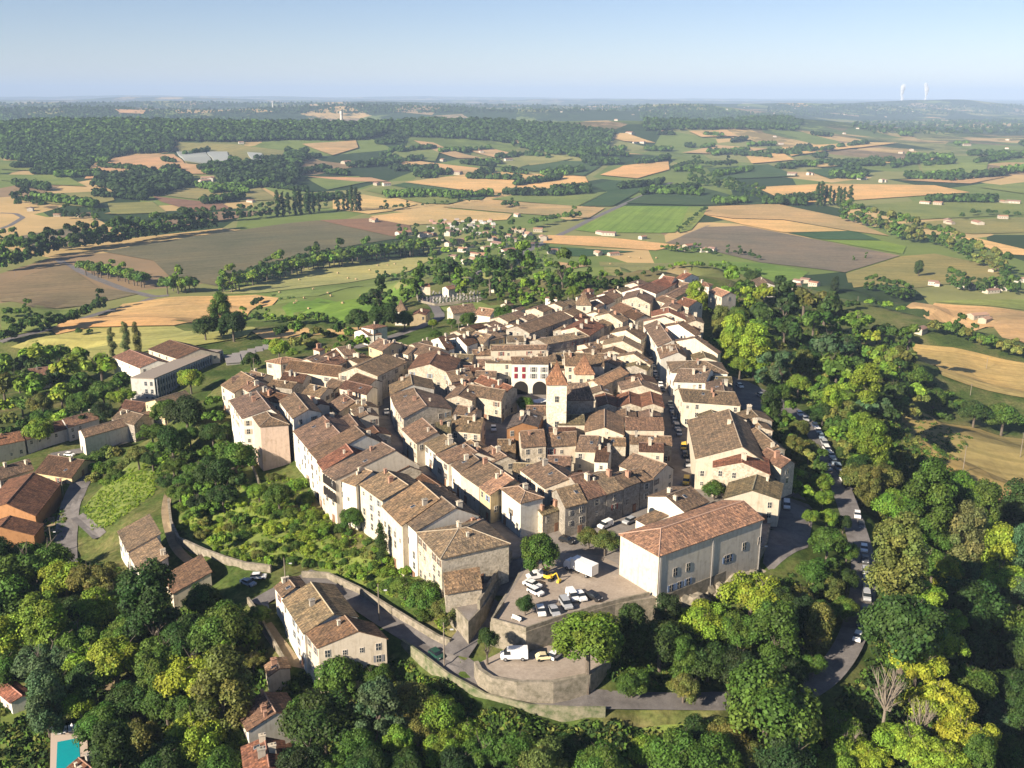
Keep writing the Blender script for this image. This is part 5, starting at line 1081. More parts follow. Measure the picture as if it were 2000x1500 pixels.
EXPL = '''round 1048 1080 49 g|big round dark-leaved tree at the top of the car park
round 1150 1262 76 lg|largest light green tree below the car park wall
wide 1470 1165 66 yg|bright lime-green tree in front of the great hall's grey wall
round 1372 1215 52 yg|lime-green tree left of the brightest one under the great hall
round 1498 1385 92 g|huge round green tree right of the lower road
round 1182 1058 30 og|right of the two olive trees beside the white truck
round 1150 1048 25 og|left of the two olive trees above the white truck
round 1026 1182 22 dg|small dark tree between the parked cars and the white bench
street 952 1248 24 dg|small ball-shaped street tree at the road junction
wide 1790 1300 48 yy|yellow locust tree at the top of the bright group, lower right
wide 1838 1375 58 yy|broad yellow-green locust in the middle of the bright lower-right group
wide 1890 1440 55 yy|yellow-green locust on the right of the bright lower-right group
wide 1770 1450 48 yg|lower left locust of the bright lower-right group
wide 1695 1480 40 yy|small yellow locust at the bottom edge, lower right
wide 1830 1490 50 yg|yellow-green locust at the bottom edge under the bright group
round 1770 1235 88 dg|wide dark oak right of the last parked cars on the road bend
tall 1752 1105 56 og|tall olive poplar-like tree with pale trunk beside the road
round 1745 990 42 lg|light green tree at the top of the bright strip beside the road
round 1760 1050 44 yg|yellow-green tree in the bright strip beside the road
round 1873 950 36 lg|leafy tree at the corner of the dry field
tall 1888 1055 40 gy|grey-green half-bare tree in the right-hand wood
wide 1955 1125 40 yg|lime tree near the right edge above the dark oaks
tall 1848 1140 24 yy|small yellow tree in the dark gap of the right-hand wood
round 1960 1205 46 g|round tree at the right edge below the lime one
round 1900 1265 44 dg|dark tree above the bright lower-right group
round 1975 1345 46 dg|dark tree at the right edge beside the bright group
round 1525 768 22 g|first roadside lime tree behind the courtyard mansion
round 1562 838 24 og|second roadside lime tree behind the courtyard mansion
round 1580 880 26 og|third roadside lime tree along the parked cars
round 1606 942 23 lg|upper of the two clipped green trees along the parked cars
round 1608 975 22 lg|lower of the two clipped green trees along the parked cars
round 1583 1010 18 lg|small clipped tree at the end of the shaded lot
round 1616 1012 22 lg|clipped tree beside the empty stretch of road
round 1618 1062 40 g|big tree between the shaded lot and the road
round 1590 1120 36 g|tree below the sunlit corner of the shaded lot
round 1560 1170 34 og|darker tree right of the bright lime one
tall 1600 1235 30 og|tree leaning over the shaded road
round 1440 1300 46 dk|dark tree left of the huge round one right of the lower road
round 1545 1315 34 dk|very dark tree over the shaded road bend
round 1648 1022 20 dg|tree overhanging the left edge of the shaded road, upper
round 1655 1078 24 g|tree overhanging the left edge of the shaded road, upper middle
round 1656 1132 27 dg|tree overhanging the left edge of the shaded road, lower middle
round 1650 1188 27 g|tree overhanging the left edge of the shaded road, lower
round 1235 1338 36 g|tree beside the largest light green one, over the lower road
round 1335 1345 34 og|olive tree overhanging the lower road left of the huge one
round 1590 1300 24 g|lone tree in black shadow left of the road bend
round 1395 955 22 g|small round bush-like tree behind the white gable with the arched window
round 690 794 15 dg|left of the two round trees in the western street
round 717 792 14 dg|right of the two round trees in the western street
round 1026 788 20 g|single tree beside the market square
round 372 742 27 yg|yellow-green tree in front of the school slab
round 365 808 42 dk|very dark umbrella-shaped tree left of the ramparts terrace
round 335 865 38 dg|dark green tree on the slope below the umbrella-shaped one
round 443 838 18 g|small tree on the ivy terrace under the ramparts
round 460 895 40 g|big green tree against the foot of the tall blank wall
round 420 925 38 dg|dark tree on the garden slope left of the tall blank wall
round 545 968 34 g|big shrub-like tree under the arcaded house
round 505 960 24 lg|light tree beside the broken terrace wall
round 684 1012 28 g|tree standing against the white houses of the ramparts
poplar 745 1065 9 dg|narrow cypress against the white rampart houses
round 830 1165 38 g|green tree at the lower end of the rampart gardens
round 868 1195 34 og|olive-brown tree above the junction wall
round 790 1150 32 g|bushy tree at the foot of the rampart gardens
wide 375 1320 66 yy|bright yellow-green tree left of the three joined roofs
round 155 1372 36 yg|yellow-green tree above the swimming pool
round 125 1130 46 yg|yellow-green tree at the lower end of the left lane
round 185 1195 48 yg|second yellow-green tree below the left lane
round 70 1175 44 bl|blue-green tree below the barns
poplar 440 1305 10 yg|slender pale conifer left of the tiny cottage
wide 495 1290 24 og|palm-like olive tree beside the tiny cottage
round 630 1415 78 dg|very large dark tree right of the bottom cottages
round 665 1320 56 g|leafy tree under the three joined roofs
cedar 735 1390 64 bl|blue-green cedar near the bottom centre-left
round 800 1370 50 og|olive tree left of the road bend
round 590 1400 44 g|green tree overlapping the black roof slope
round 505 1200 26 g|round bush by the black car in the lower yard
round 395 1170 36 g|green tree behind the shed-roofed annex
tall 1795 525 9 dg|lone tree with a long shadow in the right-hand meadow
tall 1630 560 10 dk|dark pointed cypress at the edge of the north-eastern wood
cedar 1530 720 34 bl|pale blue cedar in the north-eastern wood
round 750 620 35 dg|dark clump tree above the porch house
round 700 625 30 dg|dark clump tree left of the porch house
round 790 625 22 g|green tree beside the white turret
round 850 655 15 g|round street tree on the cemetery road
round 845 632 11 yg|upper small street tree on the cemetery road
round 882 630 12 g|small round tree in front of the orange roof
round 915 625 20 g|larger round tree in front of the orange roof
round 985 615 24 g|leafy tree in the northern gardens
poplar 1094 590 6 dk|right of the two dark cypresses
poplar 1078 592 5 dk|left of the two dark cypresses
round 1120 570 16 lg|light green tree at the edge of the far left cluster
round 455 635 32 dg|dark tree group member right of the wheat strip
round 400 640 26 dg|dark tree left of the meadow group
tall 430 620 24 g|tall pale tree in the meadow group
poplar 218 672 6 gy|first poplar behind the school canteen
poplar 245 668 7 gy|second poplar behind the school canteen
poplar 268 668 6.5 og|third poplar behind the school canteen
round 545 680 26 yg|yellow-green tree at the foot of the north-western lanes
round 490 705 20 dg|dark tree beside the workshop row
round 1470 540 16 dg|round tree at the top of the north-eastern wood
tall 1360 590 24 yg|tall yellow-green tree at the town's far corner
round 1395 590 24 dg|dark tree right of the far corner
round 1440 620 26 g|mid-green tree in the upper north-eastern wood
tall 1430 670 30 yg|yellow-green tall tree beside the long gable wall
round 1400 680 24 g|green tree touching the long gable wall
round 1445 715 26 lg|light tree above the courtyard mansion
round 1790 735 28 g|lone tree at the lower edge of the golden field
round 1825 780 24 g|round tree below the lone one at the golden field
round 1905 805 30 dg|left of two big round trees over the dry field
round 1960 815 34 g|right of two big round trees over the dry field'''
EPOS = []
for ln in EXPL.splitlines():
    a, lab = ln.split('|'); k, x, y, r_, tn = a.split(); ck = None
    if k == 'street': k = 'round'; ck = 'street'
    x, y, r_ = float(x), float(y), float(r_); EPOS.append((x, y, r_)); plant(k, x, y, r_, tn, lab, ck=ck)
for x, y, s, lab in ((1722, 1390, 42, 'leafless grey-white dead tree rising in front of the yellow locusts'), (1790, 1435, 34, 'bare pale branches between the yellow locusts'), (1650, 1470, 30, 'dead pale tree at the bottom edge of the right-hand wood')):
    p = Pg(x, y+s)[0]; r = ob('bare_tree', None, loc=p, label=lab, cat='tree'); ob('trunk', TRUNKB, r, scale=s*.115)
# zones of woodland: single trees by zone
ZONES = [
 ('wooded hillside in the lower left', '0,1120 60,1080 150,1110 230,1150 330,1175 440,1210 480,1290 450,1360 440,1460 470,1500 160,1500 90,1420 60,1320 0,1300', 38, 68, 'dg g g og lg bl g yg dg', 52, 'round round wide tall'),
 ('wood along the bottom edge', '560,1480 600,1350 760,1300 830,1330 880,1430 1000,1450 1180,1445 1400,1430 1560,1400 1650,1420 1640,1500 560,1500', 36, 60, 'dg g og g lg dk', 54, 'round round wide'),
 ('wood under the car park', '1230,1230 1290,1215 1420,1200 1540,1180 1580,1230 1560,1320 1480,1345 1250,1350', 34, 56, 'og g dg dk', 26, 'round tall'),
 ('dark wood on the lower right', '1720,1000 1790,940 1900,990 2000,1010 2000,1500 1900,1500 1920,1380 1880,1300 1700,1180 1690,1080', 30, 56, 'dg g g dg dg yg bl g', 60, 'round round tall wide'),
 ('north-eastern wood', '1370,580 1450,555 1560,575 1680,610 1780,660 1800,760 1760,800 1700,870 1680,930 1610,810 1500,740 1440,700 1400,650', 18, 34, 'dg g dg og lg yg g dk bl', 88, 'round round tall wide'),
 ('trees below the eastern edge of the town', '1475,800 1530,795 1600,900 1640,1010 1640,1240 1590,1290 1540,1200 1590,1100 1600,1010 1550,950 1525,860', 18, 32, 'dg g og lg', 26, 'round tall'),
 ('roadside copse', '1600,800 1700,870 1780,900 1780,985 1710,1000 1650,900', 18, 34, 'dg g lg og', 24, 'round tall'),
 ('garden slope under the ramparts', '345,960 430,900 480,940 560,930 620,1000 700,1040 780,1100 860,1180 860,1235 760,1165 600,1110 430,1085 350,1030', 10, 24, 'g lg g lg og yg', 100, 'bush bush bush bush round'),
 ('hillside west of the school', '0,700 80,690 150,690 200,700 250,735 240,790 190,810 60,850 0,870', 22, 36, 'dg g yg og lg dk', 40, 'round round wide'),
 ('slope beside the western terrace', '290,800 340,780 420,780 430,870 480,930 430,1000 340,970 290,890', 18, 34, 'dg g g dk', 20, 'round wide'),
 ('trees round the cemetery', '700,570 780,585 800,545 850,520 1000,505 1180,540 1220,560 1150,575 1040,590 980,580 900,560 830,560 760,600 720,620', 10, 22, 'dg g g lg dg', 60, 'round tall'),
 ('gardens of the lower village', '770,450 850,445 1000,445 1060,480 1090,520 1000,500 900,540 840,530 830,480', 7, 14, 'dg g dg lg', 60, 'round tall'),
 ('foot of the western quarter', '560,640 700,640 720,665 640,690 560,690 520,670', 12, 20, 'g dg lg og', 16, 'round bush'),
 ('left lane bank', '165,910 200,890 300,870 320,900 260,900 200,960', 16, 26, 'g lg og', 12, 'bush round'),
 ('scrub under the golden field', '1720,690 1790,740 1880,790 1840,830 1760,800', 12, 22, 'g og dg lg', 16, 'bush round'),
 ('scrub round the car-park wall', '985,1255 1080,1245 1130,1350 1000,1345', 4, 8, 'g og', 8, 'bush'),
]
BLOCK = [(125, 1475, 75, 80), (20, 1360, 45, 30), (215, 1350, 18, 55), (1690, 1150, 22, 130), (1000, 1300, 95, 60), (600, 1240, 70, 50), (510, 1370, 55, 60), (130, 1040, 30, 70), (1670, 1250, 20, 40), (1250, 1440, 110, 22)]
zr = random.Random(11); pp = []
for zi, (zn, poly, r0, r1, tints, count, kinds) in enumerate(ZONES):
    P = pts(poly); xs = [p[0] for p in P]; ys = [p[1] for p in P]; placed = []; tries = 0; tl = tints.split(); kl = kinds.split(); cand = []
    while len(placed) < count and tries < 6000:
        tries += 1; x, y = zr.uniform(min(xs), max(xs)), zr.uniform(min(ys), max(ys))
        if not bool(inpoly(np.array([x]), np.array([y]), P)[0]): continue
        rp = zr.uniform(r0, r1); rel = .78 if tries < 3000 else .6
        if any(abs(x-a) < c and abs(y-b) < d for a, b, c, d in BLOCK): continue
        if any(math.hypot(x-a, (y-b)*1.25) < (rp+c)*rel for a, b, c in placed): continue
        if any(math.hypot(x-a, y-b) < (rp+c)*.62 for a, b, c in EPOS): continue
        placed.append((x, y, rp))
    W = Pg([p[0] for p in placed], [p[1] for p in placed])
    for (x, y, rp), Wp in zip(placed, W):
        # keep clear of roads and platforms
        k = zr.choice(kl); tn = zr.choice(tl); D = np.linalg.norm(Wp-np.array([0, 0, CZ])); Rm = rp*D/F_PX
        f = {'bush': .2, 'tall': 1.25}.get(k, 1.0); p = Pg(x, y, Rm*f)[0]
        if np.min(np.hypot(bend[:, 0]-p[0], bend[:, 1]-p[1])) < 4.2+Rm*.12 and zi not in (6,): continue
        if inpoly(np.array([p[0]]), np.array([p[1]]), PW[0][2])[0] or inpoly(np.array([p[0]]), np.array([p[1]]), PW[1][2])[0]: continue
        sz = 'smaller' if rp < (r0+r1)/2 else 'bigger'
        lab = f'{sz} {TNAME[tn]} {SNAME[k]} {"shrub" if k == "bush" else "tree"} in the {zn}'
        tree(k, p, Rm, tn, lab, group=f'{sz} {TNAME[tn]} {SNAME[k]} {"shrubs" if k == "bush" else "trees"} in the {zn}', far=(D > 520))
# lines of trees and hedges in the plain
LINES = [('plane', '428,560 520,535 600,515 700,498 800,484 850,478', 46, 17, 'g lg', 'long avenue of plane trees below the hay field', 'round'), ('plane', '440,548 600,505 720,488 830,475', 30, 15, 'g dg', 'second row of the long avenue of plane trees', 'round'),
 ('plane', '325,556 345,556 365,555 385,557', 7, 18, 'g lg', 'short avenue piece beside the road junction', 'round'), ('plane', '165,522 200,528 240,536 285,548', 20, 15, 'lg g', 'roadside avenue running up to the junction', 'round'),
 ('hedge', '0,520 60,500 120,480 210,470 300,455 345,448 420,440', 40, 13, 'dg dk g', 'dark tree belt crossing the left plain', 'tall'), ('hedge', '0,470 90,478 180,462 260,445 330,440', 26, 12, 'dg g', 'upper edge of the tree belt in the left plain', 'round'),
 ('hedge', '350,430 440,425 520,418 550,415', 18, 8, 'dg', 'row of trees right of the left tree belt', 'tall'), ('poplar', '540,412 556,411 575,408 600,407 612,406 630,405', 9, 5.2, 'dg dk', 'group of poplars left of the reddish field', 'poplar'),
 ('poplar', '658,405 668,403 693,402 705,404', 6, 5, 'dg dk', 'poplar clump beside the wheat field', 'poplar'), ('alley', '1030,437 1060,430 1090,424 1120,421 1138,420', 11, 11, 'dg g', 'dark avenue at the builder yard', 'round'),
 ('hedge', '1322,452 1345,432 1365,415 1382,405', 11, 5.5, 'dg', 'hedge between the bright green and wheat fields', 'round'), ('river', '1640,420 1700,435 1745,452 1780,462 1830,470 1870,485 1900,505 1940,520 1965,535', 34, 12, 'dg g og', 'riverside trees crossing the right plain', 'tall'),
 ('poplar', '1590,393 1600,392 1610,392 1620,393 1632,394 1652,398 1662,400', 9, 4.5, 'dg', 'poplar row in the middle of the right plain', 'poplar'), ('hedge', '1310,330 1330,325 1350,318 1400,322 1440,318', 16, 7.5, 'dg dk', 'dark grove beside the central valley road', 'round'),
 ('hedge', '1340,348 1370,355 1400,360 1430,368 1460,378 1495,385', 16, 8, 'dg g', 'tree belt beside the large maize field', 'tall'), ('hedge', '960,383 990,378 1030,374 1060,371', 9, 5, 'dg', 'hedge at the foot of the great wheat field', 'round'),
 ('hedge', '815,402 850,396 900,393 940,388', 9, 4.5, 'dg', 'hedge at the end of the green field', 'round'), ('hedge', '740,406 770,404 800,402', 5, 6.5, 'dg', 'three round trees by the wheat field', 'round'), ('grove', '980,400 995,398 1010,401', 5, 7.5, 'dg', 'small grove standing in the stubble field', 'round'),
 ('hedge', '1700,500 1660,508', 2, 4, 'g', 'lone pair in the ploughed field', 'round'), ('hedge', '1420,490 1460,495 1485,505', 7, 6, 'dg', 'trees at the near edge of the ploughed field', 'round'), ('hedge', '1290,482 1330,488 1370,487 1400,495', 12, 6.5, 'dg g', 'village hedge behind the far tip of the town', 'round'),
 ('hedge', '1690,560 1720,562 1740,575 1780,580', 9, 10, 'dg g', 'copse in front of the tan field on the right', 'tall'), ('hedge', '1845,545 1860,555 1880,560 1920,565 1960,560 1985,568', 14, 10, 'dg g', 'garden trees of the right-hand hamlet', 'tall'),
 ('hedge', '1580,640 1640,600 1700,590 1760,605', 12, 11, 'g dg lg', 'trees between the wood and the right-hand fields', 'round'), ('hedge', '1820,640 1870,645 1900,660 1960,680 1995,690', 15, 15, 'dg g og', 'dark belt below the tan field at the right edge', 'round'),
 ('hedge', '440,620 500,618 560,625 620,620 660,628', 15, 12, 'g lg dg', 'loose trees below the bright meadow', 'round'), ('hedge', '0,660 30,650 60,630 80,640 150,620 190,600 205,590', 16, 15, 'dg', 'trees along the curving road at the left edge', 'round'),
 ('hedge', '10,610 25,612 45,610 60,612', 4, 11, 'g', 'avenue trees with pale trunks at the left edge', 'round'), ('hedge', '140,648 185,648', 2, 8, 'dg', 'two bushes at the edge of the wheat strip', 'round'),
 ('hedge', '495,598 500,588 517,585', 3, 9, 'dk', 'dark trees in the hay field', 'round'), ('hedge', '530,570 545,580 580,578', 4, 5, 'g', 'scrub in the hay field', 'bush'), ('hedge', '735,545 755,540 780,540 815,535 830,530', 10, 8, 'dg g', 'hedge left of the lower village', 'round'),
 ('hedge', '1870,425 1900,415 1940,415 1990,420', 7, 7, 'dg', 'farm trees at the right edge of the plain', 'round'), ('hedge', '600,385 640,392 660,398 560,405 520,398', 9, 7, 'dg', 'farm hedge above the reddish field', 'round'),
 ('hedge', '110,415 140,420 190,425 200,410', 8, 9, 'dg g', 'trees round the white farm sheds', 'round'), ('hedge', '30,400 60,390 90,402 20,385 60,375', 12, 10, 'dk dg', 'dark copse at the upper left', 'round'), ('hedge', '1060,545 1120,552 1170,556 1215,552 1250,545', 20, 12, 'dg g dk', 'dark tree belt behind the far left cluster', 'round'), ('hedge', '1255,535 1290,525 1340,515 1400,520 1440,528 1480,530', 18, 8, 'g dg lg', 'hedge on the slope behind the far tip', 'round'), ('hedge', '1540,640 1560,625', 2, 10, 'g', 'pair of trees above the wood', 'round')]
far_pts = []
for nm, poly, n, r0, tn, lab, kind in LINES:
    P = np.array(pts(poly)); seg = np.hypot(*np.diff(P, axis=0).T); cum = np.concatenate([[0], np.cumsum(seg)]); k2 = 'poplar' if kind == 'poplar' else kind
    for i in range(n):
        s = (i+.5+zr.uniform(-.35, .35))/n*cum[-1] if n > 1 else 0; x = np.interp(s, cum, P[:, 0]); y = np.interp(s, cum, P[:, 1]); r_ = r0*zr.uniform(.75, 1.2); t_ = zr.choice(tn.split())
        W = Pg(x, y+(r_*.9 if kind != 'poplar' else r_*2))[0]; D = np.linalg.norm(W-np.array([0, 0, CZ])); Rm = r_*D/F_PX*(1.2 if kind in ('tall',) else (2.2 if kind == 'poplar' else 1))
        kk = 'tall' if (kind == 'round' and zr.random() < .2) else kind
        tree(kk, W, Rm, t_, f'{TNAME[t_]} tree in the {lab}' if n > 1 else lab, group=lab, far=True, sp='plane_tree' if nm in ('plane', 'alley') else None)
# far woods as one mass
def blobs(zones, name, lab, seed):
    rg = np.random.default_rng(seed); allp, allr, allt = [], [], []
    for poly, n, r0, r1, tk in zones:
        P = pts(poly); xs = [p[0] for p in P]; ys = [p[1] for p in P]; x = rg.uniform(min(xs), max(xs), n*6); y = rg.uniform(min(ys), max(ys), n*6); m = inpoly(x, y, P); x, y = x[m][:n], y[m][:n]
        W = Pg(x, y); D = np.linalg.norm(W-np.array([0, 0, CZ]), axis=1); r_ = rg.uniform(r0, r1, len(x))*D/F_PX; r_ = np.clip(r_, 2, 11); allp.append(W); allr.append(r_)
        t = np.array(TINT[tk])*rg.uniform(.6, 1.5, (len(x), 1)); allt.append(t)
    Pp = np.concatenate(allp); Rr = np.concatenate(allr); T = np.concatenate(allt); n = len(Pp); k = 26
    d = rv(n*k, rg); d[:, 2] = np.abs(d[:, 2])*1.1-.1; ctr = np.repeat(Pp+np.stack([0*Rr, 0*Rr, Rr*.9], 1), k, 0); rr_ = np.repeat(Rr, k); c = ctr+d*(rr_*rg.uniform(.6, 1.05, n*k))[:, None]
    nn = d+rv(n*k, rg)*.4; nn /= np.linalg.norm(nn, axis=1, keepdims=True); a = np.cross(nn, rv(n*k, rg)); a /= np.linalg.norm(a, axis=1, keepdims=True); b = np.cross(nn, a); s = (rr_*rg.uniform(.3, .5, n*k))[:, None]
    V = np.stack([c-a*s, c-b*s, c+a*s, c+b*s], 1).reshape(-1, 3); F_ = np.arange(len(V)).reshape(-1, 4); tt = np.repeat(T, k, 0)*rg.uniform(.75, 1.25, (n*k, 1))
    V2, F2 = octa(Pp+np.stack([0*Rr, 0*Rr, Rr*.8], 1), Rr*.8); V3 = np.concatenate([V, V2]); F3 = np.concatenate([F_, F2+len(V)]); t3 = np.concatenate([tt, np.repeat(T*.8, 8, 0)])  # blob cores darkened in colour to stand for shade between the leaves
    o0 = V3.mean(0); ob(name, fastmesh(name, V3-o0, F3, [M_FAR], t3), loc=o0, kind='stuff', label=lab, cat='wood')
blobs([('0,228 120,226 330,228 560,238 700,246 760,262 700,275 560,274 470,278 345,277 335,298 250,303 190,316 160,345 90,338 50,318 0,312', 4200, 4, 7.5, 'dg'), ('0,228 330,228 560,238 640,248 560,262 345,268 0,290', 900, 4, 7, 'g')], 'ridge_forest', 'dark forest covering the long ridge on the left', 1)
blobs([('700,242 900,236 1100,246 1200,262 1180,300 1120,308 1060,290 950,275 860,270 800,268', 2000, 3.5, 6.5, 'dg'), ('1000,285 1100,290 1180,300 1170,312 1060,300', 260, 4, 7, 'dg')], 'hill_wood', 'wooded hills beyond the middle of the plain', 2)
blobs([('420,330 500,324 560,326 590,345 575,362 500,362 430,362', 330, 6, 10, 'dk'), ('190,352 280,342 370,347 375,362 320,382 250,388 215,375 180,365', 380, 6, 10, 'dk'), ('560,300 600,300 590,325 570,345 560,330', 90, 5, 9, 'dg')], 'valley_wood', 'dark woods round the farms on the left hillside', 3)
blobs([('0,203 400,200 800,203 1100,207 1400,206 1400,216 1000,220 500,223 0,224', 2600, 1.1, 2.6, 'dg'), ('1500,205 2010,205 2010,222 1500,228', 700, 1.1, 2.4, 'dg'), ('1650,240 2010,235 2010,262 1700,262', 420, 2, 4, 'dg')], 'distant_woods', 'hazy woods on the ridges near the horizon', 6)
blobs([('1250,222 1400,215 1520,228 1570,240 1560,256 1400,252 1260,258', 1200, 3, 5.5, 'dg')], 'far_hill_wood', 'blue-green wooded hill on the far right', 4)
hz = []
lr = random.Random(21)
for _ in range(150):
    x = lr.uniform(-10, 2010); y = lr.choice([lr.uniform(262, 300), lr.uniform(290, 345), lr.uniform(300, 400)]); L = lr.uniform(20, 80)*(y-180)/120; dy = lr.uniform(-.16, .12)*L; h = lr.uniform(1.5, 4.5)*(y-200)/120
    if x < 700 and y < 300: continue
    hz.append((f'{x},{y} {x+L},{y+dy} {x+L},{y+dy+h} {x},{y+h}', int(L/1.5), 2.2+(y-260)*.018, 4.6+(y-260)*.030, lr.choice(['dg', 'dg', 'dk', 'g'])))
blobs(hz, 'hedgerows', 'distant hedgerows and copses scattered over the plain', 5)
# ground cover under the woods and on wild slopes
def cover(zones, name, lab, seed, ls=.5):
    rg = np.random.default_rng(seed); Vs, Fs_, Ts = [], [], []; nb = 0
    for poly, n, r0, r1, tk in zones:
        P = pts(poly); xs = [p[0] for p in P]; ys = [p[1] for p in P]; x = rg.uniform(min(xs), max(xs), n*5); y = rg.uniform(min(ys), max(ys), n*5); m = inpoly(x, y, P); x, y = x[m][:n], y[m][:n]; W = Pg(x, y)
        dm = np.min(np.hypot(bend[None, :, 0]-W[:, 0:1], bend[None, :, 1]-W[:, 1:2]), 1); keep = (dm > 5) & ~inpoly(W[:, 0], W[:, 1], PW[0][2]) & ~inpoly(W[:, 0], W[:, 1], PW[1][2]); W = W[keep]; n_ = len(W)
        r_ = rg.uniform(r0, r1, n_); k = 34; tl = np.array([TINT[t] for t in tk.split()])[rg.integers(0, len(tk.split()), n_)]
        d = rv(n_*k, rg); d[:, 2] = np.abs(d[:, 2])*.8; rr_ = np.repeat(r_, k); c = np.repeat(W, k, 0)+d*(rr_*rg.uniform(.5, 1.1, n_*k))[:, None]
        nn = d+rv(n_*k, rg)*.6; nn /= np.linalg.norm(nn, axis=1, keepdims=True); a = np.cross(nn, rv(n_*k, rg)); a /= np.linalg.norm(a, axis=1, keepdims=True); b = np.cross(nn, a); s = (ls*rg.uniform(.5, 1.2, n_*k))[:, None]*np.minimum(1, rr_)[:, None]
        V = np.stack([c-a*s, c-b*s*.7, c+a*s, c+b*s*.7], 1).reshape(-1, 3); Vs.append(V); Fs_.append(np.arange(len(V)).reshape(-1, 4)+nb); nb += len(V); Ts.append(np.repeat(tl, k, 0)*rg.uniform(.65, 1.35, (n_*k, 1)))
    V = np.concatenate(Vs); o0 = V.mean(0); ob(name, fastmesh(name, V-o0, np.concatenate(Fs_), [M_FAR], np.concatenate(Ts)), loc=o0, kind='stuff', label=lab, cat='undergrowth')
cover([('0,1060 200,1100 450,1180 520,1280 560,1330 700,1290 860,1300 1000,1400 1400,1390 1600,1400 1700,1300 1720,1000 1800,920 2000,1000 2000,1500 0,1500', 4200, .7, 1.8, 'dg g og dk'), ('1370,580 1560,580 1790,680 1780,800 1900,860 1790,980 1700,960 1590,800 1440,730', 2000, .7, 1.8, 'dg g og'), ('1150,1230 1600,1110 1660,1200 1550,1340 1200,1340', 700, .6, 1.6, 'dg g og')], 'undergrowth', 'tangled undergrowth beneath the woods around the hill', 7)
cover([('345,960 430,890 480,940 560,925 620,1000 700,1040 790,1110 860,1180 880,1240 760,1165 600,1110 430,1085 350,1035', 1500, .3, .8, 'lg yg yg og'), ('165,990 230,925 300,900 310,960 255,1000 215,1025 180,1040', 800, .3, .7, 'yg lg yg'), ('270,880 340,860 440,880 480,930 400,960 320,950', 500, .5, 1.2, 'g lg dg'), ('790,1270 870,1330 930,1385 985,1400 900,1410 800,1340', 380, .4, 1.0, 'g yg og'), ('60,1040 130,980 120,1100 60,1120', 300, .4, 1.0, 'og g lg')], 'wild_slope_plants', 'wild grass and brambles on the open slopes', 8, .32)
# the trees that show largest stand as things of their own, the small far ones are one mass
def build_trees():
    TREES.sort(key=lambda t: -t[0]); cnt = {}; rest = []
    for t in TREES:
        k = 'shrub' if t[1] == 'bush' else ('poplar' if t[1] == 'poplar' else (t[9] or 'broad')); cnt[k] = cnt.get(k, 0)+1
        if cnt[k] <= {'broad': 285, 'shrub': 110, 'poplar': 40}.get(k, 90): tree_now(*t[1:])
        else: rest.append(t)
    Vs, Fs_, Ts = [], [], []; nb = 0; rg = np.random.default_rng(9); cache = {}
    for t in rest:
        _, kind, xyz, Rm, tint = t[:5]; lib = MIDC.get(kind) or MIDC['round']; me = lib[rg.integers(len(lib))]
        if me.name not in cache:
            v = np.empty(len(me.vertices)*3, np.float32); me.vertices.foreach_get('co', v); f = np.empty(len(me.loops), np.int32); me.loops.foreach_get('vertex_index', f)
            a = np.empty(len(me.polygons)*4, np.float32); me.attributes['tint'].data.foreach_get('color', a); cache[me.name] = (v.reshape(-1, 3), f.reshape(-1, 4), a.reshape(-1, 4)[:, :3])
        v, f, a = cache[me.name]; th = rg.uniform(0, 6.28); c, s = math.cos(th), math.sin(th); hz_ = {'poplar': 1.75, 'bush': .12, 'tall': 1.25}.get(kind, 1.0)*Rm
        V = v*Rm; V = np.stack([V[:, 0]*c-V[:, 1]*s, V[:, 0]*s+V[:, 1]*c, V[:, 2]], 1)+np.array([xyz[0], xyz[1], xyz[2]+hz_]); Vs.append(V); Fs_.append(f+nb); nb += len(V); Ts.append(a*np.array(TINT[tint])*rg.uniform(.85, 1.2))
    V = np.concatenate(Vs); o0 = V.mean(0); ob('distant_trees', fastmesh('distant_trees', V-o0, np.concatenate(Fs_), [M_FAR], np.concatenate(Ts)), loc=o0, kind='stuff', label='small far-off trees of hedgerows, woods and gardens around the town', cat='trees')
build_trees()
# ------------------------------------------------------------ vehicles
def prof_mesh(name, prof, w_, m, inset=.12, y0=None):
    """side profile (x, z) swept across the width, top edges drawn in"""
    n = len(prof); zm = max(z for _, z in prof); zl_ = min(z for _, z in prof); V = []
    for s in (-1, 1):
        for x, z in prof: V.append((x, s*(w_/2-inset*max(0, (z-zl_-.55)/(zm-zl_-.5) if zm-zl_ > .6 else 0)), z))
    Fs = [tuple(range(n)), tuple(range(2*n-1, n-1, -1))]+[(i, (i+1) % n, n+(i+1) % n, n+i) for i in range(n)]
    return mesh(name, V, Fs, [m])
def wheelmesh(r, w_):
    V, Fs, mi = [], [], []; tube(V, Fs, (0, -w_/2, 0), (0, w_/2, 0), r, r, 14); Fs.append(tuple(range(13, -1, -1))); mi = [0]*len(Fs); k = len(Fs)
    tube(V, Fs, (0, -w_/2-.01, 0), (0, w_/2+.01, 0), r*.55, r*.55, 10); mi += [1]*(len(Fs)-k); return mesh('wheel', V, Fs, [M_RUB, mat('wheel_rim', (.45, .45, .46), .4, metallic=.6)], mi)
WHEEL = wheelmesh(.32, .22); WHEELB = wheelmesh(.42, .28)
LIGHT = boxme('headlight', (0, 0, 0), (.1, .32, .16), M_LAMP)
CARS = {}
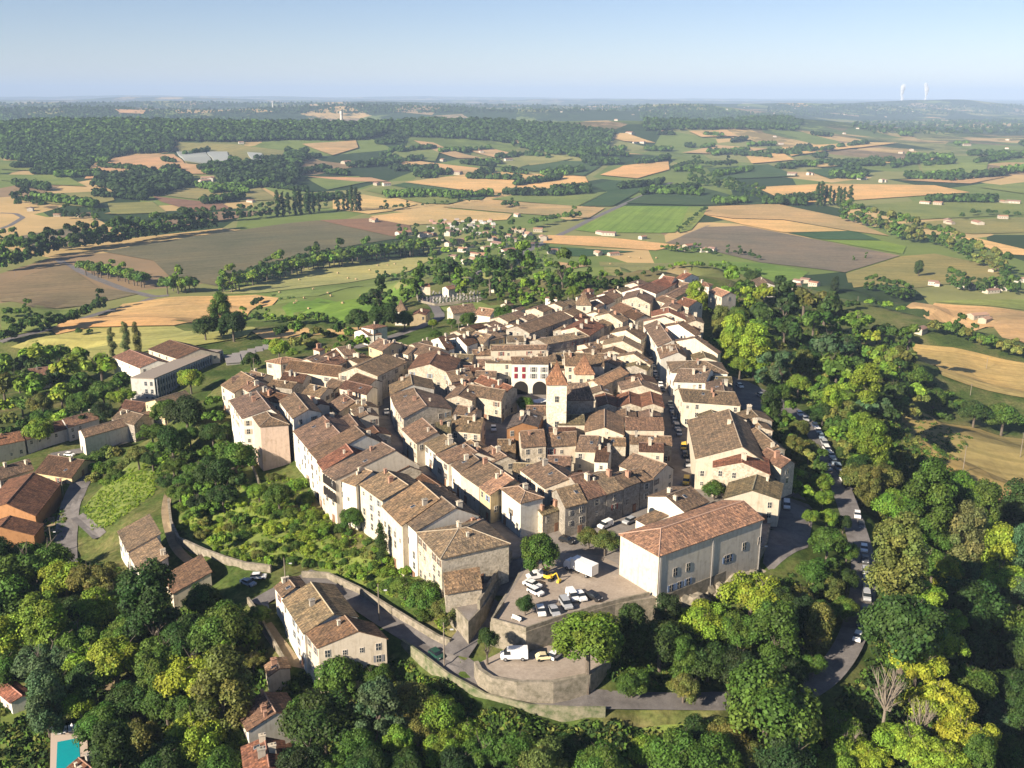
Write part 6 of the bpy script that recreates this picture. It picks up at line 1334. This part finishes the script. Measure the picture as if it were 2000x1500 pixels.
def carlib(kind):
    if kind in CARS: return CARS[kind]
    if kind == 'hatch':
        body = [(-1.95, .3), (1.95, .3), (2.0, .62), (1.85, .80), (1.0, .93), (.35, 1.42), (-1.35, 1.46), (-1.9, .95)]; gl = [(.88, .94), (.33, 1.38), (-1.30, 1.42), (-1.78, .96)]; W_, L_, wh = 1.7, 3.95, ((1.25, .32), (-1.25, .32))
    elif kind == 'saloon':
        body = [(-2.15, .3), (2.15, .3), (2.2, .62), (2.05, .78), (1.05, .90), (.35, 1.36), (-.95, 1.38), (-1.45, .98), (-2.15, .92)]; gl = [(.95, .92), (.33, 1.32), (-.92, 1.34), (-1.38, .98)]; W_, L_, wh = 1.72, 4.3, ((1.35, .32), (-1.35, .32))
    elif kind == 'estate':
        body = [(-2.2, .35), (2.15, .35), (2.2, .75), (2.0, .92), (1.15, 1.05), (.45, 1.62), (-2.0, 1.68), (-2.25, 1.0)]; gl = [(1.05, 1.06), (.42, 1.57), (-1.95, 1.62), (-2.1, 1.05)]; W_, L_, wh = 1.8, 4.4, ((1.4, .34), (-1.4, .34))
    elif kind == 'smallvan':
        body = [(-2.1, .35), (2.0, .35), (2.1, .75), (1.9, .95), (1.25, 1.08), (.6, 1.75), (-2.0, 1.85), (-2.15, 1.0)]; gl = [(1.15, 1.1), (.58, 1.66), (.0, 1.68), (-.05, 1.1)]; W_, L_, wh = 1.75, 4.2, ((1.3, .34), (-1.3, .34))
    elif kind == 'van':
        body = [(-2.8, .45), (2.7, .45), (2.8, .95), (2.55, 1.2), (2.0, 1.4), (1.35, 2.35), (.9, 2.5), (-2.75, 2.55)]; gl = [(1.95, 1.42), (1.35, 2.2), (.8, 2.2), (.7, 1.42)]; W_, L_, wh = 2.0, 5.6, ((1.8, .4), (-1.7, .4))
    elif kind == 'old':
        body = [(-1.75, .45), (1.8, .45), (1.85, .75), (1.5, .98), (.75, 1.05), (.3, 1.5), (-.8, 1.58), (-1.45, 1.25), (-1.8, .8)]; gl = [(.68, 1.06), (.28, 1.45), (-.78, 1.52), (-1.3, 1.12)]; W_, L_, wh = 1.45, 3.8, ((1.3, .36), (-1.2, .36))
    B = prof_mesh('body', body, W_, M_PAINT); Gm = prof_mesh('windows', [(x*1.0, z) for x, z in gl], W_-.04, M_CARG, inset=.02)
    zt_ = max(z for _, z in gl); zl_ = min(z for _, z in gl); V = []
    n = len(gl)
    zmB = max(z for _, z in body); zlB = .35
    for sgn in (-1, 1):
        for x, z in gl: V.append((x, sgn*(W_/2+.012-.12*max(0, (z-zlB-.55)/(zmB-zlB-.5))), z))
    Gm = mesh('windows', V, [tuple(range(n)), tuple(range(2*n-1, n-1, -1))]+[(0, 1, n+1, n), (2, 3, n+3, n+2)], [M_CARG])
    for v in Gm.vertices:
        v.co.x += .13 if v.co.x > (.25 if kind != 'van' else 1.2) else (-.12 if v.co.x < -.7 else 0); v.co.z += .03 if v.co.z > 1.3 else 0
    CARS[kind] = (B, Gm, W_, L_, wh); return CARS[kind]
PAINT = dict(w=(.82, .81, .78), s=(.38, .39, .40), k=(.018, .018, .02), b=(.03, .05, .11), g=(.02, .07, .05), y=(.75, .50, .05), c=(.72, .62, .38), r=(.28, .03, .03), d=(.09, .095, .10), l=(.20, .26, .33))
PN = dict(w='white', s='silver', k='black', b='dark blue', g='dark green', y='yellow', c='cream', r='red', d='dark grey', l='pale blue')
KN = dict(hatch='hatchback', saloon='saloon car', estate='estate car', smallvan='small van', van='van', old='vintage small car')
def spot(px, py, dx, dy):
    a = Pg([px-dx*4, px+dx*4, px], [py-dy*4, py+dy*4, py]); v = a[1]-a[0]; return a[2], math.atan2(v[1], v[0])
def vehicle(kind, col, px, py, dx, dy, lab, group=None):
    B, Gm, W_, L_, wh = carlib(kind); p, rz = spot(px, py, dx, dy); dr = np.min(np.hypot(bend[:, 0]-p[0], bend[:, 1]-p[1]))
    z = p[2]+.2; root = ob('parked_van' if 'van' in kind else 'parked_car', None, loc=(p[0], p[1], z), rz=rz, label=lab, cat='van' if 'van' in kind else 'car', group=group)
    ob('body', B, root, color=PAINT[col]); ob('windows', Gm, root)
    for x, r_ in wh:
        for s in (-1, 1): ob('wheel', WHEEL if kind != 'van' else WHEELB, root, loc=(x, s*(W_/2-.1), r_))
    for s in (-1, 1): ob('headlight', LIGHT, root, loc=(L_/2-.03 if kind != 'van' else 2.74, s*(W_/2-.3), .72))
CARL = '''van w 1004 1288 -1 .02|big white van parked in the small curved lot
old c 1063 1290 1 -.08|cream vintage car with a dark striped roof beside the big white van
hatch w 1085 1284 1 -.8|white car half under the largest light green tree
hatch g 853 1284 1 .85|dark green car at the kerb by the lamp pole at the junction
smallvan w 1046 1131 -1 .15|white van beside the yellow digger
saloon w 1040 1147 1 .35|white car with grey roof left of the parked row
hatch w 1046 1161 1 .5|white car mostly hidden by the small dark tree
hatch w 1056 1199 .35 1|white car at the left end of the front row, car park
saloon s 1082 1199 .6 1|grey saloon second in the front row, car park
estate s 1105 1185 .7 1|silver people carrier third in the front row, car park
smallvan w 1118 1170 .75 1|white pickup-like van fourth in the car park row
saloon w 1133 1169 .8 1|white car at the right end of the car park row
hatch k 1160 1171 1 .5|black car standing alone right of the car park row
smallvan w 1133 1029 -1 .45|white van at the foot of the lower street
estate d 1173 1017 -1 .45|grey off-road car between the white vans of the lower street
smallvan w 1209 1005 -1 .5|white van farther up the lower street
smallvan w 1182 1031 -1 .4|white van behind the olive trees of the car park
hatch s 1229 1022 -1 .45|silver hatchback below the low annex
hatch k 1107 1060 1 .3|black car in shade right of the big round tree
hatch s 1257 984 -1 .6|silver hatchback against the white gable with the arched window
smallvan y 1335 878 .1 1|yellow van in the main street
hatch k 1338 892 .15 1|black car right behind the yellow van of the main street
hatch s 1344 910 .15 1|silver car below the black one in the main street
smallvan y 1340 945 -.2 1|yellow van at the bottom of the main street
saloon w 755 808 .15 1|white car in the shadowed western street
hatch w 964 841 .1 1|white car in the market lane
hatch k 519 1193 .15 1|black car in the lower yard left of the three joined roofs
hatch w 505 1131 1 -.1|white car under the garden wall in the lower yard
saloon l 485 1143 1 .3|blue-grey car in the shade of the lower yard
hatch w 136 891 1 .05|white car before the arched door of the pale church
smallvan w 1536 992 .1 1|white van in the dark lane behind the great hall
hatch w 1562 812 .9 1|white car at the top of the eastern road
hatch w 1445 757 .8 .6|white car behind the courtyard mansion
hatch s 1486 776 1 .6|silver car behind the courtyard mansion
hatch w 1507 783 1 .6|second white car behind the courtyard mansion'''
for ln in CARL.splitlines():
    a, lab = ln.split('|'); k, c, x, y, dx, dy = a.split(); vehicle(k, c, float(x), float(y), float(dx), float(dy), lab)
for i, (x, y, k, c) in enumerate(((1272, 706, 'hatch', 'd'), (1275, 715, 'saloon', 's'), (1277, 724, 'hatch', 'k'), (1280, 733, 'hatch', 's'), (1284, 742, 'saloon', 'd'), (1290, 755, 'hatch', 'w'), (1294, 764, 'hatch', 'd'), (1309, 793, 'hatch', 'c'), (1312, 804, 'saloon', 's'), (1315, 815, 'hatch', 'd'), (1318, 826, 'hatch', 'l'), (1322, 838, 'estate', 's'), (1326, 850, 'hatch', 's'))):
    vehicle(k, c, x, y, .25, 1, f'{PN[c]} {KN[k]} parked in line in the shaded main street', 'cars parked in line in the shaded main street')
bx = bend[np.argsort(-bend[:, 1]*0+np.arange(len(bend)))]
for i, (x, y, k, c) in enumerate(((1589, 835, 'hatch', 'b'), (1600, 856, 'hatch', 'l'), (1607, 870, 'estate', 's'), (1612, 882, 'estate', 'w'), (1620, 893, 'saloon', 'w'), (1625, 906, 'hatch', 'l'), (1641, 930, 'hatch', 's'), (1645, 942, 'estate', 'w'), (1680, 1031, 'hatch', 'd'), (1683, 1050, 'hatch', 's'), (1685, 1076, 'hatch', 'w'), (1687, 1097, 'saloon', 'd'), (1690, 1143, 'estate', 's'), (1690, 1170, 'smallvan', 's'), (1686, 1197, 'hatch', 'd'), (1681, 1222, 'estate', 'b'), (1673, 1249, 'hatch', 'w'), (1595, 845, 'saloon', 'w'), (1615, 918, 'hatch', 's'), (1634, 918, 'estate', 'l'), (1650, 956, 'hatch', 'd'), (1657, 972, 'saloon', 's'), (1665, 990, 'hatch', 'l'), (1672, 1010, 'hatch', 'w'), (1688, 1120, 'hatch', 's'), (1570, 822, 'hatch', 's'))):
    P0 = Pg(x, y)[0]; j = int(np.argmin(np.hypot(bend[:, 0]-P0[0], bend[:, 1]-P0[1]))); 
    vehicle(k, c, x+ (2 if y > 1000 else 3), y, (.55 if y < 960 else (.1 if y < 1180 else -.35)), 1, f'{PN[c]} {KN[k]} in the parked line on the eastern road', 'cars parked along the eastern road')
# box lorry
p, rz = spot(1133, 1119, -1, -.42); root = ob('box_lorry', None, loc=(p[0], p[1], p[2]+.1), rz=rz, label='white box lorry standing across the car park', cat='lorry')
ob('cargo_box', boxme('cargo_box', (-1.2, 0, 2.15), (6.2, 2.45, 2.5), M_PAINT), root, color=(.82, .80, .76)); ob('cab', prof_mesh('cab', [(2.2, .5), (4.1, .5), (4.15, 1.3), (3.7, 2.3), (2.2, 2.4)], 2.2, M_PAINT, .1), root, color=(.8, .8, .8)); ob('windscreen', boxme('windscreen', (3.98, 0, 1.75), (.1, 1.8, .7), M_CARG), root)
ob('chassis', boxme('chassis', (-.6, 0, .68), (7.0, .9, .3), M_RUB), root)
for x in (3.1, -2.6):
    for s in (-1, 1): ob('wheel', WHEELB, root, loc=(x, s*1.0, .42))
# yellow digger
p, rz = spot(1070, 1132, 1, .3); root = ob('digger', None, loc=p, rz=rz, label='yellow digger parked between the white van and the white lorry', cat='digger'); Y_ = PAINT['y']
ob('body', boxme('body', (-.2, 0, 1.0), (2.6, 1.4, .8), M_PAINT, .92), root, color=Y_); ob('cabin', boxme('cabin', (-.4, 0, 1.95), (1.3, 1.3, 1.2), M_CARG, .9), root); ob('cabin_roof', boxme('cabin_roof', (-.4, 0, 2.6), (1.5, 1.4, .12), M_PAINT), root, color=Y_)
V, Fs = [], []; tube(V, Fs, (1.0, 0, 1.2), (2.2, 0, 2.3), .16, .13, 6); tube(V, Fs, (2.2, 0, 2.3), (2.9, 0, .8), .12, .1, 6); ob('arm', mesh('arm', V, Fs, [M_PAINT]), root, color=Y_); ob('bucket', boxme('bucket', (2.9, 0, .55), (.6, 1.5, .55), M_PAINT, .8), root, color=Y_)
for x in (.9, -1.1):
    for s in (-1, 1): ob('wheel', WHEELB, root, loc=(x, s*.75, .42), scale=1.15)
# ------------------------------------------------------------ poles, lamps, bench, pool, parasols
def pole(bx_, by, tx, ty, lab, lamp=False, nm='utility_pole', m=None):
    p = Pg(bx_, by)[0]; D = np.linalg.norm(p-np.array([0, 0, CZ])); h = abs(by-ty)*D/F_PX/math.cos(math.asin((CZ-p[2])/D)); V, Fs = [], []; tube(V, Fs, (0, 0, -.5), (0, 0, h), .17, .1, 8)
    r = ob(nm, None, loc=p, label=lab, cat=nm.replace('_', ' ')); ob('post', mesh('post', V, Fs, [m or M_PALE]), r); V, Fs = [], []
    if lamp: tube(V, Fs, (0, 0, h-1.6), (1.5, -.6, h-1.1), .05, .04, 6); ob('arm', mesh('arm', V, Fs, [M_RUB]), r); ob('lamp_head', boxme('lamp_head', (1.7, -.7, h-1.12), (.7, .3, .18), M_LAMP), r)
    else: box(V, Fs, (0, 0, h-.45), (1.5, .12, .12)); ob('crossarm', mesh('crossarm', V, Fs, [M_BARK]), r)
for a in ((868, 1309, 868, 1225, 'tall lamp pole at the road junction beside the dark green car', True), (741, 1213, 741, 1146, 'tall pole above the bend of the lower road wall', True), (557, 1128, 556, 1092, 'pole at the top corner of the three joined roofs', True), (104, 1086, 97, 1036, 'leaning lamp pole at the left lane hedge', True),
          (125, 976, 118, 936, 'pole between the barns and the left lane', False), (202, 818, 201, 798, 'thin pole beside the long pale church', False), (497, 732, 495, 700, 'pole beside the workshop row', False), (1880, 925, 1887, 875, 'left pole in the dry field', False), (1992, 895, 2001, 850, 'right pole in the dry field', False),
          (1895, 772, 1897, 752, 'pole below the golden field', False), (1926, 722, 1928, 700, 'pole inside the golden field', False), (1674, 601, 1676, 580, 'pole beyond the north-eastern wood', False), (1480, 1078, 1481, 1060, 'lamp on the right corner of the great hall', True), (29, 540, 29, 532, 'small pole in the stubble field', False), (1777, 800, 1779, 785, 'pole by the scrub under the golden field', False), (896, 646, 896, 630, 'lamp pole on the cemetery road', True)):
    pole(*a[:4], a[4], a[5], nm='lamp_post' if a[5] else 'utility_pole')
p, rz = spot(1008, 1212, 1, .45); root = ob('bench', None, loc=(p[0], p[1], max(p[2], 0)), rz=rz, label='white bench on the small terrace above the junction', cat='bench'); C_ = (.8, .78, .72)
ob('seat', boxme('seat', (0, 0, .45), (2.4, .5, .1), M_COL), root, color=C_); ob('backrest', boxme('backrest', (0, .25, .75), (2.4, .08, .5), M_COL), root, color=C_)
for s in (-1, 1): ob('leg', boxme('leg', (s*1.0, 0, .2), (.12, .4, .4), M_COL), root, color=C_)
W = Pg([101, 168, 173, 98], [1428, 1415, 1500, 1520]); z0 = float(W[:, 2].max())+.3; q = [Pz(a, b, z0) for a, b in ((99, 1432), (168, 1418), (176, 1520), (97, 1540))]
def slab(name, P, z, th, m, **kw):
    n = len(P); V = [(a[0], a[1], z) for a in P]+[(a[0], a[1], z-th) for a in P]; o0 = np.mean(V, axis=0); V = [tuple(np.array(v)-o0) for v in V]
    return ob(name, mesh(name, V, [tuple(range(n))]+[(i, (i+1) % n, n+(i+1) % n, n+i) for i in range(n)], [m]), loc=o0, **kw)
root = ob('swimming_pool', None, loc=(0, 0, 0), label='turquoise swimming pool in the garden at the bottom left', cat='swimming pool')
slab('coping', q, z0, 3.0, mat('pale_paving', (.52, .42, .34), .8)).parent = root
def b_water(nt, b):
    tc = N(nt, 'TexCoord'); v = N(nt, 'TexVoronoi', feature='SMOOTH_F1'); nt.links.new(tc.outputs['Object'], v.inputs['Vector']); v.inputs['Scale'].default_value = 1.6
    nt.links.new(mix(nt, .35, (.008, .30, .33), ramp(nt, v.outputs['Distance'], [(.2, (.01, .36, .38)), (.9, (.02, .24, .30))]).outputs[0]), b.inputs['Base Color']); n = noise(nt, tc.outputs['Object'], 3, 2); bump(nt, b, n.outputs[0], .2, .05)
slab('water', [Pz(a, b, z0+.05) for a, b in ((112, 1449), (154, 1441), (158, 1512), (109, 1520))], z0+.05, .04, mat('pool_water', build=b_water, rough=.08, spec=.6)).parent = root
for i, (x, y) in enumerate(((117, 1433), (127, 1430), (137, 1428), (146, 1427), (158, 1424))):
    pp_ = Pz(x, y, z0); r = ob('sun_lounger', None, loc=(pp_[0], pp_[1], z0), rz=.3+.05*i, label='white sun lounger on the pool terrace', cat='sun lounger', group='white sun loungers on the pool terrace')
    ob('mattress', boxme('mattress', (0, 0, .35), (.7, 1.3, .1), M_COL), r, color=(.8, .8, .78)); o = ob('backrest', boxme('backrest', (0, .3, 0), (.7, .65, .08), M_COL), r, loc=(0, .6, .4), color=(.8, .8, .78)); o.rotation_euler = (.7, 0, 0)
def parasol(px, py, z, r_, lab, grp, h=2.4, c=(.8, .79, .76)):
    p = Pz(px, py, z); r = ob('parasol', None, loc=(p[0], p[1], z), label=lab, cat='parasol', group=grp); V, Fs = [], []; tube(V, Fs, (0, 0, 0), (0, 0, h), .04, .04, 6); ob('pole', mesh('pole', V, Fs, [M_COL]), r, color=(.6, .6, .6))
    V = [(0, 0, h)]+[(r_*math.cos(k*math.pi/4), r_*math.sin(k*math.pi/4), h-.55) for k in range(8)]; ob('canopy', mesh('canopy', V, [(0, 1+k, 1+(k+1) % 8) for k in range(8)]+[tuple(range(8, 0, -1))], [M_COL]), r, color=c)
for x, y in ((1050, 783), (1060, 781), (1053, 797), (1062, 799), (1056, 812)): parasol(x, y+10, 0, 2.2, 'white cafe parasol on the market square', 'white cafe parasols on the market square')
parasol(143, 1432, z0, .35, 'closed white parasol on the pool terrace', None, h=2.5)
parasol(103, 1438, z0, .35, 'second closed white parasol, at the corner of the pool terrace', None, h=2.5)
# hay bales
V, Fs = [], []; tube(V, Fs, (-.75, 0, .72), (.75, 0, .72), .75, .75, 14); Fs.append(tuple(range(13, -1, -1))); BALE = mesh('hay_bale', V, Fs, [M_COL])
for x, y in ((640, 574), (594, 584), (579, 590), (603, 605), (669, 594), (705, 580), (748, 579), (646, 579), (695, 547), (722, 529), (757, 519), (771, 517), (546, 573), (612, 566), (680, 545), (738, 520), (1229, 503), (1250, 505), (1282, 505), (1192, 517), (585, 548), (660, 535), (575, 594)):
    p = Pg(x, y)[0]; ob('hay_bale', BALE, loc=p+np.array([0, 0, .3]), rz=lr.uniform(0, 3), color=(.40, .29, .15), scale=1.15, label='round straw bale lying in the mown field', cat='hay bale', group='round bales in the mown fields north of the town')
# cemetery
M_MARB = mat('grave_stone', build=b_col, rough=.6); GRV = []
for k in range(3):
    V, Fs = [], []; box(V, Fs, (0, 0, .3), (1.1, 2.1, .6)); box(V, Fs, (0, .9, .9+.2*k), (.9 if k < 2 else .3, .22, 1.0+.5*k)); 
    if k == 2: box(V, Fs, (0, .9, 1.5), (1.0, .2, .25))
    GRV.append(mesh('gravestone', V, Fs, [M_MARB]))
gp = pts('815,572 838,568 880,570 930,568 950,580 935,590 880,592 835,596 820,588'); k = 0
for j in range(9):
    for i in range(22):
        x = 812+i*6.6+(j % 2)*2; y = 568+j*3.1+lr.uniform(-.5, .5)
        if inpoly(np.array([x]), np.array([y]), gp)[0] and lr.random() < .9:
            p = Pg(x, y)[0]; ob('gravestone', GRV[lr.choice([0, 0, 1, 2])], loc=p, rz=lr.uniform(-.08, .08)+lr.choice([0, 3.14]), color=lr.choice([(.34, .32, .30), (.25, .24, .24), (.42, .39, .35), (.12, .12, .13), (.28, .22, .20)]), scale=.85, label='grey and pale gravestone in the walled cemetery', cat='gravestone', group='gravestones in the walled cemetery')
# builder's yard and vineyard
STK = boxme('material_stack', (0, 0, .9), (4.0, 2.6, 1.8), M_COL, .95)
for k in range(70):
    x = lr.uniform(835, 965); y = lr.uniform(432, 462)-(x-835)*.03; p = Pg(x, y)[0]; ob('material_stack', STK, loc=p, rz=lr.choice([.2, 1.77])+lr.uniform(-.1, .1), scale=lr.uniform(.9, 2.0), color=lr.choice([(.6, .57, .52), (.7, .68, .62), (.38, .2, .15), (.45, .4, .36), (.5, .3, .24)]), label='pale or reddish stack in the builder yard beyond the town', cat='stack', group='stacks in the builder yard beyond the town')
V, Fs = [], []
for s in ('345,299 402,299 416,325 360,316', '404,299 444,299 452,322 420,323', '483,300 511,302 528,325 497,323'):
    A_ = pts(s); n = 26
    for i in range(n):
        f = (i+.5)/n; a = Pg(A_[0][0]+(A_[1][0]-A_[0][0])*f, A_[0][1]+(A_[1][1]-A_[0][1])*f)[0]; b = Pg(A_[3][0]+(A_[2][0]-A_[3][0])*f, A_[3][1]+(A_[2][1]-A_[3][1])*f)[0]; m_ = 14
        for j in range(m_):
            p0 = a+(b-a)*j/m_; p1 = a+(b-a)*(j+1)/m_; z0_ = H(p0[0], p0[1])[0]+4.6; z1_ = H(p1[0], p1[1])[0]+4.6; d = (p1-p0)[:2]; d = d/(np.linalg.norm(d)+1e-9)*.9; k = len(V)
            V += [(p0[0]-d[1], p0[1]+d[0], z0_), (p0[0]+d[1], p0[1]-d[0], z0_), (p1[0]+d[1], p1[1]-d[0], z1_), (p1[0]-d[1], p1[1]+d[0], z1_)]; V += [(x, y, z-3.2) for x, y, z in V[k:k+4]]
            Fs += [(k, k+1, k+2, k+3), (k, k+1, k+5, k+4), (k+1, k+2, k+6, k+5), (k+2, k+3, k+7, k+6), (k+3, k, k+4, k+7)]
V = np.array(V); o0 = V.mean(0); ob('vine_rows', mesh('vine_rows', V-o0, Fs, [mat('netted_vines', (.34, .36, .33), .9)]), loc=o0, kind='stuff', label='grey netted vine rows on the left hillside', cat='vineyard')
# ------------------------------------------------------------ farms and villages in the plain
def farmmesh(L_, W_, h, wing):
    out = []
    for part in (0, 1):
        V, Fs = [], []
        for (cx, cy, l, w_, hh) in [(0, 0, L_, W_, h)]+([(L_*.45, -W_*.55, W_*.7, W_*.8, h*.8)] if wing else []):
            r = w_*.17
            k = len(V)
            if part == 0:
                V += [(cx-l/2, cy-w_/2, -2), (cx+l/2, cy-w_/2, -2), (cx+l/2, cy+w_/2, -2), (cx-l/2, cy+w_/2, -2), (cx-l/2, cy-w_/2, hh), (cx+l/2, cy-w_/2, hh), (cx+l/2, cy+w_/2, hh), (cx-l/2, cy+w_/2, hh), (cx-l/2, cy, hh+r), (cx+l/2, cy, hh+r)]
                Fs += [(k, k+1, k+5, k+4), (k+1, k+2, k+6, k+9, k+5), (k+2, k+3, k+7, k+6), (k+3, k, k+4, k+8, k+7)]
            else:
                o = .4; V += [(cx-l/2-o, cy-w_/2-o, hh-.02), (cx+l/2+o, cy-w_/2-o, hh-.02), (cx+l/2+o, cy, hh+r+.14), (cx-l/2-o, cy, hh+r+.14), (cx+l/2+o, cy+w_/2+o, hh-.02), (cx-l/2-o, cy+w_/2+o, hh-.02)]
                Fs += [(k, k+1, k+2, k+3), (k+3, k+2, k+4, k+5)]
        out.append(mesh('wall' if part == 0 else 'roof', V, Fs, [M_PLAST if part == 0 else M_COL]))
    V, Fs, = [], []
    for i in range(4): box(V, Fs, (-L_*.36+i*L_*.24, -W_/2-.02, h*.6), (1.0, .08, 1.3))
    out.append(mesh('windows', V, Fs, [M_GLASS])); return out
FM = [farmmesh(14, 9, 5, False), farmmesh(12, 8, 5.5, True), farmmesh(20, 10, 4.5, False)]
FARMS = [('lower village behind the town', '860,472 877,481 876,460 916,484 975,482 991,495 923,500 925,511 1000,472 990,465 1012,454 1051,453 895,476 940,505 905,492 868,492 960,470 948,488 1030,462 910,515 885,505 1060,470 1040,480', 1.2), ('houses at the near edge of the big fields', '1079,495 1168,498 1198,499 1175,458 1189,460 1255,467 1345,486 1391,490 1330,490 1372,492', 1.1),
 ('scattered farms on the left side', '788,460 827,463 730,434 676,320 471,281 462,360 413,353 490,395 112,423 164,423 405,352 455,361 60,412 400,357', 1.2), ('farms among the middle fields', '736,362 755,363 891,341 977,318 993,314 878,338 940,300 865,315 1110,290 1230,262 1255,280 1010,423', 1.3),
 ('farms of the right-hand plain', '1545,344 1580,342 1655,323 1708,310 1683,351 1722,356 1780,295 1807,399 1832,401 1856,439 1909,439 1958,428 1960,397 1979,398 1550,343 1850,436 1888,285 1760,300', 1.25), ('hamlet below the right-hand river trees', '1940,531 1991,551 1823,558 1902,565 1954,566 1923,630 1909,622 1797,650 1885,562 1935,572', 1.0), ('new white houses behind the north-eastern wood', '1552,563 1573,553 1590,558 1559,554 1540,566', 1.0)]
for zn, s, sc in FARMS:
    for x, y in pts(s):
        p = Pg(x, y)[0]; D = np.linalg.norm(p); f = FM[lr.randrange(3)]; s_ = sc*lr.uniform(.62, .92)*(1 if D < 2200 else 1.3); big = s_ > sc*.8; c = lr.choice([(.34, .17, .11), (.38, .21, .13), (.28, .17, .13), (.42, .26, .17)]); cn = 'orange' if c[0] > .4 else ('brown' if c[0] < .3 else 'red')
        r = ob('farmhouse', None, loc=p, rz=lr.uniform(-.9, .9)+lr.choice([0, 0, 1.57]), scale=s_, label=f'{"larger" if big else "smaller"} {cn}-roofed pale house, {zn}', cat='house', group=zn)
        ob('wall', f[0], r, color=lr.choice([(.50, .45, .37), (.42, .37, .29), (.56, .52, .45)])); ob('roof', f[1], r, color=c); ob('windows', f[2], r)
Vw, Fw, Vr, Fr = [], [], [], []
far_xy = [(lr.uniform(0, 2000), lr.choice([lr.uniform(203, 225), lr.uniform(212, 262), lr.uniform(230, 300)])) for _ in range(150)]
far_xy = [(x, y) for x, y in far_xy if not (x < 1000 and y > 208)]
W = Pg([a for a, b in far_xy], [b for a, b in far_xy])
for p in W:
    L_, w_, h = lr.uniform(10, 18), lr.uniform(7, 10), lr.uniform(4, 6); rz = lr.uniform(0, 3.14); box(Vw, Fw, (p[0], p[1], p[2]+h/2-1), (L_, w_, h+2), rz=rz); box(Vr, Fr, (p[0], p[1], p[2]+h+.8), (L_+1, w_+1, 1.6), rz=rz, taper=.5)
far_o = ob('far_farmhouses', mesh('far_farmhouses', Vw+Vr, Fw+[tuple(i+len(Vw) for i in f) for f in Fr], [mat('far_wall', (.55, .50, .43)), mat('far_tiles', (.36, .19, .12))], [0]*len(Fw)+[1]*len(Fr)), kind='stuff', label='countless tiny pale farmhouses scattered to the horizon', cat='farmhouses')
# ------------------------------------------------------------ haze
V, Fs = [], []; box(V, Fs, (0, 22500, 150), (100000, 49000, 620))
hm = bpy.data.materials.new('haze'); hm.use_nodes = True; nt = hm.node_tree; nt.nodes.remove(nt.nodes['Principled BSDF'])
pv = nt.nodes.new('ShaderNodeVolumePrincipled'); pv.inputs['Color'].default_value = (.54, .72, 1.0, 1); pv.inputs['Density'].default_value = 6.8e-5; pv.inputs['Anisotropy'].default_value = -0.12
nt.links.new(pv.outputs[0], [n for n in nt.nodes if n.type == 'OUTPUT_MATERIAL'][0].inputs['Volume'])
ob('haze', mesh('haze', V, Fs, [hm]), kind='stuff', label='pale blue morning haze over the whole plain', cat='haze')
# ------------------------------------------------------------ labels that would coincide say their place
bpy.context.view_layer.update()
inv = CM.inverted(); ORD = 'leftmost second third fourth fifth sixth seventh eighth ninth tenth eleventh twelfth thirteenth fourteenth fifteenth sixteenth seventeenth eighteenth nineteenth twentieth twenty-first twenty-second twenty-third twenty-fourth twenty-fifth twenty-sixth twenty-seventh twenty-eighth twenty-ninth thirtieth'.split()
byl = {}
for o in SC.objects:
    if o.parent is None and 'label' in o.keys() and 'category' in o.keys() and o.get('kind') is None: byl.setdefault(o['label'], []).append(o)
for lab, os_ in byl.items():
    if len(os_) < 2 or o.get('group') and False: continue
    if any(k in lab for k in ('gravestone', 'stack in', 'straw bale')) or len(os_) > 30: continue
    def sx(o): v = inv @ o.matrix_world.translation; return v.x/-v.z
    os_.sort(key=sx)
    for i, o in enumerate(os_):
        nl = ('leftmost ' if i == 0 else ('rightmost ' if i == len(os_)-1 else f'{ORD[i]}-from-left '))+lab; o['label'] = nl
